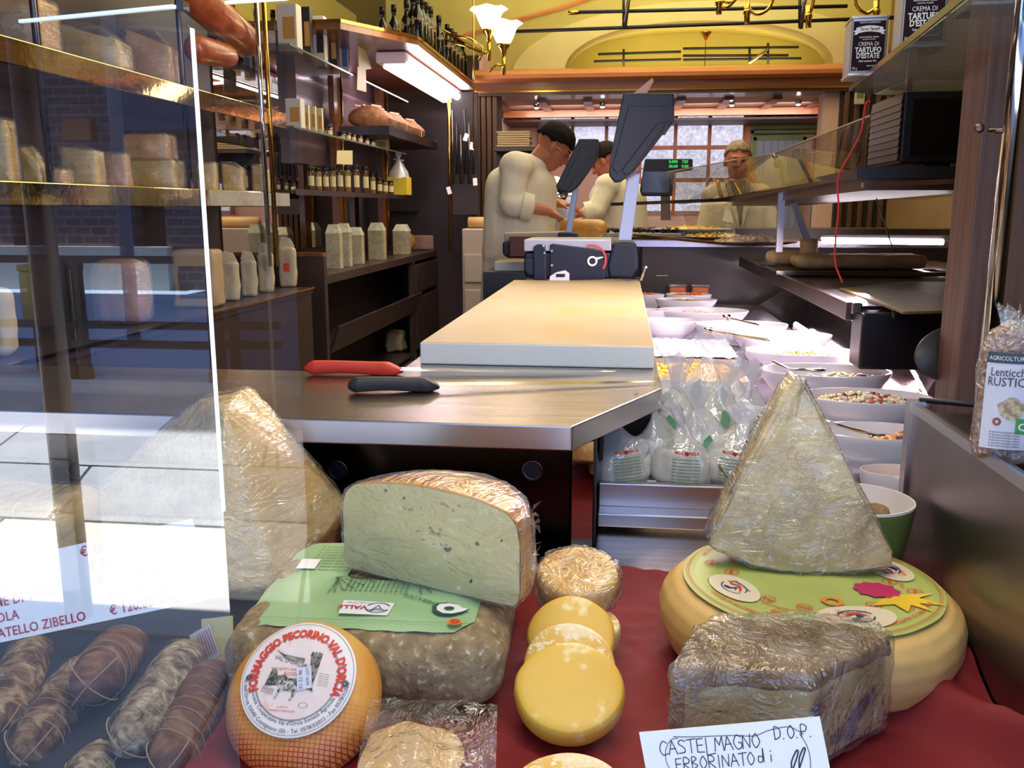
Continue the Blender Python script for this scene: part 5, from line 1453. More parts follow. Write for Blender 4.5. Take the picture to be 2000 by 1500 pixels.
def tongs(label, a, b_, w_=.012):
    a, b_ = Vector(a), Vector(b_); t = thing('serving_tongs', label, 'tongs', a); d = b_ - a
    for s_ in (-1, 1):
        m = MB(); m.beam((0, 0, 0), d + Vector((0, s_ * w_, 0)), .012, .0022); m.build('arm', chrome, t, bevel=.001)
    m = MB().cyl((-.01, 0, 0), (.012, 0, 0), .009, n=10); m.build('spring_end', chrome, t, True)
tongs('steel tongs lying across the empty oval bowl', at(1418, 620, Y=2.75), at(1480, 634, Y=2.68))
tongs('long shiny steel tongs resting on the rice salad bowl', at(1382, 646, Y=2.45), at(1500, 664, Y=2.3), .016)

# trays of pasta
def ptray(label, px0, px1, py0, py1, Z, kind, n_):
    a, b_, c_ = at(px0, py1, Z=Z), at(px1, py1, Z=Z), at(px1, py0, Z=Z); w_ = b_.x - a.x; l_ = c_.y - b_.y
    t = thing('foam_tray', label, 'tray', ((a.x + b_.x) / 2, (b_.y + c_.y) / 2, DZ + .002), 0, 'foam trays of fresh pasta'); H = Z - DZ - .002
    m = MB()
    m.box((0, 0, .003), (w_ * .9, l_ * .9, .006))
    for s_ in (-1, 1):
        m.slab([(s_ * w_ * .45, -l_ * .45, 0), (s_ * w_ * .45, l_ * .45, 0), (s_ * w_ / 2, l_ / 2, H), (s_ * w_ / 2, -l_ / 2, H)], (s_ * .004, 0, 0)); m.slab([(-w_ * .45, s_ * l_ * .45, 0), (w_ * .45, s_ * l_ * .45, 0), (w_ / 2, s_ * l_ / 2, H), (-w_ / 2, s_ * l_ / 2, H)], (0, s_ * .004, 0))
    m.build('tray', porcelain, t)
    if kind: food(t, kind, w_ * .44, l_ * .42, H * .7, .004, n_, sq=True)
    return t, w_, l_, H
ptray('white tray of yellow filled pasta beside the cutting board', 1235, 1462, 702, 745, .855, 'pasta', 380)
t, w_, l_, H = ptray('white tray behind the yellow pasta covered with quilted printed paper', 1245, 1442, 668, 702, .855, None, 0)
m = MB()
def quilt(u, v):
    x = (u - .5) * w_ * 1.02; y = (v - .5) * l_ * 1.02
    return Vector((x, y, H + .004 + .006 * abs(math.sin(x * 110)) * abs(math.sin(y * 90)) + .004 * noise.noise(Vector((x * 40, y * 40, 0)))))
m.grid(quilt, 70, 40).build('quilted_paper', mat('quilted_paper', [(.4, L(236, 226, 224)), (.62, L(214, 190, 186)), (.7, L(240, 232, 230))], .6, 0, 60), t, True)

# mozzarella bags
milky = mat('mozzarella_water', L(218, 222, 206), .30, sss=.3)
bagf = film('bag_film', .13, .10, (.93, .93, .93, 1), bump=.7, bscale=16, haze=.36, hcol=(.95, .94, .96, 1), bd=.02, dist=1.0)
rg = random.Random(11)
def mozz(label, p, h, w_, lean, textside=True, col='green', seed=0):
    t = thing('mozzarella_bag', label, 'bag', p, 0, 'knotted bags of mozzarella'); t.rotation_euler = lean
    prof = [(0, 0), (w_ * .40, .002), (w_ * .50, h * .10), (w_ * .50, h * .28), (w_ * .42, h * .44), (w_ * .26, h * .58), (w_ * .14, h * .68), (w_ * .07, h * .76), (w_ * .14, h * .86), (w_ * .22, h * .96), (w_ * .24, h)]
    m = MB().lathe(dens(prof[:5] + [(0, h * .45)], 3), 22, sy=.62); m.radial(.005, 26, seed, (0, 0, h * .2)); m.build('mozzarella_pouch', milky, t, True, weld=.0003)
    m = MB().lathe(dens(prof, 4), 30, sy=.66)
    m.v = [Vector((q_.x * (1 + .22 * noise.noise(Vector((q_.x * 30, q_.y * 30, q_.z * 16 + seed * 5)))) * 1.07, q_.y * (1 + .25 * noise.noise(Vector((q_.x * 30, q_.y * 30, q_.z * 18 + seed)))) * 1.1, q_.z)) for q_ in m.v]
    rb = random.Random(seed * 13 + 1); bx1, by1, fa_ = rb.uniform(-.35, .35), rb.uniform(-.2, .25), rb.uniform(0, 3.1)
    out = []
    for q_ in m.v:
        k_ = max(0, q_.z / h - .45) / .55; x_, y_ = q_.x, q_.y
        if k_ > 0:
            c__, s__ = math.cos(fa_), math.sin(fa_); u__, w__ = x_ * c__ + y_ * s__, -x_ * s__ + y_ * c__
            u__ *= 1 + .7 * k_; w__ *= 1 - .6 * k_; x_, y_ = u__ * c__ - w__ * s__, u__ * s__ + w__ * c__
        x_ += bx1 * w_ * k_ ** 1.5 + .010 * noise.noise(Vector((seed, q_.z * 22, 0))); y_ += by1 * w_ * k_ ** 1.5
        out.append(Vector((x_, y_, q_.z + k_ * .022 * noise.noise(Vector((q_.x * 60, q_.y * 60, seed * 3.1))))))
    m.v = out
    m.build('plastic_film', bagf, t, True)
    yq_ = -w_ * .36
    if textside:
        m = MB(); 
        def bf(x, y): a = x / (w_ * .56); return (w_ * .60 * math.sin(a), -w_ * .47 * math.cos(a), y)
        for k in range(9): text(m, 'latte pastorizzato fresco', .0048, (0, h * .08 + k * .0056), 0, bold=.03, sx=.95, fn=bf)
        m.build('green_print', mat('print_green', L(84, 130, 96), .6) if 'print_green' not in bpy.data.materials else bpy.data.materials['print_green'], t)
        m = MB(); text(m, 'MOZZARELLA', .0072, (0, h * .08 + .056), 0, bold=.05, sx=.85, fn=bf); m.build('red_print', ink_orange, t)
        m = MB(); poly2(m, [(-.005, h * .46), (.0, h * .46 + .004), (.005, h * .46), (.0, h * .46 - .004)], fn=lambda x, y: (x, -w_ * .42, y)); m.build('blue_diamond', mat('dia_blue', L(56, 62, 84), .5) if 'dia_blue' not in bpy.data.materials else bpy.data.materials['dia_blue'], t)
    else:
        gcol = bpy.data.materials.get('patch_green') or mat('patch_green', L(96, 150, 116), .5)
        rcol = bpy.data.materials.get('patch_red') or mat('patch_red', L(214, 78, 66), .5)
        m = MB(); poly2(m, [(-.010, h * .30), (.006, h * .28), (.010, h * .42), (.002, h * .50), (-.008, h * .44)], fn=lambda x, y: (x, -w_ * .44 * (1 if y < h * .36 else .86), y)); m.build('green_patch', gcol, t)
        m = MB(); poly2(m, [(.012, h * .2), (.018, h * .2), (.018, h * .26), (.012, h * .25)], fn=lambda x, y: (x, -w_ * .36, y)); m.build('red_patch', rcol, t)
    return t
zw = DZ - .098
K = [(1220, 940, 1.49, 'leftmost front mozzarella bag, under the counter corner', True), (1335, 945, 1.49, 'second front mozzarella bag with green print and red title', True), (1432, 945, 1.50, 'third front mozzarella bag with green print, just left of the parmesan wedge', True)]
for k, (px, py, Y, lab, ts) in enumerate(K):
    p = at(px, py, Y=Y); mozz(lab, (p.x, Y + .02, zz(946, yD0) - .018), .142, .104, (R(-4), R((-6, 2, 4)[k]), R((12, 0, -10)[k])), ts, seed=k)
K = [(1290, 880, 1.56, .078, False, 'bag with knotted top in the second row under the counter edge'), (1375, 880, 1.57, .078, False, 'bag with green leaf patch in the middle of the second row'), (1455, 880, 1.58, .074, False, 'bag in the second row touching the parmesan wedge'),
     (1330, 830, 1.63, .07, False, 'upright bag with tall knotted top in the third row, left'), (1400, 825, 1.64, .07, False, 'upright bag with green and red marks in the third row, right'), (1470, 835, 1.65, .066, False, 'bag with white label at the right end of the third row'),
     (1310, 785, 1.72, .064, False, 'bag at the back row against the pasta tray, left'), (1365, 780, 1.72, .064, False, 'bag at the back row against the pasta tray, middle'), (1425, 785, 1.73, .064, False, 'bag at the back row against the pasta tray, right')]
for k, (px, py, Y, w_, ts, lab) in enumerate(K):
    p = at(px, py, Y=Y); mozz('mozzarella ' + lab, (p.x, Y, max(zw + .004, p.z - .05)), .17 if k % 2 else .155, w_ * 1.4, (R(rg.uniform(-14, 6)), R(rg.uniform(-12, 12)), R(rg.uniform(-30, 30))), ts, seed=k + 5)

# tubs and containers at the far end
def tub(label, px, py, Y, w_, h_, m_=porcelain, name='food_tub', r_=None, grp=None):
    p = at(px, py, Y=Y); t = thing(name, label, 'container', (p.x, Y, DZ + .002), 0, grp); r_ = w_ / 2
    hz = max(.03, p.z - DZ)
    MB().lathe([(0, 0), (r_ * .82, 0), (r_, hz), (r_ * 1.05, hz), (r_ * 1.05, hz + .003), (r_ * .94, hz), (r_ * .78, .008), (0, .006)], 28).build('tub', m_, t, True, angle=50)
    return t, hz, r_
for px, pt, pb_, w_px, lab in ((1290, 538, 584, 72, 'white round tub with a ladle, nearest of the far tubs'), (1262, 545, 580, 44, 'small white tub beside the blue scale base'), (1322, 532, 574, 56, 'white tub behind the ladle tub'), (1358, 528, 568, 54, 'white tub furthest right under the lit shelf')):
    pb2 = at(px, pb_, Z=DZ + .002); kk_ = pb2.y / 1700; t = thing('food_tub', lab, 'container', (pb2.x, pb2.y, DZ + .002), 0, 'white tubs at the far end of the case'); r_ = w_px * kk_ / 2; hz = (pb_ - pt) * kk_
    MB().lathe([(0, 0), (r_ * .82, 0), (r_, hz), (r_ * 1.05, hz), (r_ * 1.05, hz + .003), (r_ * .94, hz), (r_ * .78, .008), (0, .006)], 28).build('tub', porcelain, t, True, angle=50)
spoon('ladle', 'small metal ladle standing in the nearest white tub', [at(1264, 521, Y=2.98), at(1260, 523, Y=2.98), at(1252, 548, Y=2.98)], .004)
orp = mat('orange_pack', L(232, 128, 60), .3, sss=.2)
for px, lab in ((1322, 'left orange tub of the clear-lidded pair'), (1366, 'right orange tub of the clear-lidded pair')):
    p = at(px, 578, Z=DZ + .03); t = thing('orange_tub', lab, 'container', (p.x, p.y, DZ + .03)); 
    MB().rbox((0, 0, .025), (.085, .09, .05), .012, 6).build('contents', orp, t, True, weld=.0003)
    MB().rbox((0, 0, .055), (.092, .098, .014), .006, 4).build('clear_lid', film('clear_lid', .1, .05, (.98, .95, .93, 1), haze=.2) if 'clear_lid' not in bpy.data.materials else bpy.data.materials['clear_lid'], t, True, weld=.0003)
# ================================================================ LEFT WALL SHELVING
XL = -1.7
def lx(px, py): return at(px, py, X=XL)
shelf_paint = mat('shelf_back_brown', [(.3, L(54, 44, 46)), (.7, L(68, 56, 56))], .45, 0, 2)
zA = lx(0, 66).z; zB2 = lx(0, 352).z; zC = lx(50, 700).z
yE = lx(566, 380).y
sh = thing('cheese_shelving', 'wall shelving at far left with two thick mirror-metal shelves of cheeses', 'shelf', (XL - .2, 1.2, 0))
def ish(b, name, m, base=sh, **k):
    o = b.build(name, m, base, **k); o.location = -Vector(base.location); return o
ish(MB().span((XL - .38, 1.2, zA - .075), (XL, yE, zA)), 'shelf_board', mbrass, bevel=.004)
ish(MB().span((XL - .38, 1.2, zB2 - .07), (XL, yE, zB2)), 'shelf_board', mbrass, bevel=.004)
ish(MB().span((XL - .42, 1.2, 0), (XL - .39, yE, 2.6)), 'back_panel', shelf_paint)
ish(MB().span((XL - .38, 1.2, .0), (XL + .02, yE + .2, zC - .03)), 'base_cabinet', dbrown)
ish(MB().span((XL - .38, 1.2, zC - .03), (XL + .03, yE + .2, zC)), 'base_top', dbrown)
ish(MB().span((XL + .03, 1.2, zC - .006), (XL + .04, yE + .2, zC + .004)), 'gold_edge', brass)
for px in (527, 541): ish(MB().cyl(lx(px, 520) * 1, (lx(px, 520).x, lx(px, 520).y, 2.7), .012, n=8), 'upright', brass if px == 541 else chrome, smooth=True)
for Y_ in (2.6, 3.5): ish(MB().cyl((XL - .03, Y_, zB2), (XL - .03, Y_, 2.6), .012, n=8), 'upright', dsteel, smooth=True)
chm = [mat('shelf_cheese_yellow', [(.3, L(176, 146, 62)), (.7, L(206, 176, 88))], .4, 0, 12, 5, bump=.3, coat=.4, emit=None), mat('shelf_cheese_ochre', [(.3, L(176, 130, 58)), (.7, L(204, 158, 80))], .4, 0, 12, 5, bump=.3, coat=.4)]
chr_ = [mat('shelf_rind_brown', [(.3, L(110, 80, 62)), (.7, L(146, 112, 84))], .5, 0, 16, 5, bump=.5, coat=.3), mat('shelf_rind_dark', [(.3, L(70, 50, 44)), (.7, L(100, 74, 62))], .5, 0, 16, 5, bump=.5)]
def chunk(label, x0, x1, yt, yb, zs, kind=0, slope=.0, X=XL - .06, rz=12, grp='wrapped cheeses on the middle shelf'):
    p = at((x0 + x1) / 2, yb, X=X); Y = p.y; k = Y / 1640
    w_ = (x1 - x0) * k * .80; h_ = (yb - yt) * k
    t = thing('cheese_chunk', label, 'cheese', (p.x - w_ * .45, Y + w_ * .3, zs), R(rz), grp)
    sd = int(x0 * 3 + yt)
    P = [Vector((sx * w_ / 2, sy * w_ * .42, z)) for sx in (-1, 1) for sy in (-1, 1) for z in (0, h_ * (1 - slope * (sx > 0)))]
    P += [Vector((0, -w_ * .47, h_ * .5)), Vector((w_ * .05, w_ * .1, h_ * 1.04))]
    o = MB().hull(P).build('cheese', [chm[kind % 2], chr_[kind // 2 % 2]], t, True, bevel=w_ * .05, cut=3, angle=60, disp=lambda co: w_ * .03 * noise.noise(co * 14 / w_ * .1 + Vector((sd, 0, 0))))
    for f in o.data.polygons:
        if f.normal.x < -.2 or f.normal.z > .8: f.material_index = 1
    MB().hull([q * 1.02 for q in P]).build('plastic_wrap', wrap, t, True, bevel=w_ * .05, cut=3, angle=60, disp=lambda co: .003 + .008 * abs(noise.noise(co * 20 + Vector((sd, 0, 0)))))
    return t
M_ = 'wrapped cheeses on the middle shelf'; T_ = 'wrapped cheeses on the top shelf'
chunk('tall pale cheese block at the left end of the middle shelf', -20, 45, 215, 330, zB2, 0)
chunk('small wedge with brown rind leaning right of the tall block', 52, 96, 268, 334, zB2, 2, .5)
chunk('low wide cheese piece in front of the small leaning wedge', 78, 150, 306, 336, zB2, 1, .2, X=XL - .03)
chunk('broad cheese wedge with curved rind in the middle of the shelf', 140, 220, 272, 342, zB2, 0, .1)
chunk('cheese piece squeezed between the broad wedge and the long block', 218, 266, 286, 346, zB2, 1)
chunk('long low cheese block under the upper one on the middle shelf', 272, 386, 300, 352, zB2, 0)
b_ = chunk('cheese half with rounded rind lying on top of the long block', 250, 355, 252, 303, zB2 + (352 - 300) * lx(330, 350).y / 1640, 3)
b_.location = (at(310, 300, X=XL - .1).x - .06, at(330, 350, X=XL - .06).y + .06, zB2 + (352 - 300) * lx(330, 350).y / 1640)
chunk('cheese block with blue-grey print just right of the bright glass edge', 396, 436, 308, 357, zB2, 0)
chunk('cheese wedge with dark rind, second from the right end of the middle shelf', 446, 492, 312, 362, zB2, 2, .2)
chunk('last cheese wedge at the right end of the middle shelf', 503, 540, 318, 366, zB2, 2, .2)
chunk('big cheese block at the left end of the top shelf', -10, 140, -20, 75, zA, 1, grp=T_)
chunk('second cheese block from the left on the top shelf', 148, 284, 18, 100, zA, 2, .35, grp=T_)
chunk('third cheese block on the top shelf beside the hams', 272, 374, 30, 128, zA, 3, .35, grp=T_)
hamm = mat('smoked_ham', [(.3, L(140, 62, 30)), (.6, L(186, 96, 52)), (.8, L(206, 130, 80))], .35, 0, 12, 5, bump=.3, coat=.4)
for lab, a, b_, r_ in (('large orange-brown smoked ham leaning at the right end of the top shelf', (380, -10), (478, 78), .085), ('smaller smoked ham lying under the large one', (385, 95), (440, 108), .06)):
    A, B = at(*a, X=XL - .12), at(*b_, X=XL - .10); A.z = max(A.z, zA + r_ + .01); B.z = max(B.z, zA + r_)
    t = thing('smoked_ham', lab, 'ham', B, 0, 'smoked hams')
    m = MB().cap(A - B, (0, 0, 0), r_, r_ * .9, 20); m.v = [p + p.normalized() * .012 * noise.noise(p * 14) for p in m.v]; m.build('ham', hamm, t, True)
    m = MB().tube([(A - B) + Vector((0, 0, r_ * .5)), (A - B) * 1.3 + Vector((0, 0, r_ + .03))], .006, 6); m.build('net_string', string_m, t)
# things on the lower counter, dim behind the reflection
def bagbox(label, x0, x1, yt, yb, m_, name, cat, zs=zC, X=XL - .08, rnd=.02, grp=None, rz=8):
    p = at((x0 + x1) / 2, yb, X=X); p = at((x0 + x1) / 2, yb, X=X); Y = p.y; k = Y / 1640; w_, h_ = (x1 - x0) * k * .85, (yb - yt) * k
    t = thing(name, label, cat, (X - w_ * .3, Y + w_ * .3, zs), R(rz), grp)
    m = MB().rbox((0, 0, h_ / 2), (w_, w_ * .7, h_), min(rnd, w_ * .3, h_ * .3), 6); m.v = [q + Vector((noise.noise(q * 25), noise.noise(q * 25 + Vector((9, 0, 0))), 0)) * .006 for q in m.v]
    m.build('body', m_, t, True, weld=.0004)
    return t, w_, h_
kraft = mat('kraft_brown', [(.3, L(140, 96, 62)), (.7, L(170, 124, 84))], .6, 0, 10, bump=.4, bscale=20)
pbag = mat('pale_paper_bag', [(.3, L(170, 158, 126)), (.7, L(196, 186, 150))], .6, 0, 10, bump=.6, bscale=18)
t, w_, h_ = bagbox('big brown rounded cheese form standing on the lower left counter', 190, 316, 470, 600, mat('old_cheese_brown', [(.3, L(150, 108, 74)), (.7, L(182, 140, 98))], .5, 0, 8, bump=.4), 'cheese_form', 'cheese', rnd=.06)
MB().rbox((0, 0, h_ / 2), (w_ * 1.01, w_ * .72, h_ * 1.01), .04, 6).build('plastic_wrap', wrap, t, True, weld=.0004)
t, w_, h_ = bagbox('pale square carton behind the bright glass edge on the lower counter', 352, 452, 464, 575, mat('carton_cream', L(176, 150, 108), .6), 'carton', 'box')
MB().box((0, -w_ * .37, h_ * .45), (w_ * .6, .004, h_ * .55)).build('carton_window', mat('carton_window', L(90, 76, 66), .4), t)
for k, (x0, x1, yt, yb) in enumerate(((438, 478, 516, 592), (476, 512, 520, 590), (510, 545, 512, 588), (552, 590, 508, 584))):
    t, w_, h_ = bagbox(['pale paper bag right of the square carton', 'second pale paper bag right of the carton', 'third pale paper bag on the lower counter', 'pale paper bag with red mark at the right end of the lower counter'][k], x0, x1, yt, yb, pbag, 'paper_bag', 'bag', grp='paper bags on the lower counter')
    MB().slab([(-w_ * .45, -w_ * .1, h_), (w_ * .45, -w_ * .1, h_), (w_ * .2, 0, h_ * 1.2), (-w_ * .3, 0, h_ * 1.25)], (0, .01, 0)).build('folded_top', pbag, t)
    if k == 3: MB().box((0, -w_ * .37, h_ * .5), (w_ * .35, .004, h_ * .2)).build('red_mark', ink_orange, t)
bagbox('folded yellow-cream cloth bag low on the left counter', -60, 40, 500, 640, pbag, 'cloth_bag', 'bag', rnd=.03)

# ---- jars and bottles section with mirror behind
yM = lx(800, 380).y
zs1, zs2, zs3 = lx(700, 376).z, lx(700, 277).z, lx(690, 146).z
js = thing('glass_shelving', 'glass shelves of jars and packets on brass posts in front of a wall mirror', 'shelf', (XL - .2, yE, 0))
def ijs(b, name, m, **k): return ish(b, name, m, js, **k)
for z_, y1 in ((zs1, yM), (zs2, yM - .1), (zs3, yM)):
    ijs(MB().span((XL - .32, yE + .08, z_ - .008), (XL + .0, y1, z_)), 'glass_shelf', shelfg)
    ijs(MB().span((XL - .0, yE + .08, z_ - (.03 if z_ == zs1 else .010)), (XL + .006, y1, z_)), 'shelf_edge', dsteel if z_ == zs1 else mat('glass_edge_green', L(92, 100, 84), .2))
for px in (656, 744):
    q = at(px, 300, X=XL - .30)
    ijs(MB().span((q.x - .02, q.y - .06, .95), (q.x + .02, q.y + .06, 2.15)), 'post', wood); ijs(MB().cyl((q.x + .03, q.y + .07, .95), (q.x + .03, q.y + .07, 2.15), .011, n=8), 'brass_rod', brass, smooth=True)
mi = MB().span((-2.14, yE + .1, 1.0), (-2.12, yM + .1, 2.75)).build('wall_mirror', mirror)
solo(mi, 'wall mirror behind the glass shelves reflecting the shop and its back windows', 'mirror')
lidm = mat('jar_lid_dark', L(40, 36, 40), .3, .6); lidb = mat('jar_lid_navy', L(30, 36, 66), .3, .3); jarm = [mat('jar_brown', L(84, 52, 28), .12, coat=.6), mat('jar_olive', L(110, 90, 40), .12, coat=.6), mat('jar_dark_red', L(74, 26, 18), .12, coat=.6)]
jl = mat('jar_label_cream', L(206, 190, 140), .5)
jar0 = {}
def jar(label, px, yt, yb, zs, w_px, ci=0, lid=lidm, X=XL - .05, grp='jars on the lower glass shelf'):
    p = at(px, yb, X=X); k = p.y / 1640; r_ = w_px * k / 2; h_ = (yb - yt) * k
    key = (ci, lid.name)
    if key not in jar0:
        t = thing('jar', label, 'jar', (X, p.y, zs), 0, grp)
        MB().lathe([(0, 0), (.46, 0), (.5, .03), (.5, .74), (.44, .82), (.40, .86), (0, .86)], 16).build('glass_body', jarm[ci], t, True)
        MB().lathe([(.44, .84), (.46, .85), (.46, .98), (.42, 1.0), (0, 1.0)], 16).build('lid', lid, t, True)
        MB().lathe([(.505, .2), (.505, .62)], 10, a0=-1.9, a1=-.1).build('paper_label', jl, t, True)
        jar0[key] = t; 
    else: t = dup(jar0[key], (X, p.y, zs), 0, label, grp)
    t.scale = (r_ * 2, r_ * 2, h_)
    return t
ordn = ['first', 'second', 'third', 'fourth', 'fifth', 'sixth', 'seventh', 'eighth', 'ninth', 'tenth', 'eleventh', 'twelfth', 'thirteenth']
lows = [(608, 330), (622, 331), (636, 330), (650, 328), (664, 324), (679, 325), (696, 322), (714, 324), (728, 336), (741, 344), (752, 346), (763, 347)]
for k, (px, yt) in enumerate(lows): jar('%s jar from the left in the brown row on the lower glass shelf' % ordn[k], px, yt, 372, zs1, 13 if k < 8 else 11, (0, 1, 0, 1, 0, 1, 0, 0, 1, 0, 1, 0)[k])
ups = [(640, 212, 242, lidb), (666, 222, 244, lidb), (700, 229, 254, lidb), (722, 238, 262, lidm), (643, 236, 254, lidb), (680, 246, 262, lidm), (690, 250, 265, lidm), (703, 256, 272, lidm), (716, 262, 275, lidm), (728, 264, 277, lidm)]
for k, (px, yt, yb, ld) in enumerate(ups):
    t = jar('%s jar from the left among the navy and dark lids on the middle glass shelf' % ordn[k], px, yt, yb, zs2, 18 if k < 4 else 10, 2, ld, X=XL - (.18 if k < 4 else .05), grp='jars on the middle glass shelf')
def pack(label, x0, x1, yt, yb, zs, m_, X=XL - .1, name='packet', cat='packet', grp='packets on the glass shelves', lab=None, rz=0):
    p = at((x0 + x1) / 2, yb, X=X); k = p.y / 1640; w_, h_ = (x1 - x0) * k * .8, (yb - yt) * k
    t = thing(name, label, cat, (X, p.y, zs), R(rz), grp)
    MB().box((0, 0, h_ / 2), (w_, w_ * .8, h_)).build('box', m_, t, bevel=min(w_, h_) * .04)
    MB().box((w_ * .1, -w_ * .405, h_ * .5), (w_ * .6, .002, h_ * .45)).build('printed_panel', lab or mat('panel_ochre', L(190, 140, 70), .5) if 'panel_ochre' not in bpy.data.materials else (lab or bpy.data.materials['panel_ochre']), t)
    return t
wpk = mat('packet_white', L(206, 200, 190), .5); dpk = mat('packet_dark', L(40, 38, 44), .4); cpk = mat('packet_cream', L(206, 192, 146), .5)
pack('large white packet at the left end of the middle glass shelf', 560, 596, 192, 248, zs2, wpk)
for k, x in enumerate((600, 613, 626)): pack(['cream packet with orange panel beside the white one', 'middle cream packet with orange panel', 'right cream packet with orange panel'][k], x - 6, x + 6, 198, 248, zs2, cpk)
pack('cream carton at the right end of the middle glass shelf, upper', 732, 760, 250, 272, zs2, cpk)
pack('dark gift box at the left end of the top glass shelf', 545, 590, 8, 90, zs3, wpk)
pack('black bottle box second on the top glass shelf', 592, 612, 14, 106, zs3, dpk)
pack('grey and white box third on the top glass shelf', 614, 640, 30, 116, zs3, wpk, lab=dpk)
pack('dark tall box fourth on the top glass shelf', 644, 662, 36, 124, zs3, dpk)
pack('blue-white packet fifth on the top glass shelf', 664, 684, 62, 132, zs3, wpk, lab=mat('panel_blue', L(90, 110, 170), .5))
# panettone-like clear bag on yellow box
p = at(780, 374, X=XL - .06); t = thing('gift_bag', 'yellow box in a clear cone bag tied with pale blue ribbon at the shelf end', 'packet', (p.x, p.y, zs1)); k = p.y / 1640
MB().box((0, 0, 16 * k), (38 * k, 34 * k, 32 * k)).build('yellow_box', mat('box_yellow', L(206, 180, 40), .5), t, bevel=.004)
MB().lathe([(20 * k, 30 * k), (17 * k, 42 * k), (4 * k, 62 * k), (3 * k, 66 * k), (6 * k, 72 * k)], 16).build('cone_bag', film('cone_film', .1, .1, (.9, .92, .9, 1), bump=.6, haze=.3), t, True)
MB().box((0, 0, 63 * k), (18 * k, 4 * k, 3 * k), (0, R(8), 0)).build('ribbon', mat('ribbon_blue', L(150, 180, 220), .5), t)
for lab, c_ in (('cream paper note hanging from the top glass shelf, upper', [(699, 75), (706, 72), (725, 134), (716, 136), (700, 130)]), ('cream paper note hanging under the top glass shelf, lower', [(698, 130), (714, 134), (715, 180), (697, 175)]), ('cream note clipped under the middle glass shelf', [(658, 294), (688, 294), (688, 322), (657, 320)])):
    q = at(*c_[0], X=XL + .02); o = MB().slab([at(x, y, X=XL + .02 - .0005 * i) - q for i, (x, y) in enumerate(c_)], (.002, 0, 0)).build('paper_note', cpk); solo(o, lab, 'note', loc=q)

# ---- foil tray counter
zF = at(718, 520, X=-1.72).z
yF0, yF1 = at(626, 540, X=-1.72).y, at(912, 480, X=-1.72).y
yFm = at(808, 505, X=-1.72).y
fc_ = thing('side_counter', 'dark wooden side counter with open shelves under the foil tray stacks', 'counter', (-1.9, yF0, 0))
def ifc(b, name, m, **k): return ish(b, name, m, fc_, **k)
ifc(MB().span((-2.14, yF0, zF - .05), (-1.72, yF1, zF)), 'worktop', dbrown)
ifc(MB().span((-2.14, yF0 - .05, 0), (-1.68, yF0, zF + .12)), 'end_panel', dbrown); ifc(MB().span((-2.14, yF0 - .06, zF + .12), (-1.68, yF0 + .01, zF + .14)), 'end_cap', wood)
for y_ in (yF0 + .04, yFm, (yFm + yF1) / 2, yF1): ifc(MB().span((-1.76, y_ - .03, 0), (-1.72, y_ + .03, zF - .05)), 'stile', dbrown)
ifc(MB().span((-2.1, yF0, .05), (-2.05, yF1, zF - .05)), 'back_board', dark)
ifc(MB().slab([(-1.72, yF0 + .07, .42), (-1.72, yFm - .03, .42), (-1.66, yFm - .03, .58), (-1.66, yF0 + .07, .58)], (.02, 0, 0)), 'tilted_drawer', dbrown)
ifc(MB().span((-2.1, yF0 + .05, .40), (-1.74, yFm, .42)), 'inner_shelf', dbrown); ifc(MB().span((-2.1, yF0 + .05, .04), (-1.74, yFm, .06)), 'inner_shelf', dbrown)
for k in range(2):
    y0, y1 = (yFm, (yFm + yF1) / 2) if k == 0 else ((yFm + yF1) / 2, yF1)
    d_ = ifc(MB().span((-1.735, y0 + .05, .08), (-1.712, y1 - .05, .52)), 'cupboard_door', dbrown, bevel=.006); d2 = ifc(MB().span((-1.735, y0 + .05, .56), (-1.712, y1 - .05, zF - .08)), 'drawer_front', dbrown, bevel=.006)
q = at(775, 700, X=-1.9)
t = thing('paper_bundle', 'crumpled cream paper bundle low on the bottom shelf of the side counter', 'papers', (-1.9, q.y, .062)); m = MB().rbox((0, 0, .09), (.14, .18, .18), .03, 6); m.radial(.03, 12, 3, (0, 0, .09)); m.build('bundle', pbag, t, True, weld=.001)
foil = mat('aluminium_foil', [(.3, L(206, 198, 168)), (.7, L(244, 238, 214))], .3, .15, 40, 3, bump=.1, bscale=60)
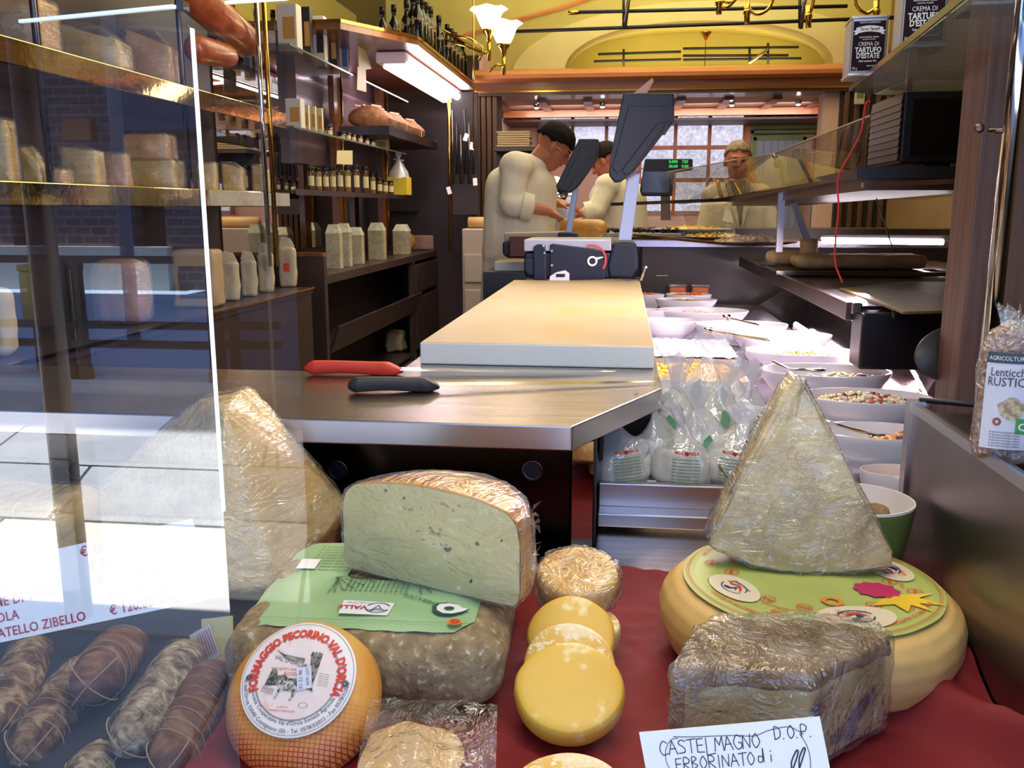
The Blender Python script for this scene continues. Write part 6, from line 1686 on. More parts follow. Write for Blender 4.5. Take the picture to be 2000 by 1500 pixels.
for k, (px, yt, yb, w_px) in enumerate(((655, 448, 530, 36), (674, 440, 520, 34), (697, 450, 518, 36), (738, 444, 512, 40), (786, 450, 505, 40))):
    p = at(px, yb, X=-1.86); kk = p.y / 1640; w_, h_ = w_px * kk * .75, (yb - yt) * kk
    t = thing('foil_tray_stack', ['leftmost tall stack of foil trays on the side counter', 'second tall stack of foil trays, slightly behind', 'third stack of foil trays with tilted top tray', 'fourth, wide stack of foil trays', 'lowest stack of foil trays near the melons'][k], 'foil trays', (p.x, p.y, zF), R(5), 'stacks of foil trays')
    m = MB(); n_ = int(h_ * .8 / .006)
    for i in range(n_):
        z_ = i * .006; a = w_ / 2; s_ = .92 if i % 1 == 0 else 1
        m.add([(-a * s_, -a * s_, z_), (a * s_, -a * s_, z_), (a * s_, a * s_, z_), (-a * s_, a * s_, z_), (-a, -a, z_ + .005), (a, -a, z_ + .005), (a, a, z_ + .005), (-a, a, z_ + .005)], [(0, 1, 5, 4), (1, 2, 6, 5), (2, 3, 7, 6), (3, 0, 4, 7), (4, 5, 6, 7)])
    stuff(m.build('stacked_trays', foil, t))
    z_ = n_ * .006; a = w_ / 2; s_ = .62
    m = MB().add([(-a, -a, z_), (a, -a, z_), (a, a, z_), (-a, a, z_), (-a * s_, -a * s_, h_), (a * s_, -a * s_, h_), (a * s_, a * s_, h_), (-a * s_, a * s_, h_)], [(0, 1, 5, 4), (1, 2, 6, 5), (2, 3, 7, 6), (3, 0, 4, 7), (4, 5, 6, 7)])
    o = m.build('upturned_tray', foil, t)
melm = mat('melon_skin', [(.3, L(150, 112, 48)), (.7, L(184, 146, 70))], .6, 0, 30, bump=.5)
for px, lab, r_px in ((824, 'round netted melon on the right', 14), (794, 'round netted melon behind the lowest foil stack', 17)):
    p = at(px, 448, X=-1.95); kk = p.y / 1640; t = thing('melon', lab, 'melon', (p.x, p.y, zF)); r_ = r_px * kk
    MB().ell((0, 0, r_), (r_, r_, r_ * 1.02), 20, 14).build('fruit', melm, t, True); MB().cyl((0, -r_ * .9, r_ * .5), (0, -r_ * 1.05, r_ * .45), .008, n=8).build('stem', string_m, t)
for px, lab in ((808, 'glass tumbler stack at the mirror end'), (826, 'small stack of cups beside the tumblers')):
    p = at(px, 405, X=-1.95); t = thing('cup_stack', lab, 'cups', (p.x, p.y, p.z - .02)); kk = p.y / 1640
    MB().cyl((0, 0, 0), (0, 0, 38 * kk), 9 * kk, 10 * kk, 14).build('cups', chrome, t, True); MB().box((-.06, 0, -.01), (.26, .3, .012)).build('small_shelf', dsteel, t)
pk = MB().rbox((0, 0, .07), (.22, .25, .14), .02, 5).build('wrapped_pack', mat('pinkish_pack', [(.3, L(150, 110, 96)), (.7, L(184, 146, 126))], .3, 0, 10, coat=.5), None, True, weld=.0004); p = at(830, 508, X=-1.86); solo(pk, 'pinkish wrapped food pack at the far end of the side counter', 'packet', loc=(p.x, p.y, zF))

# ---- bottle canopy with fluorescent, bread shelf
zK = at(860, 110, X=-1.3).z; cy0_, cy1_ = at(815, 76, X=-1.3).y, 7.95
cn = thing('bottle_shelf', 'high wooden shelf of wine bottles with a gold edge and fluorescent tube beneath', 'shelf', (-1.7, cy0_, zK))
kx = .30
poly = [(-2.13, cy0_ - .55), (-1.62, cy0_ - .55), (-1.3, cy0_), (-1.3, cy1_), (-2.13, cy1_)]
def icn(b, name, m, **k): return ish(b, name, m, cn, **k)
icn(MB().prism(poly, zK - .045, zK), 'shelf_board', wood)
for (a, b_) in ((poly[1], poly[2]), (poly[2], poly[3]), (poly[0], poly[1])): icn(MB().beam((a[0], a[1], zK), (b_[0], b_[1], zK), .012, .018), 'gold_edge', brass)
icn(MB().span((-2.13, cy0_ - .1, 1.55), (-2.06, cy1_, zK - .045)), 'back_panel', mat('purple_brown_panel', L(104, 80, 84), .4, coat=.3))
fy0, fy1 = at(792, 110, X=-1.42).y, at(908, 172, X=-1.42).y
icn(MB().span((-1.62, fy0, zK - .12), (-1.42, fy1, zK - .05)), 'lamp_housing', mat('lamp_housing_white', L(226, 206, 222), .3), bevel=.01)
icn(MB().cyl((-1.40, fy0 + .1, zK - .13), (-1.40, fy1 - .05, zK - .13), .030, n=10), 'fluorescent_tube', emitter('tube_pinkwhite', (1, .86, .96, 1), 16), smooth=True)
icn(MB().span((-1.60, fy0 + .12, zK - .135), (-1.44, fy1 - .1, zK - .122)), 'diffuser', emitter('diffuser_pinkwhite', (1, .80, .92, 1), 5))
# bottles
bott = [mat('bottle_black', L(14, 15, 20), .08, coat=.6), mat('bottle_green', L(24, 34, 20), .08, coat=.6), mat('bottle_clear', L(190, 190, 150), .1, coat=.5)]
blab = [mat('bottle_label_gold', L(170, 130, 60), .4), paper]
bp = {}
def bottle(label, x, y, z, h, ci=0, li=0, grp='wine bottles on the high shelf'):
    if (ci, li) not in bp:
        t = thing('wine_bottle', label, 'bottle', (x, y, z), 0, grp)
        MB().lathe([(0, 0), (.11, 0), (.12, .015), (.12, .56), (.105, .64), (.05, .74), (.045, .90), (.052, .905), (.052, .94), (0, .94)], 16).build('bottle', bott[ci], t, True)
        MB().lathe([(.050, .86), (.056, .86), (.056, 1.0), (0, 1.0)], 12).build('capsule', lidm, t, True)
        if li == 0: MB().lathe([(.1215, .50), (.1215, .54)], 14).build('gold_band', blab[0], t, True)
        else: MB().lathe([(.1215, .18), (.1215, .46)], 14).build('paper_label', blab[1], t, True)
        bp[(ci, li)] = t
    else: t = dup(bp[(ci, li)], (x, y, z), 0, label, grp)
    t.scale = (h, h, h); return t
rows_ = [(747, 0, 0), (770, 0, 0), (795, 0, 0), (808, 0, 0), (817, 0, 0), (826, 0, 0), (834, 0, 0), (842, 0, 0), (858, 0, 1), (874, 2, 1), (882, 1, 1), (889, 1, 1), (897, 1, 1), (905, 1, 1), (913, 1, 1), (921, 1, 1)]
for k, (px, ci, li) in enumerate(rows_):
    xx = -1.60 if k < 2 else -1.42 if k < 4 else -1.38
    yy = cy0_ - .35 + .1 * k if k < 3 else at(px, 100, X=xx).y
    if k < 3: xx = (-1.72, -1.62, -1.50)[k]; yy = at(px, 60, X=xx).y
    bottle('%s wine bottle from the left on the high shelf, %s' % ((ordn + ['fourteenth', 'fifteenth', 'sixteenth'])[k], ('black glass' if ci == 0 and li == 0 else 'with white label')), xx, min(yy, 7.85), zK + .002, .34)
icn(MB().tube([at(868, 60, X=-1.33), at(945, 102, X=-1.3)], .008, 6), 'brass_rail', brass, smooth=True)
# bread shelf
zR = at(800, 262, X=-1.65).z
br0, br1 = at(752, 262, X=-1.65).y, 7.9
bs_ = thing('bread_shelf', 'metal shelf of crusty loaves below the fluorescent tube', 'shelf', (-1.9, br0, zR))
ish(MB().span((-2.05, br0, zR - .06), (-1.62, br1, zR)), 'shelf_board', dsteel, bs_); ish(MB().span((-1.63, br0, zR), (-1.62, br1, zR + .05)), 'front_lip', shelfg, bs_)
crust = mat('bread_crust', [(.3, L(150, 92, 50)), (.6, L(190, 132, 84)), (.8, L(220, 170, 124))], .55, 0, 20, 6, bump=.5)
lf0 = None
for k in range(14):
    y_ = br0 + .12 + k * .17
    if y_ > br1 - .1: break
    lab = '%s loaf from the near end of the bread shelf' % (ordn + ['fourteenth'])[k]
    if lf0 is None:
        m = MB().ell((0, 0, .07), (.15, .085, .08), 16, 10); m.radial(.02, 12, 2, (0, 0, .07)); lf0 = thing('bread_loaf', lab, 'bread', (-1.80, y_, zR), 0, 'loaves on the bread shelf'); m.build('loaf', crust, lf0, True)
        m = MB()
        for q in (-.06, 0, .06): m.beam((q - .02, -.06, .146), (q + .02, .06, .146), .008, .01)
        m.build('crust_slash', mat('slash_pale', L(226, 196, 150), .6), lf0)
    else: dup(lf0, (-1.80 - .02 * (k % 3), y_, zR), R(8 * (k % 3)), lab)
q = at(878, 300, X=-1.5); ps_ = MB().cyl((q.x, q.y, .9), (q.x, q.y, zK), .014, n=8).build('brass_post', brass, smooth=True); solo(ps_, 'thin brass post at the far end of the bread shelf', 'post')
# wrapped roll, white cabinet, utensils beyond
p = at(945, 500, Y=7.2); fz = thing('white_cabinet', 'off-white drawer cabinet with a roll of paper on top, left of the man in glasses', 'cabinet', (p.x - .02, 7.3, 0)); hz = at(945, 447, Y=7.1).z
MB().span((-.14, -.2, 0), (.40, .25, hz)).build('body', mat('offwhite_cabinet', L(176, 160, 146), .5), fz, bevel=.01)
for z_ in (hz - .22, hz - .5): MB().span((-.12, -.215, z_ - .2), (.38, -.2, z_ + .02)).build('drawer_front', bpy.data.materials['offwhite_cabinet'], fz, bevel=.005)
o = MB().cyl((-.13, 0, 0), (.36, 0, 0), .045, n=16).build('paper_roll', mat('roll_yellow', L(206, 170, 110), .4), None, True); solo(o, 'roll of yellowish wrapping paper lying on the white drawer cabinet', 'roll', loc=(p.x, 7.25, hz + .046))
ut = thing('utensil_rack', 'dark hanging rack with utensils and white tags beside the ribbed pilaster', 'rack', at(905, 300, Y=7.6))
MB().box((0, .1, 0), (.22, .05, 1.0)).build('rack_board', dark, ut)
for k in range(6): MB().cyl((-.09 + k * .035, 0, .35 - .1 * (k % 3)), (-.09 + k * .035, 0, -.25 + .08 * (k % 2)), .012, n=6).build('utensil', black if k % 2 else dsteel, ut, True)
for k, (px, py) in enumerate(((910, 268), (922, 285), (928, 355), (877, 372))):
    q = at(px, py, Y=7.5) - ut.location; MB().box(q, (.035, .003, .06), (0, R(20 - 12 * k), 0)).build('white_tag', paper, ut)
# stacked papers on wall shelf left of man
p = at(1005, 288, Y=7.6); pb = thing('paper_stack', 'stack of yellowish wrapping papers on a dark wall shelf behind the bent man', 'papers', (p.x, 7.6, p.z))
for k in range(7): MB().box((.003 * (k % 3), 0, .008 + k * .018), (.27 - .008 * (k % 2), .2, .014)).build('paper_bundle', mat('bundle_cream', L(150, 132, 84), .7) if k == 0 else bpy.data.materials['bundle_cream'], pb)
MB().box((.02, .18, -.02), (.36, .62, .03)).build('shelf_plank', dark, pb); MB().box((.02, .1, -.16), (.36, .1, .24)).build('dark_box', dark, pb)

# ================================================================ LAMPS
glow = emitter('tulip_glow', (1, .80, .42, 1), 5.5)
lampt = thing('wall_lamp', 'brass lamp with two glowing tulip glass shades beside the high bottle shelf', 'lamp', at(945, 90, Y=6.3))
def ilp(b, name, m, base=lampt, **k): return ish(b, name, m, base, **k)
kk = 6.3 / 1700
for (px, py) in ((955, 62), (984, 90)):
    q = at(px, py, Y=6.3); m = MB(); m.M = Matrix.Translation(q)
    pr_ = [(9 * kk, 0), (15 * kk, 10 * kk), (20 * kk, 22 * kk), (23 * kk, 32 * kk), (32 * kk, 40 * kk)]
    vs = []; n_ = 40
    for j in range(n_):
        a = 2 * PI * j / n_
        for i, (r_, z_) in enumerate(pr_):
            f = 1 + .10 * math.cos(6 * a) * (i / 4) ** 2; vs.append((r_ * f * math.cos(a), r_ * f * math.sin(a), z_ - .008 * math.cos(6 * a) * (i / 4) ** 2))
    m.add(vs, [(j * 5 + i, ((j + 1) % n_) * 5 + i, ((j + 1) % n_) * 5 + i + 1, j * 5 + i + 1) for j in range(n_) for i in range(4)])
    ilp(m, 'tulip_shade', glow, smooth=True)
    m = MB(); m.M = Matrix.Translation(q); m.lathe([(0, -18 * kk), (4 * kk, -16 * kk), (5 * kk, -8 * kk), (11 * kk, 0), (12 * kk, 4 * kk), (0, 2 * kk)], 14); ilp(m, 'shade_holder', brass, smooth=True)
    ilp(MB().cyl(q - Vector((0, 0, 18 * kk)), q - Vector((0, 0, 50 * kk)), 3.5 * kk, n=8), 'socket', brass, smooth=True)
ilp(MB().tube([at(870, 65, Y=6.3), at(920, 76, Y=6.3), at(942, 92, Y=6.3), at(942, 104, Y=6.3), at(936, 118, Y=6.3)], .009, 6), 'curved_arm', brass, smooth=True)
ilp(MB().tube([at(868, 76, Y=6.3), at(948, 104, Y=6.3), at(955, 100, Y=6.3)], .009, 6), 'straight_arm', brass, smooth=True)
ilp(MB().tube([at(984, 128, Y=6.3), at(970, 126, Y=6.3), at(962, 134, Y=6.3), at(955, 140, Y=6.3)], .008, 6), 'curl', brass, smooth=True)
ilp(MB().tube([at(925, -30, Y=6.3), at(925, 290, Y=6.3)], .006, 6), 'long_rod', brass, smooth=True)
ch = thing('chandelier', 'brass chandelier arms with downward tube ends hanging into the top right', 'chandelier', at(1560, -60, Y=4.8))
for (px, py) in ((1404, 28), (1459, 46), (1579, 54), (1712, 45)):
    a = at(px, py, Y=4.8); b_ = at(px, py - 44, Y=4.8); kk = 4.8 / 1700
    ilp(MB().cyl(a, b_, 5 * kk, n=12), 'tube_end', brass, ch, smooth=True); ilp(MB().ell(at(px, py - 22, Y=4.8), 7 * kk, 10, 6), 'knuckle', brass, ch, smooth=True)
for P in ([(1404, 10), (1420, 14), (1440, -6), (1450, -30)], [(1462, 16), (1478, 28), (1500, 18), (1510, -4), (1508, -30)], [(1575, 36), (1584, 20), (1590, -8), (1586, -30)], [(1708, 18), (1690, 26), (1672, 8), (1672, -30)], [(1445, -14), (1430, 4), (1412, 2)]):
    ilp(MB().tube([at(*q, Y=4.8) for q in smooth_path(P, 5)], .008, 8), 'curved_arm', brass, ch, smooth=True)
# ================================================================ SCALES
navy = mat('scale_slate_blue', [(.3, L(12, 23, 40)), (.7, L(16, 29, 48))], .6)
navyd = mat('scale_dark_navy', L(20, 24, 44), .4)
green_dk = mat('scale_dark_green', L(28, 34, 36), .5)
armm = mat('scale_arm_light', L(158, 176, 206), .35)
def scale(label, Y, head, arm, ridge, hm, base=True, dY=.10):
    o0 = at(1130 if base else 1100, 548, Y=Y); t = thing('shop_scale', label, 'scale', (o0.x, Y, CT + .001))
    def pp(px, py, dy=0): return at(px, py, Y=Y + dy) - t.location
    m = MB().slab([pp(*q) for q in head], (0, dY, 0)); hd = m.build('display_head', hm, t, bevel=.006, bseg=2)
    for r_ in ridge: MB().slab([pp(*q, -.006) for q in r_], (0, .008, 0)).build('raised_rib', hm, hd, bevel=.002)
    m = MB().slab([pp(*q, .03) for q in arm], (0, .03, 0)); m.build('arm', armm, t, bevel=.004)
    return t, pp
ysc = cby1 + .10
t, pp = scale('large blue-grey shop scale with tall slanted display head at the end of the board', ysc,
  [(1217, 182), (1317, 182), (1317, 236), (1302, 252), (1240, 332), (1222, 344), (1214, 354), (1200, 356), (1189, 342), (1190, 318)],
  [(1226, 340), (1251, 338), (1233, 470), (1207, 470)],
  [[(1228, 207), (1316, 207), (1316, 236), (1301, 238), (1282, 240), (1216, 330), (1204, 338), (1196, 326)], [(1285, 240), (1300, 240), (1296, 250), (1232, 336), (1222, 342), (1215, 332)]], navy)
hd = t.children[0]
MB().slab([pp(1218, 198, .02), pp(1274, 152, .02), pp(1277, 158, .02), pp(1212, 275, .02), pp(1207, 272, .02)], (0, .002, 0)).build('paper_strip', mat('strip_brown', L(170, 134, 112), .5), t)
MB().slab([pp(1294, 248, .02), pp(1314, 240, .02), pp(1300, 262, .02), pp(1291, 261, .02)], (0, .05, 0)).build('head_bracket', mat('bracket_brown', L(92, 72, 76), .5), t)
MB().slab([pp(1224, 344, .01), pp(1240, 334, .01), pp(1260, 326, .01), pp(1222, 352, .01)], (0, .06, 0)).build('head_under', bpy.data.materials['bracket_brown'], t)
m = MB().slab([pp(1023, 468), pp(1194, 468), pp(1194, 490), pp(1023, 491)], (0, .30, 0)); m.build('weighing_plate', mat('plate_grey_white', L(172, 174, 180), .35, .3), t, bevel=.004)
m = MB().slab([pp(1023, 492, .01), pp(1200, 492, .01), pp(1195, 545, .01), pp(1030, 545, .01), pp(1023, 535, .01)], (0, .28, 0)); m.build('body', navyd, t, bevel=.012, bseg=3)
m = MB().slab([pp(1197, 474, -.0), pp(1238, 474, -.0), pp(1245, 482, -.0), pp(1246, 525, -.0), pp(1232, 543, -.0), pp(1190, 543, -.0), pp(1186, 520)], (0, .26, 0)); m.build('side_housing', navy, t, bevel=.010, bseg=3)
m = MB().slab([pp(1023, 505, -.004), pp(1045, 505, -.004), pp(1045, 540, -.004), pp(1030, 538, -.004), pp(1023, 528, -.004)], (0, .1, 0)); m.build('corner_housing', navy, t, bevel=.008)
MB().slab([pp(1042, 482, -.012), pp(1050, 477, -.012), pp(1065, 478, -.012), pp(1067, 548, -.012), pp(1042, 548, -.012)], (0, .02, 0)).build('flap_left', navyd, t, bevel=.003)
MB().slab([pp(1074, 478, -.012), pp(1080, 476, -.012), pp(1160, 486, -.012), pp(1184, 494, -.012), pp(1180, 546, -.012), pp(1074, 548, -.012)], (0, .02, 0)).build('flap_right', navyd, t, bevel=.003)
kk = ysc / 1700
def disc_at(px, py, r0, r1, dy, m_, name, a0=0, a1=2 * PI, n_=28):
    q = pp(px, py, dy); m = MB(); m.M = Matrix.Translation(q) @ Matrix.Rotation(R(90), 4, 'X')
    vs = []; 
    for i in range(n_ + 1):
        a = a0 + (a1 - a0) * i / n_
        for r_ in (r0, r1):
            for z_ in (0, .004): vs.append((r_ * kk * math.cos(a), r_ * kk * math.sin(a), z_))
    fs = []
    for i in range(n_):
        b0, b1 = i * 4, i * 4 + 4; fs += [(b0, b0 + 2, b1 + 2, b1), (b0 + 1, b1 + 1, b1 + 3, b0 + 3), (b0 + 2, b0 + 3, b1 + 3, b1 + 2), (b0, b1, b1 + 1, b0 + 1)]
    m.add(vs, fs); return m.build(name, m_, t)
disc_at(1157, 510, 6, 9.5, -.018, white_pl, 'white_ring'); disc_at(1157, 510, 0, 6.5, -.014, black, 'ring_centre')
disc_at(1155, 508, 25, 29, -.016, mat('red_plastic', L(196, 70, 66), .4), 'red_arc', R(-35), R(110))
MB().slab([pp(1086, 532, -.018), pp(1104, 528, -.018), pp(1112, 534, -.018), pp(1112, 549, -.018), pp(1073, 549, -.018), pp(1074, 540, -.018)], (0, .006, 0)).build('white_latch', white_pl, t)
MB().slab([pp(1086, 535, -.020), pp(1104, 535, -.020), pp(1103, 541, -.020), pp(1086, 541, -.020)], (0, .003, 0)).build('latch_slot', black, t)
MB().slab([pp(1163, 503, -.018), pp(1178, 501, -.018), pp(1178, 503, -.018), pp(1165, 508, -.018)], (0, .003, 0)).build('white_pointer', white_pl, t)
for (px, py) in ((1062, 480), (1078, 490), (1078, 518), (1064, 494)): disc_at(px, py, 0, 2.2, -.016, chrome, 'screw')
y2 = ysc + .75
t, pp = scale('smaller dark green-grey scale head on a pale arm behind the large scale', y2,
  [(1131, 271), (1165, 271), (1168, 292), (1168, 306), (1158, 322), (1128, 364), (1112, 377), (1096, 375), (1085, 365)], [(1118, 370), (1130, 368), (1116, 455), (1104, 455)],
  [[(1136, 285), (1167, 285), (1166, 304), (1150, 306), (1104, 374), (1095, 368)]], green_dk, False)
MB().slab([pp(1091, 453, 0), pp(1126, 456, 0), pp(1128, 470, 0), pp(1088, 468, 0)], (0, .14, 0)).build('arm_foot', navy, t, bevel=.006)
MB().slab([pp(984, 455, .02), pp(1100, 453, .02), pp(1100, 476, .02), pp(984, 472, .02)], (0, .26, 0)).build('weighing_plate', mat('plate_cream', L(150, 140, 116), .4), t, bevel=.006)
MB().slab([pp(981, 472, .01), pp(1100, 472, .01), pp(1100, 506, .01), pp(990, 504, .01), pp(981, 496, .01)], (0, .26, 0)).build('body', navy, t, bevel=.01)
MB().slab([pp(995, 461, -.02), pp(1046, 461, -.02), pp(1046, 502, -.02), pp(995, 502, -.02)], (0, .04, 0)).build('front_door', mat('brown_flap', L(84, 36, 26), .5), t, bevel=.004)
MB().tube([pp(1166, 272, .05), pp(1172, 284, .05), pp(1172, 306, .05)], .005, 6).build('cable', black, t, True)
# POS display
y3 = 5.25
o0 = at(1285, 400, Y=y3); t = thing('till_display', 'black till display with green digits on a stand behind the scale', 'till display', o0)
def pq(px, py, dy=0): return at(px, py, Y=y3 + dy) - o0
MB().slab([pq(1260, 310), pq(1353, 310), pq(1353, 332), pq(1316, 336), pq(1313, 383), pq(1254, 383), pq(1250, 372)], (0, .06, 0)).build('housing', black, t, bevel=.006)
MB().slab([pq(1255, 335, -.008), pq(1310, 335, -.008), pq(1306, 376, -.008), pq(1254, 376, -.008)], (0, .006, 0)).build('dark_screen', mat('screen_dark', L(30, 32, 34), .15), t)
gd = emitter('green_digits', (.06, .75, .12, 1), 1.2)
for k, (px, py, s_) in enumerate(((1315, 316, '0.000'), (1338, 316, '720'), (1315, 325, '00.00'), (1338, 325, '0.00'))):
    q = pq(px, py, -.003); m = MB(); m.M = Matrix.Translation(q) @ Matrix.Rotation(R(90), 4, 'X'); text(m, s_, .022, bold=.02); m.build('green_digits', gd, t)
MB().slab([pq(1291, 383, .02), pq(1309, 383, .02), pq(1310, 430, .02), pq(1291, 430, .02)], (0, .04, 0)).build('stand', mat('stand_brown', L(120, 96, 86), .5), t)
# slicer, ham, knob
q0 = at(1082, 372, Y=5.6); t = thing('meat_slicer', 'shiny meat slicer partly hidden behind the bent man', 'slicer', (q0.x, 5.6, 1.0))
hz_ = q0.z - 1.0
m = MB(); m.M = Matrix.Translation((0, 0, hz_)) @ Matrix.Rotation(R(80), 4, 'X'); m.lathe([(0, .02), (.04, .02), (.085, .005), (.09, 0), (.085, -.006), (0, -.01)], 28); m.build('blade', chrome, t, True)
MB().tube([(-.07, -.02, hz_ + .05), (-.03, -.03, hz_ + .06), (.05, -.03, hz_ - .02)], .008, 6).build('guard', black, t, True); MB().rbox((0, .08, hz_ / 2 - .01), (.26, .16, hz_), .03, 5).build('body', steel_edge, t, True, weld=.001)
bt2 = MB().span((-.60, 5.30, 0), (.04, 6.05, .995)).build('rear_counter', mat('rear_counter_pale', L(150, 134, 122), .5)); solo(bt2, 'pale rear work counter where the two men in white stand working', 'counter')
hmm = mat('roast_ham', [(.3, L(186, 120, 40)), (.6, L(206, 150, 66)), (.8, L(222, 176, 96))], .35, 0, 10, 5, bump=.4, coat=.3)
A, B = at(1112, 448, Y=4.75), at(1168, 447, Y=4.70); t = thing('roast_ham', 'glazed yellow-brown ham lying behind the large scale', 'ham', (A.x, A.y, A.z - .08))
m = MB().cap((0, 0, .08), B - A + Vector((0, 0, .08)), .055, .048, 18); m.v = [p + p.normalized() * .01 * noise.noise(p * 18) for p in m.v]; m.build('ham', hmm, t, True)
MB().slab([at(1150, 432, Y=4.8) - t.location, at(1188, 440, Y=4.8) - t.location, at(1184, 462, Y=4.75) - t.location, at(1150, 468, Y=4.75) - t.location], (0, .01, 0)).build('pink_paper', mat('peach_paper', L(232, 160, 116), .6), t)
MB().span((-.14, -.1, -.03), (.22, .12, .018)).build('ham_board', board_side, t)

# ================================================================ CROSS COUNTER WITH TRAYS, RIGHT UPPER SHELVES
xc = thing('cross_counter', 'long serving counter of trays and pasta plates crossing behind the salad case', 'counter', (.7, 4.6, 0))
def ixc(b, name, m, **k): return ish(b, name, m, xc, **k)
zq = at(1300, 470, Y=4.55).z
ixc(MB().span((.10, 4.62, 0), (2.15, 4.95, zq - .02)), 'body', dbrown); ixc(MB().span((.03, 4.55, zq - .03), (2.15, 5.0, zq)), 'steel_top', lil)
ixc(MB().beam(at(1238, 459, Y=4.5), at(1412, 476, Y=4.2), .012, .012), 'gold_edge', brass)
ixc(MB().span((.0, 5.0, 0), (2.15, 5.35, zq + .05)), 'rear_step', dsteel)
def plate(label, px, py, Y, w_px, kind, n_, m_=porcelain, dark_=False, hump=.02):
    p = at(px, py, Y=Y); r_ = w_px * Y / 1700 / 2; t = thing('serving_plate', label, 'plate', (p.x, Y, p.z - .012), 0, 'plates and trays on the cross counter')
    MB().lathe([(0, 0), (r_ * .6, 0), (r_ * .95, .012), (r_, .014), (r_ * .98, .018), (r_ * .6, .006), (0, .006)], 32, sy=.5).build('plate', m_, t, True)
    food(t, kind, r_ * .8, r_ * .38, .012, hump, n_, seed=px); return t
plate('round plate of yellow fresh noodles on the cross counter, nearest the centre', 1395, 464, 4.5, 140, 'pasta', 90, dsteel)
plate('broad plate of dusted pale pasta at the right of the noodles', 1465, 474, 4.3, 170, 'pale', 120, dsteel, hump=.03)
plate('small pale cheese dish at the left end of the cross counter', 1350, 448, 4.9, 150, 'pasta', 40)
p = at(1250, 455, Y=4.8); t = thing('grey_tray', 'grey shallow tray of dark chestnuts left of the noodle plates', 'tray', (p.x, 4.85, p.z - .01)); MB().box((0, 0, 0), (.42, .22, .02)).build('tray', mat('tray_grey', L(150, 140, 130), .5), t, bevel=.004)
m = MB(); rg = random.Random(4)
for k in range(60): m.ell((rg.uniform(-.19, .19), rg.uniform(-.09, .09), .02 + .01 * rg.random()), .012, 6, 4)
stuff(m.build('chestnuts', mat('chestnut_dark', L(34, 22, 24), .3), t, True))
# lower black shelf with bread tray
Xs = .60
c1, c2 = at(1665, 594, Y=2.30), at(1392, 492, Y=4.2)
zs_ = c1.z
sf = thing('warm_shelf', 'black-edged upper case shelf holding the bread tray and the pitted plate', 'shelf', (c1.x, 2.3, zs_))
def isf(b, name, m, **k): return ish(b, name, m, sf, **k)
brs = mat('brown_steel_beam', [(.3, L(92, 76, 74)), (.7, L(120, 100, 96))], .35, 1, 3, 5)
xs0, xs1 = c1.x, 1.40
isf(MB().span((xs0 + .02, 2.28, zs_ - .012), (xs1, 4.3, zs_ - .002)), 'shelf_top', mat('dark_shelf_top', L(48, 40, 40), .25, .6))
isf(MB().beam(c1 + Vector((0, .02, -.02)), Vector((xs0, 4.45, zs_ - .02)), .02, .045), 'side_beam', brs, bevel=.002)
isf(MB().span((xs0 + .005, 2.22, zs_ - .15), (xs1, 2.32, zs_ - .014)), 'end_housing', mat('black_steel', L(48, 44, 46), .35, .8), bevel=.006)
isf(MB().span((xs0 - .006, 2.27, zs_ - .022), (xs0 + .018, 2.29, zs_ + .006)), 'corner_bracket', dsteel, bevel=.004)
isf(MB().cyl((xs0 + .10, 2.5, zs_ - .075), (xs0 + .10, 4.3, zs_ - .075), .012, n=10), 'fluorescent_tube', emitter('case_tube', (1, .90, .96, 1), 22), smooth=True)
isf(MB().grid(lambda u, v: Vector((xs0 + .03 + .30 * v, 2.35 + 2.0 * u, zs_ - .045 - .10 * v + .05 * math.sin(PI * v))), 10, 12), 'curved_reflector', mat('reflector', L(214, 190, 196), .12, 1, bump=.1, bscale=8), smooth=True)
p = at(1768, 575, Z=zs_ + .01)
t = thing('pitted_plate', 'flat square pitted greenish-brown griddle plate on the shelf at right', 'plate', (p.x, p.y, zs_)); a_, b_ = at(1640, 560, Z=zs_ + .01), at(1905, 600, Z=zs_ + .01)
pit = mat('pitted_brass', [(.3, L(112, 94, 52)), (.7, L(146, 126, 76))], .45, .3, 30, 3, bump=1.0, bscale=260, bd=.004)
MB().slab([at(1640, 556, Z=zs_ + .012) - p, at(1770, 543, Z=zs_ + .012) - p, at(1925, 546, Z=zs_ + .012) - p, at(1925, 597, Z=zs_ + .012) - p, at(1765, 600, Z=zs_ + .012) - p], (0, 0, -.006)).build('plate', pit, t)
m = MB().slab([at(1742, 598, Z=zs_ + .008) - p, at(1925, 597, Z=zs_ + .008) - p, at(1925, 604, Z=zs_ + .0) - p, at(1748, 606, Z=zs_ + .0) - p], (0, 0, -.012)); m.build('frame_edge', bpy.data.materials['black_steel'], t)
ty = at(1680, 532, Z=zs_ + .02).y
pL, pR = at(1515, 530, Z=zs_ + .015), at(1840, 530, Z=zs_ + .015)
cxx = at(1665, 524, Z=zs_ + .02)
t = thing('bread_tray', 'dark metal tray of pale focaccia on the upper case shelf', 'tray', (cxx.x, cxx.y, zs_)); hw_ = (pR.x - pL.x) / 2
MB().span((-hw_, -.14, .004), (hw_, .22, .010)).build('tray', dsteel, t, bevel=.002)
for s_ in (((-hw_, -.145, .004), (hw_, -.135, .018)), ((-hw_, .215, .004), (hw_, .225, .018)), ((-hw_, -.14, .004), (-hw_ + .006, .22, .018)), ((hw_ - .006, -.14, .004), (hw_, .22, .018))): MB().span(*s_).build('tray_rim', chrome, t)
foc = mat('focaccia', [(.3, L(206, 168, 116)), (.7, L(226, 192, 144))], .6, 0, 10, 5, bump=.3, sss=.1, spots=[(5, .6, .7, L(196, 150, 100))])
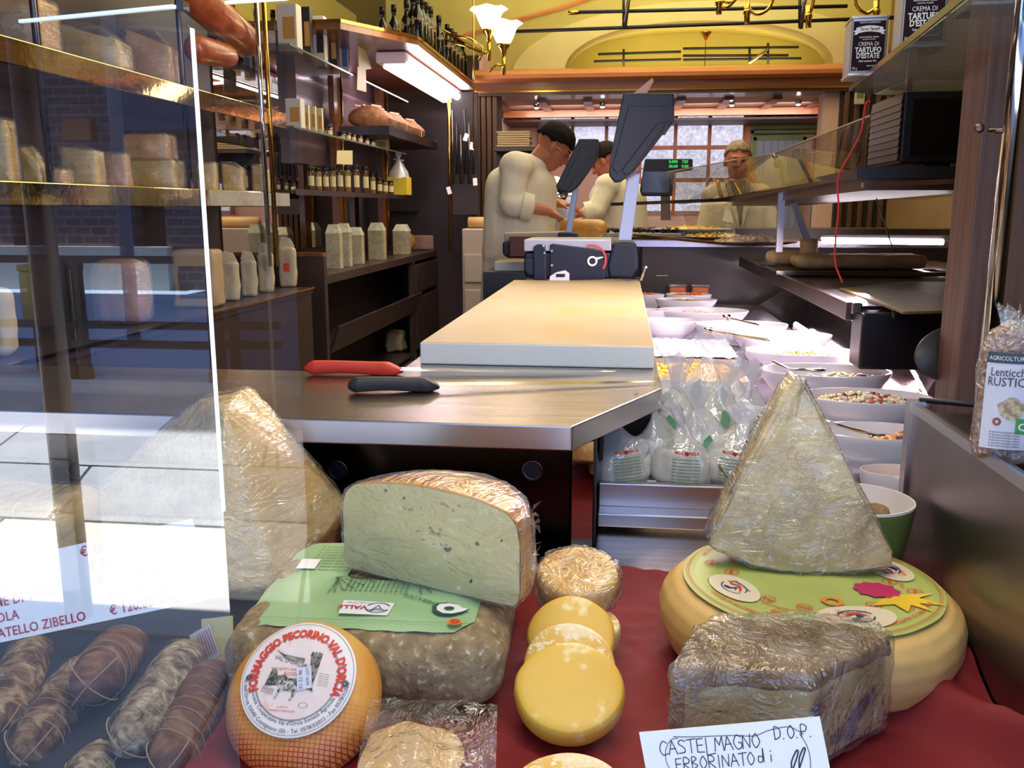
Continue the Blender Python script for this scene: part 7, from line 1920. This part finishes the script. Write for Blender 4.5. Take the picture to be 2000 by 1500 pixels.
for k, (x0, x1, yt, yb) in enumerate(((1506, 1570, 488, 518), (1555, 1640, 492, 526), (1630, 1800, 490, 526))):
    a_, b_ = at(x0, yb, Z=zs_ + .012), at(x1, yb, Z=zs_ + .012); c_ = (a_ + b_) / 2; wq_ = (b_.x - a_.x)
    m = MB().rbox((0, 0, .028), (wq_ * 1.04, .16, .05), .024, 8); m.radial(.008, 14, k)
    o = m.build('focaccia', foc, None, True, weld=.001); solo(o, ['leftmost rounded focaccia on the dark tray', 'middle focaccia on the dark tray, in front of the cylinder', 'wide dimpled focaccia at the right of the tray'][k], 'bread', 'focaccia on the tray', loc=(c_.x, c_.y + .05, zs_ + .012))
p = at(1579, 497, Z=zs_ + .06); m = MB().lathe(dens([(0, 0), (.030, 0), (.033, .006), (.033, .05), (.030, .056), (0, .057)], 3), 28); m.radial(.002, 40, 1, (0, 0, .03)); o = m.build('cheese_cylinder', mat('cream_cylinder', [(.3, L(206, 166, 106)), (.7, L(224, 190, 136))], .6, 0, 20, bump=.4), None, True, weld=.0005); solo(o, 'small upright cylinder of bread standing on the focaccia', 'bread', loc=(p.x, p.y, zs_ + .062))
# upper rail, glass guard, posts
A, B, C_ = at(1684, 338, Y=2.32), at(1426, 390, Y=4.4), at(1196, 399, Y=4.8)
ur = thing('glass_guard', 'steel rail with slanting glass guard above the case, in front of the grey-haired man', 'glass guard', A)
def iur(b, name, m, **k): return ish(b, name, m, ur, **k)
iur(MB().beam(A, B, .03, .022), 'rail', brs); iur(MB().beam(B, C_, .03, .016), 'rail', dsteel)
A2, B2 = at(1684, 362, Y=2.34), at(1426, 397, Y=4.4)
iur(MB().slab([A2 + Vector((.01, 0, -.012)), B2 + Vector((.01, 0, -.012)), B2 + Vector((.01, 0, .012)), A2 + Vector((.01, 0, .02))], (.30, .0, 0)), 'under_panel', brs)
iur(MB().beam(at(1910, 352, Y=2.34), A2, .02, .012), 'front_rail', chrome)
iur(MB().slab([A + Vector((0, 0, .0)), Vector((1.35, 2.32, A.z)), Vector((1.35, 4.4, B.z)), B], (0, 0, .012)), 'top_shelf', mat('shelf_black_glass', L(34, 28, 30), .12, coat=.4))
iur(MB().span((A.x - .01, 2.30, A.z - .012), (1.30, 2.33, A.z + .014)), 'black_front_edge', black)
def gl_(name, pts, m_=clearg): iur(MB().slab(pts, (.0, .004, 0)), name, m_)
gl_('guard_glass', [at(1426, 388, Y=4.4), at(1684, 340, Y=2.35), at(1700, 226, Y=2.35), at(1510, 300, Y=3.4), at(1302, 336, Y=4.8), at(1325, 400, Y=4.8)], film('guard_glass', .05, 0, (.86, .84, .80, 1)))
iur(MB().tube([at(1302, 336, Y=4.79), at(1510, 300, Y=3.39), at(1700, 226, Y=2.34)], .0022, 6), 'glass_top_edge', mat('glass_line', L(150, 130, 110), .3))
iur(MB().tube([at(1401, 352, Y=4.5), at(1404, 366, Y=4.5), at(1409, 386, Y=4.5)], .010, 8), 'brass_bracket', brass, smooth=True)
iur(MB().tube([at(1510, 300, Y=3.36), at(1522, 322, Y=3.36), at(1532, 362, Y=3.36)], .008, 8), 'steel_bracket', steel_edge, smooth=True); iur(MB().ell(at(1519, 320, Y=3.35), .016, 10, 8), 'clamp', brs)
iur(MB().beam(at(1527, 372, Y=3.3), at(1521, 492, Y=3.3), .022, .022), 'support_post', steel_edge); iur(MB().beam(at(1549, 396, Y=3.5), at(1578, 470, Y=3.5), .03, .02), 'slanted_tube', steel_edge)
iur(MB().tube([at(1712, 388, Y=2.5), at(1745, 490, Y=2.6)], .002, 6), 'black_wire', black)
iur(MB().slab([at(1330, 402, Y=4.7), at(1424, 398, Y=4.4), at(1440, 470, Y=4.3), at(1345, 455, Y=4.6)], (0, .004, 0)), 'lower_glass', film('lower_guard', .05, 0, (.88, .86, .80, 1)))
# second fluorescent tube further right, seen between the shelves
sft = thing('fluorescent_lamp', 'bright fluorescent tube under the far glass rail behind the bread tray', 'lamp', at(1720, 470, Y=3.9))
ish(MB().cyl(at(1606, 470, Y=3.9), at(1842, 473, Y=3.9), .012, n=10), 'tube', bpy.data.materials['case_tube'], sft, smooth=True); ish(MB().beam(at(1600, 462, Y=3.93), at(1850, 465, Y=3.93), .05, .02), 'housing', steel_edge, sft)
# slanted customer-side glass of the salad case
gsl = [(xs0 + .28, 2.3, zs_ - .12), (xs0 + .28, 4.5, zs_ - .12), (xs0 + .10, 4.5, DZ + .0), (xs0 + .10, 1.9, DZ + .0), (xs0 + .16, 1.9, zs_ - .2)]
sg = MB().slab(gsl, (.006, 0, 0)).build('case_front_glass', film('case_glass', .10, 0, (.55, .47, .42, 1))); solo(sg, 'slanted glass front of the salad case at right, reflecting bowls', 'glass panel')
bx_ = MB().span((xs0 + .30, 1.5, .4), (1.45, 4.5, DZ - .02)).build('case_outer_wood', dbrown); solo(bx_, 'dark wooden outer plinth of the salad case on the customer side', 'plinth')
for px, py, Y, r_, lab in ((1862, 690, 2.0, .10, 'dark round plate half hidden beside the wooden post'),):
    p = at(px, py, Y=Y); t = thing('dark_plate', lab, 'plate', p, (R(70), R(-10), R(20))); MB().lathe([(0, 0), (r_ * .7, 0), (r_, .008), (r_ * .98, .012), (0, .004)], 32, sy=.6).build('plate', mat('plate_dark_grey', L(62, 56, 58), .4), t, True); MB().ell((0, 0, .006), (r_ * .3, r_ * .2, .004), 12, 6).build('centre_mark', dsteel, t)
# black box (till back) with ribbed side
q = [at(1757, 326, Y=2.4), at(1916, 326, Y=2.4)]; zt2 = at(1757, 178, Y=2.4).z; zb2 = A.z + .014
t = thing('black_screen_box', 'big black screen box with ribbed vents on its left side, on the upper shelf', 'monitor', ((q[0].x + q[1].x) / 2, 2.4, zb2)); w2 = (q[1].x - q[0].x) / 2; dd_ = at(1697, 300, X=q[0].x).y - 2.4
MB().span((-w2, 0, .012), (w2 + .05, dd_, zt2 - zb2)).build('housing', mat('very_dark_housing', L(16, 13, 15), .4), t, bevel=.004)
MB().span((-w2 + .02, -.004, .03), (w2 + .03, .004, zt2 - zb2 - .02)).build('screen', mat('dark_screen', L(8, 7, 9), .15), t)
ribp = mat('purple_brown_rib', L(34, 20, 24), .4)
for k in range(9):
    z_ = .02 + (zt2 - zb2 - .03) * k / 9
    MB().slab([(-w2 - .006, .01, z_), (-w2 - .006, dd_ - .01, z_ - .0), (-w2 - .002, dd_ - .01, z_ + .026), (-w2 - .002, .01, z_ + .026)], (.006, 0, 0)).build('vent_rib', ribp, t)
MB().span((-.03, .02, -.002), (.03, .1, .014)).build('foot', black, t)
# top glass shelf with truffle tins
zg = 1.575
def zgp(px, py): return at(px, py, Z=zg)
a_, b_, c_, d_ = zgp(1660, 170), zgp(1872, -2), zgp(1975, 202), None
a_ = zgp(1660, 170); left_near = a_ + (zgp(1872, 0) - a_).normalized() * 1.15; far_r = zgp(1972, 201); near_r = far_r + (left_near - a_)
tg_ = thing('glass_shelf', 'thick high glass shelf at top right carrying the truffle cream tins', 'shelf', a_)
P = [a_, left_near, near_r, far_r]
MB().slab([p - a_ for p in P], (0, 0, -.012)).build('glass', film('thick_shelf_glass', .10, 0, (.84, .87, .87, 1), haze=.28, hcol=(.5, .54, .54, 1)), tg_)  # grey haze stands in for reflections besides the glass's own greyness
MB().beam((0, 0, -.006), left_near - a_, .004, .013).build('front_edge', mat('glass_edge_dark', L(70, 78, 78), .15, .3), tg_); MB().beam((0, 0, -.006), far_r - a_, .004, .012).build('far_edge', bpy.data.materials['glass_edge_dark'], tg_)
MB().box((.11, -.12, -.01), (.012, .02, .03)).build('clip', chrome, tg_)
tinm = mat('tin_grey', [(.3, L(150, 152, 164)), (.7, L(170, 172, 184))], .35, .4, 3); tlab = mat('tin_label_plum', L(34, 12, 24), .7, spec=.2)
tin0 = None
def tin(label, lx_, rx_, ybot, Y, h_, rz):
    global tin0
    p = at(lx_, ybot, Y=Y)
    if tin0 is None:
        t = thing('truffle_tin', label, 'tin', (p.x, p.y, zg + .001), R(rz), 'truffle cream tins on the high glass shelf')
        w_ = .082; d_ = .10; h_ = .135
        MB().rbox((w_ / 2, d_ / 2, h_ / 2), (w_, d_, h_), .006, 4).build('tin', tinm, t, True, weld=.0003)
        MB().rbox((w_ / 2, d_ / 2, .004), (w_ + .004, d_ + .004, .008), .003, 3).build('bottom_rim', steel_edge, t, True, weld=.0003); MB().rbox((w_ / 2, d_ / 2, h_ - .003), (w_ + .004, d_ + .004, .007), .003, 3).build('top_rim', steel_edge, t, True, weld=.0003)
        lb_ = MB().add([(.004, -.0012, .012), (w_ - .006, -.0012, .012), (w_ - .006, -.0012, h_ - .012), (.004, -.0012, h_ - .012)], [(0, 1, 2, 3)]).build('plum_label', tlab, t)
        m = MB(); F3 = lambda x, y: (w_ / 2 - .001 + x, -.002, h_ / 2 + y)
        text(m, 'CREMA DI', .0125, (0, .004), bold=.0, sx=.82, fn=F3); text(m, 'TARTUFO', .0165, (0, -.0095), bold=.03, sx=.80, fn=F3); text(m, "D'ESTATE", .0160, (0, -.0225), bold=.03, sx=.76, fn=F3)
        text(m, 'Tuber aestivum Vitt.', .0062, (0, -.034), bold=.02, sx=.8, shear=.15, fn=F3); text(m, 'SENZA CONSERVANTI', .0038, (.014, -.045), bold=.02, sx=.8, fn=F3); text(m, '30 g', .0085, (-.028, -.050), sx=.8, fn=F3)
        text(m, 'PRODOTTO E CONFEZIONATO', .0042, (0, .052), bold=.02, sx=.75, fn=F3); text(m, 'BOSCHI DI NORCIA - PERUGIA', .0042, (0, .0195), bold=.02, sx=.75, fn=F3); text(m, 'INDUSTRIA CONSERVE', .0038, (0, .0145), sx=.75, fn=F3)
        m.build('white_lettering', white_pl, lb_)
        m = MB(); up = [(-.030 + .060 * i / 16, .041 + .0045 * math.sin(PI * i / 16)) for i in range(17)]; dn = [(x, y - .0135) for x, y in up[::-1]]
        poly2(m, up + dn, fn=lambda x, y: (w_ / 2 - .001 + x, -.0022, h_ / 2 + y)); poly2(m, [(-.031, .036), (-.036, .033), (-.031, .030), (-.035, .025), (-.026, .026), (-.026, .034)], fn=lambda x, y: (w_ / 2 - .001 + x, -.0021, h_ / 2 + y)); poly2(m, [(.031, .036), (.036, .033), (.031, .030), (.035, .025), (.026, .026), (.026, .034)], fn=lambda x, y: (w_ / 2 - .001 + x, -.0021, h_ / 2 + y)); m.build('ribbon_banner', white_pl, lb_)
        m = MB(); text(m, 'Terre Tartufi', .0092, (0, .0375), bold=.02, shear=.25, sx=.9, fn=lambda x, y: (w_ / 2 - .001 + x, -.0028, h_ / 2 + y)); m.build('banner_lettering', tlab, lb_)
        m = MB()
        for k_ in range(5): text(m, 'SUMMER TRUFFLE CREAM', .0048, (0, -.008 * k_), sx=.9, fn=lambda x, y: (w_ + .0008, d_ / 2 + x, h_ * .82 + y))
        m.build('side_print', mat('print_grey', L(110, 112, 126), .5), t)
        tin0 = t
    else: t = dup(tin0, (p.x, p.y, zg + .001), R(rz), label)
    return t
tin('truffle cream tin further back, nearer the corner of the high glass shelf', 1657, 1755, 150, at(1660, 150, Z=zg).y, .12, -4)
t = tin('truffle cream tin nearer the camera on the high glass shelf', 1757, 1900, 96, at(1757, 96, Z=zg).y, .12, -6)
t = tin('third tin nearest the camera, cut off by the top edge beside the pole', 1895, 2000, 20, at(1895, 14, Z=zg).y, .12, -6)
# wooden post, steel pole, red string, lentil bag
X0 = at(1912, 300, Y=1.85).x
o = MB().span((0, 0, 0), (.40, .12, 2.6)).build('wooden_post', postwood, bevel=.004); solo(o, 'thick brown wooden post at the right edge behind the steel pole', 'post', loc=(X0, 1.85, 0))
pa, pb = at(1992, -20, Y=1.30), at(1992, -20, Y=1.30)
t = thing('steel_pole', 'shiny vertical steel pole at the right edge in front of the wooden post', 'pole', (at(1982, 200, Y=1.30).x, 1.30, EZ - .02))
MB().cyl((0, 0, 0), (0, 0, 1.2), .0115, n=20).build('pole', chrome, t, True); MB().cyl((-.022, .015, .38), (-.010, .0, .38), .004, n=10).build('shelf_clamp', brs, t, True)
MB().ell((-.034, .02, .385), (.007, .004, .007), 10, 8).build('wing_knob', brs, t, True)
o = MB().tube([(at(*q, Y=2.28) - at(1700, 198, Y=2.28)) for q in smooth_path([(1700, 198), (1690, 205), (1680, 262), (1640, 338), (1636, 370), (1638, 410), (1632, 470), (1632, 515), (1646, 552)], 6)], .0022, 6).build('red_string', mat('red_string', L(204, 34, 44), .5), smooth=True); solo(o, 'thin red string hanging from the black box down to the shelf', 'string', loc=at(1700, 198, Y=2.28))
q = at(1968, 878, Z=EZ + .004); yl = q.y; 
t = thing('lentil_bag', 'clear bag of brown lentils with white AGRICOLTURA BIOLOGICA label, standing on the end cabinet', 'bag', (q.x, yl, EZ - .006), R(-4))
kk = yl / 1500; bw = 112 * kk; bh = 224 * kk
lent = mat('lentils', [(.35, L(112, 66, 40)), (.5, L(150, 98, 62)), (.65, L(190, 142, 98))], .5, 0, 260, 2, bump=1.0, bscale=260, bd=.003)
def bagp(g, z0, z1): return [(0, z0), (g * .42, z0), (g * .49, z0 + .006), (g * .5, z0 + .02), (g * .49, z1 - .03), (g * .40, z1 - .008), (g * .2, z1), (0, z1)]
m = MB().lathe(dens(bagp(bw, 0, bh * .97), 4), 40, sy=.42); m.radial(.003, 40, 2, (0, 0, bh / 2)); m.build('lentils', lent, t, True, weld=.0003)
m = MB().lathe(dens(bagp(bw * 1.03, -.001, bh), 4), 40, sy=.44); m.radial(.003, 40, 4, (0, 0, bh / 2)); m.build('clear_film', wrap2, t, True, weld=.0003)
m = MB()
for k_ in range(12):
    a = 2 * PI * k_ / 12; m.add([(.02 * math.cos(a), .012 * math.sin(a), bh * .97), (.006 * math.cos(a + .3), .006 * math.sin(a + .3), bh * 1.06), (.02 * math.cos(a + .7), .012 * math.sin(a + .7), bh * .97), (.026 * math.cos(a + .4), .02 * math.sin(a + .3), bh * 1.13)], [(0, 1, 2), (1, 3, 2)])
m.build('gathered_top', wrap2, t)
def lf2(x, y, e=0):
    a = x / (bw * .5); a = max(-1.5, min(1.5, a)); return (bw * .527 * math.sin(a), -(bw * .5 * .47 + .003 + e) * math.cos(a) - .0006, y)
m = MB().grid(lambda u, v: Vector(lf2((-.5 + u) * bw * 1.0, bh * (.10 + .62 * v))), 24, 12); wl = m.build('white_label', mat('label_offwhite', L(206, 202, 206), .5), t, True)
m = MB().grid(lambda u, v: Vector(lf2((-.5 + u) * bw * 1.0, bh * (.72 + .075 * v), .0004)), 24, 3); m.build('slate_band', mat('band_slate', L(52, 62, 72), .5), wl, True)
m = MB().grid(lambda u, v: Vector(lf2((.20 + .30 * u) * bw, bh * (.10 + .62 * v), .0004)), 10, 10); m.build('picture_panel', mat('picture_beige', [(.35, L(160, 140, 130)), (.5, L(190, 176, 160)), (.65, L(206, 196, 186))], .5, 0, 160), wl, True)
FT = lambda x, y: lf2(x, y, .0010)
m = MB(); text(m, 'AGRICOLTURA BIOLOGICA', bh * .042, (0, bh * .755), sx=.9, fn=FT); m.build('band_lettering', white_pl, wl)
m = MB(); text(m, 'Lenticchie', bh * .085, (-.15 * bw, bh * .655), sx=.80, fn=FT); text(m, 'RUSTICA', bh * .090, (-.16 * bw, bh * .585), sx=.84, fn=FT)
for k_ in range(6): text(m, 'da agricoltura biologica italiana', bh * .02, (-.16 * bw, bh * (.225 - .02 * k_)), sx=.8, fn=FT)
m.build('dark_lettering', mat('ink_plum', L(56, 46, 58), .6), wl)
m = MB(); P2 = [(-.10 * bw + .17 * bw * math.cos(a) * (1 + .12 * math.sin(5 * a)), bh * .40 + .15 * bw * math.sin(a) * (1 + .1 * math.cos(4 * a))) for a in [2 * PI * i / 24 for i in range(24)]]; poly2(m, P2, fn=FT); m.build('scoop_picture', mat('scoop_tan', [(.4, L(150, 122, 92)), (.6, L(200, 182, 140))], .6, 0, 200), wl)
m = MB(); poly2(m, [(-.03 * bw, bh * .225), (.17 * bw, bh * .21), (.17 * bw, bh * .32), (-.03 * bw, bh * .335)], fn=FT); gg_ = m.build('green_leaf_mark', mat('eu_green', L(70, 150, 60), .5), wl)
m = MB()
for k_ in range(12): a = 2 * PI * k_ / 12; ring(m, 0, .0011, 6, (.07 * bw + .06 * bw * math.cos(a), bh * .272 + .045 * bw * math.sin(a)), fn=lambda x, y: lf2(x, y, .0016))
m.build('star_ring', white_pl, wl)
m = MB(); ring(m, .002, .0045, 8, (-.27 * bw, bh * .30), fn=FT); m.build('rosette', mat('rosette_brown', L(150, 70, 50), .6), wl)

# ================================================================ PEOPLE
skin = mat('skin_tan', [(.3, L(164, 96, 64)), (.7, L(186, 116, 80))], .5, 0, 6, sss=.15)
skin2 = mat('skin_ruddy', [(.3, L(176, 98, 72)), (.7, L(198, 118, 88))], .5, 0, 6, sss=.15)
coat_m = mat('chef_coat', [(.3, L(206, 196, 170)), (.7, L(224, 214, 190))], .8, 0, 3, bump=.5, bscale=7, bd=.02)
trou = mat('dark_trousers', L(40, 38, 44), .8)
hair1 = mat('hair_black', L(10, 8, 8), .8, spec=.2); hair2 = mat('hair_dark_brown', L(34, 18, 13), .8, spec=.2); hair3 = mat('hair_grey', [(.3, L(110, 88, 62)), (.7, L(150, 128, 98))], .6, 0, 40)
def hand_mb(m, w0, d, side, up, curl=.5):
    """palm and five bent fingers starting at wrist w0, pointing along d"""
    w0 = Vector(w0); d = Vector(d).normalized(); up = Vector(up); s_ = d.cross(up).normalized(); n_ = s_.cross(d).normalized()
    m.cap(w0, w0 + d * .035, .024, .026, 8)
    pal = w0 + d * .05
    for i in range(4): m.cap(pal + s_ * (i - 1.5) * .014 - d * .02, pal + s_ * (i - 1.5) * .018 + d * .03, .013, .012, 8)
    for i, ln in enumerate((.062, .072, .067, .052)):
        b0 = pal + s_ * (i - 1.5) * .020 + d * .035; b1 = b0 + (d * (1 - curl * .3) - n_ * curl * .5).normalized() * ln * .55; b2 = b1 + (d * (1 - curl) - n_ * curl * 1.2).normalized() * ln * .5
        m.cap(b0, b1, .0095, .0088, 8); m.cap(b1, b2, .0088, .0075, 8)
    t0 = w0 + d * .03 + s_ * .024 * side; t1 = t0 + (d * .7 + s_ * side * .8 - n_ * .2).normalized() * .038; t2 = t1 + (d * .9 + s_ * side * .1 - n_ * .4).normalized() * .03
    m.cap(t0, t1, .012, .0105, 8); m.cap(t1, t2, .0105, .009, 8)
def person(label, root, hips, chest, neck, head, hrot, Lsh, Lel, Lwr, Lhd, Rsh, Rel, Rwr, Rhd, sk, hr, feet, hairkind='short', glasses=False, vneck=False, cuffs=True):
    """all joints in local metres, root on the floor; hrot = 3x3 of the head (x right, y forward, z up)"""
    t = thing('person', label, 'person', root)
    V = Vector; hips, chest, neck, head = V(hips), V(chest), V(neck), V(head)
    H = hrot.to_4x4(); H.translation = head
    m = MB()
    hp = lambda x, y, z: H @ V((x, y, z))
    def ellh(c, r): 
        k = MB().ell(c, r, 18, 12); k.v = [H @ p for p in k.v]; m.add(k.v, k.f)
    ellh((0, -.012, .035), (.076, .096, .088)); ellh((0, .022, -.02), (.064, .072, .082)); ellh((0, .045, -.075), (.038, .040, .038)); ellh((0, .0, -.055), (.060, .055, .052))
    m.cap(hp(0, .090, .012), hp(0, .108, -.022), .010, .015, 8); ellh((.015, .098, -.024), (.010, .010, .008)); ellh((-.015, .098, -.024), (.010, .010, .008))
    ellh((0, .080, -.050), (.024, .014, .009)); ellh((0, .072, .030), (.052, .022, .012))
    for s_ in (-1, 1): ellh((s_ * .078, -.005, -.005), (.010, .018, .032))
    m.cap(neck, hp(0, -.02, -.05), .058, .054, 14)
    m.cap(neck - V((0, 0, .03)), chest, .07, .12, 14)
    m.cap(chest, hips, .125, .135, 16); m.cap(chest + V((-.08, 0, 0)), hips + V((-.06, 0, 0)), .10, .11); m.cap(chest + V((.08, 0, 0)), hips + V((.06, 0, 0)), .10, .11)
    for (a, b_, c_, sd, hd_) in ((V(Lsh), V(Lel), V(Lwr), 1, Lhd), (V(Rsh), V(Rel), V(Rwr), -1, Rhd)):
        m.cap(a, b_, .052, .042); m.cap(b_, c_, .041, .028)
        hand_mb(m, c_, V(hd_), sd, (0, 0, 1), .6)
    for k_, s_ in enumerate((-1, 1)):
        f = V(feet[k_]); kn = (hips + f) / 2 + V((s_ * .01, -.02, .02)); m.cap(hips + V((s_ * .08, 0, -.05)), kn, .085, .06); m.cap(kn, f + V((0, 0, .09)), .058, .042); m.cap(f + V((0, 0, .04)), f + V((0, .14, .035)), .04, .035)
    m.build('body', sk, t, True, remesh=.0075)
    # coat
    m = MB(); ex = .020
    m.cap(chest + V((0, 0, .04)), hips, .148, .162, 20); m.cap(chest + V((-.085, 0, .02)), hips + V((-.06, 0, 0)), .118, .135); m.cap(chest + V((.085, 0, .02)), hips + V((.06, 0, 0)), .118, .135)
    m.cap(hips, hips - V((0, 0, .28)), .162, .175, 20); m.cap(hips + V((-.07, 0, 0)), hips + V((-.08, 0, -.28)), .12, .13); m.cap(hips + V((.07, 0, 0)), hips + V((.08, 0, -.28)), .12, .13)
    m.cap(V(Lsh), V(Rsh), .088, .088); nb = neck - V((0, 0, .015)); m.cap(nb, chest + V((0, 0, .06)), .078, .13)
    for (a, b_, c_) in ((V(Lsh), V(Lel), V(Lwr)), (V(Rsh), V(Rel), V(Rwr))):
        m.cap(a, b_, .080, .066); m.cap(b_, b_.lerp(c_, .34), .070, .064)
    m.v = [p + V((noise.noise(p * 9), noise.noise(p * 9 + V((5, 0, 0))), 0)) * .010 for p in m.v]
    co = m.build('coat', coat_m, t, True, remesh=.011)
    if cuffs:
        for (b_, c_) in ((V(Lel), V(Lwr)), (V(Rel), V(Rwr))):
            d = (c_ - b_).normalized(); a0 = b_.lerp(c_, .28); m = MB().tube([a0, a0 + d * .055], [.074, .071], 18, caps=False); m.tube([a0 + d * .055, a0 + d * .05], [.071, .05], 18, caps=False); m.build('rolled_cuff', coat_m, co, True)
    m = MB()
    for k_, s_ in enumerate((-1, 1)):
        f = V(feet[k_]); kn = (hips + f) / 2 + V((s_ * .01, -.02, .02)); m.cap(hips + V((s_ * .08, 0, -.05)), kn, .105, .08); m.cap(kn, f + V((0, 0, .10)), .08, .062)
    m.build('trousers', trou, t, True, remesh=.014)
    # hair cap
    m = MB(); vs = []
    nu, nv = 36, 16
    for j in range(nv + 1):
        b_ = PI * .62 * j / nv
        for i in range(nu):
            a = 2 * PI * i / nu; x, y, z = math.sin(b_) * math.cos(a), math.sin(b_) * math.sin(a), math.cos(b_)
            fr = max(0, y) 
            zlim = .10 if fr > .55 else (-.25 + .35 * fr / .55)
            if hairkind == 'receding': zlim += .25 * fr
            zlim += .05 * math.sin(a * 9); zz_ = max(z, zlim)
            if hairkind == 'short': thick = 1.09 + .07 * max(0, y) * max(0, z)
            else: thick = 1.06
            p = V((x * .080 * thick, -.014 + y * .100 * thick, .035 + (zz_ * .092 * thick)))
            p += V((x, y, z)) * .006 * noise.noise(p * 60)
            if zz_ > z: p = V((x * .062, -.014 + y * .07, .035 + zlim * .08))
            vs.append(H @ p)
    m.add(vs, [(j * nu + i, (j + 1) * nu + i, (j + 1) * nu + (i + 1) % nu, j * nu + (i + 1) % nu) for j in range(nv) for i in range(nu)])
    m.build('hair', hr, t, True)
    dk = mat('eye_dark', L(30, 20, 18), .3) if 'eye_dark' not in bpy.data.materials else bpy.data.materials['eye_dark']
    lp = mat('lips', L(140, 66, 54), .5) if 'lips' not in bpy.data.materials else bpy.data.materials['lips']
    for s_ in (-1, 1):
        k = MB().ell((s_ * .031, .082, .008), (.013, .008, .006), 10, 6); k.v = [H @ p for p in k.v]; k.build('eye', dk, t, True)
        k = MB().cap((s_ * .018, .088, .030), (s_ * .046, .078, .030), .005, .004, 8); k.v = [H @ p for p in k.v]; k.build('eyebrow', hr, t, True)
    k = MB().ell((0, .091, -.050), (.022, .006, .0035), 12, 6); k.v = [H @ p for p in k.v]; k.build('mouth', lp, t, True)
    if glasses:
        k = MB()
        for s_ in (-1, 1):
            k.tube([(s_ * .033 + .023 * math.cos(a), .102, .004 + .015 * math.sin(a)) for a in [2 * PI * i / 16 for i in range(17)]], .0016, 6); k.tube([(s_ * .056, .100, .008), (s_ * .080, .04, .008), (s_ * .080, -.01, .004)], .0016, 6)
        k.tube([(-.010, .104, .006), (.010, .104, .006)], .0016, 6); k.v = [H @ p for p in k.v]; k.build('glasses', steel_edge, t, True)
    return t, H
def hrot(yaw, pitch, roll=0):
    """yaw: 0 faces +Y, 180 faces the camera; pitch down positive"""
    return (Matrix.Rotation(R(yaw), 3, 'Z') @ Matrix.Rotation(R(-pitch), 3, 'X') @ Matrix.Rotation(R(roll), 3, 'Y'))
# man 1: bends right over the counter, seen from his left-behind side
Y1 = 4.95
hd = at(1081, 288, Y=Y1); tr = at(1016, 400, Y=Y1); shp = at(1018, 318, Y=Y1)
rt_ = Vector((at(1012, 480, Y=Y1).x, Y1, 0))
def lo(p, dy=0): return Vector((p.x - rt_.x, dy, p.z))
hips = lo(at(1010, 500, Y=Y1)); chest = lo(at(1018, 375, Y=Y1)); neck = lo(at(1046, 322, Y=Y1))
person('man in white coat and glasses, dark hair, bending right over his work', rt_, hips, chest, neck, lo(hd), hrot(-82, 38),
       lo(at(1028, 330, Y=Y1), .15), lo(at(1040, 400, Y=Y1), .20), lo(at(1082, 396, Y=Y1), .16), (.8, -.2, -.1),
       lo(at(1012, 330, Y=Y1), -.15), lo(at(1008, 398, Y=Y1), -.20), lo(at(1076, 412, Y=Y1), -.17), (.85, .1, -.45), skin, hair1, [(-.08, -.05, 0), (-.05, .12, 0)], glasses=True)
# man 2: behind, facing left, head bowed
Y2 = 5.75
rt_ = Vector((at(1208, 480, Y=Y2).x, Y2 + .65, 0)); Y2 = Y2 + .65
person('man in white coat behind the scales, dark hair, facing left and looking down', rt_, lo(at(1212, 470, Y=Y2)), lo(at(1206, 392, Y=Y2)), lo(at(1200, 346, Y=Y2)), lo(at(1183, 316, Y=Y2)), hrot(75, 30),
       lo(at(1186, 365, Y=Y2), -.14), lo(at(1166, 412, Y=Y2), -.22), lo(at(1138, 416, Y=Y2), -.24), (-.9, -.1, -.2),
       lo(at(1216, 362, Y=Y2), .15), lo(at(1190, 412, Y=Y2), .22), lo(at(1160, 420, Y=Y2), .10), (-.9, -.2, -.2), skin2, hair2, [(-.08, -.05, 0), (.08, .08, 0)])
# man 3: grey hair, faces the street
Y3 = 5.9
rt_ = Vector((at(1440, 480, Y=Y3).x, Y3, 0))
t3, H3 = person('grey-haired man with glasses in an open white coat facing the window from behind the guard', rt_, lo(at(1440, 500, Y=Y3)), lo(at(1440, 420, Y=Y3)), lo(at(1442, 362, Y=Y3)), lo(at(1441, 316, Y=Y3)), hrot(178, 4),
       lo(at(1396, 385, Y=Y3)), lo(at(1376, 460, Y=Y3), -.05), lo(at(1390, 500, Y=Y3), -.2), (.2, -.9, -.2),
       lo(at(1484, 385, Y=Y3)), lo(at(1508, 460, Y=Y3), -.05), lo(at(1494, 500, Y=Y3), -.2), (-.2, -.9, -.2), skin2, hair3, [(.08, -.08, 0), (-.08, -.08, 0)], hairkind='receding', glasses=True, cuffs=False)
def q3(px, py, dy): return at(px, py, Y=Y3 + dy) - rt_
MB().slab([q3(1424, 352, -.165), q3(1458, 352, -.165), q3(1462, 372, -.185), q3(1456, 410, -.19), q3(1446, 440, -.19), q3(1434, 405, -.19)], (0, .02, 0)).build('grey_sweater', mat('grey_sweater', L(128, 116, 90), .9), t3, bevel=.004)
for P in ([(1424, 350), (1416, 356), (1430, 410), (1444, 446), (1442, 420), (1432, 380)], [(1458, 350), (1466, 356), (1464, 400), (1450, 448), (1450, 420), (1457, 380)]):
    MB().slab([q3(*q, -.20) for q in P], (0, .02, 0)).build('lapel', coat_m, t3, bevel=.004)
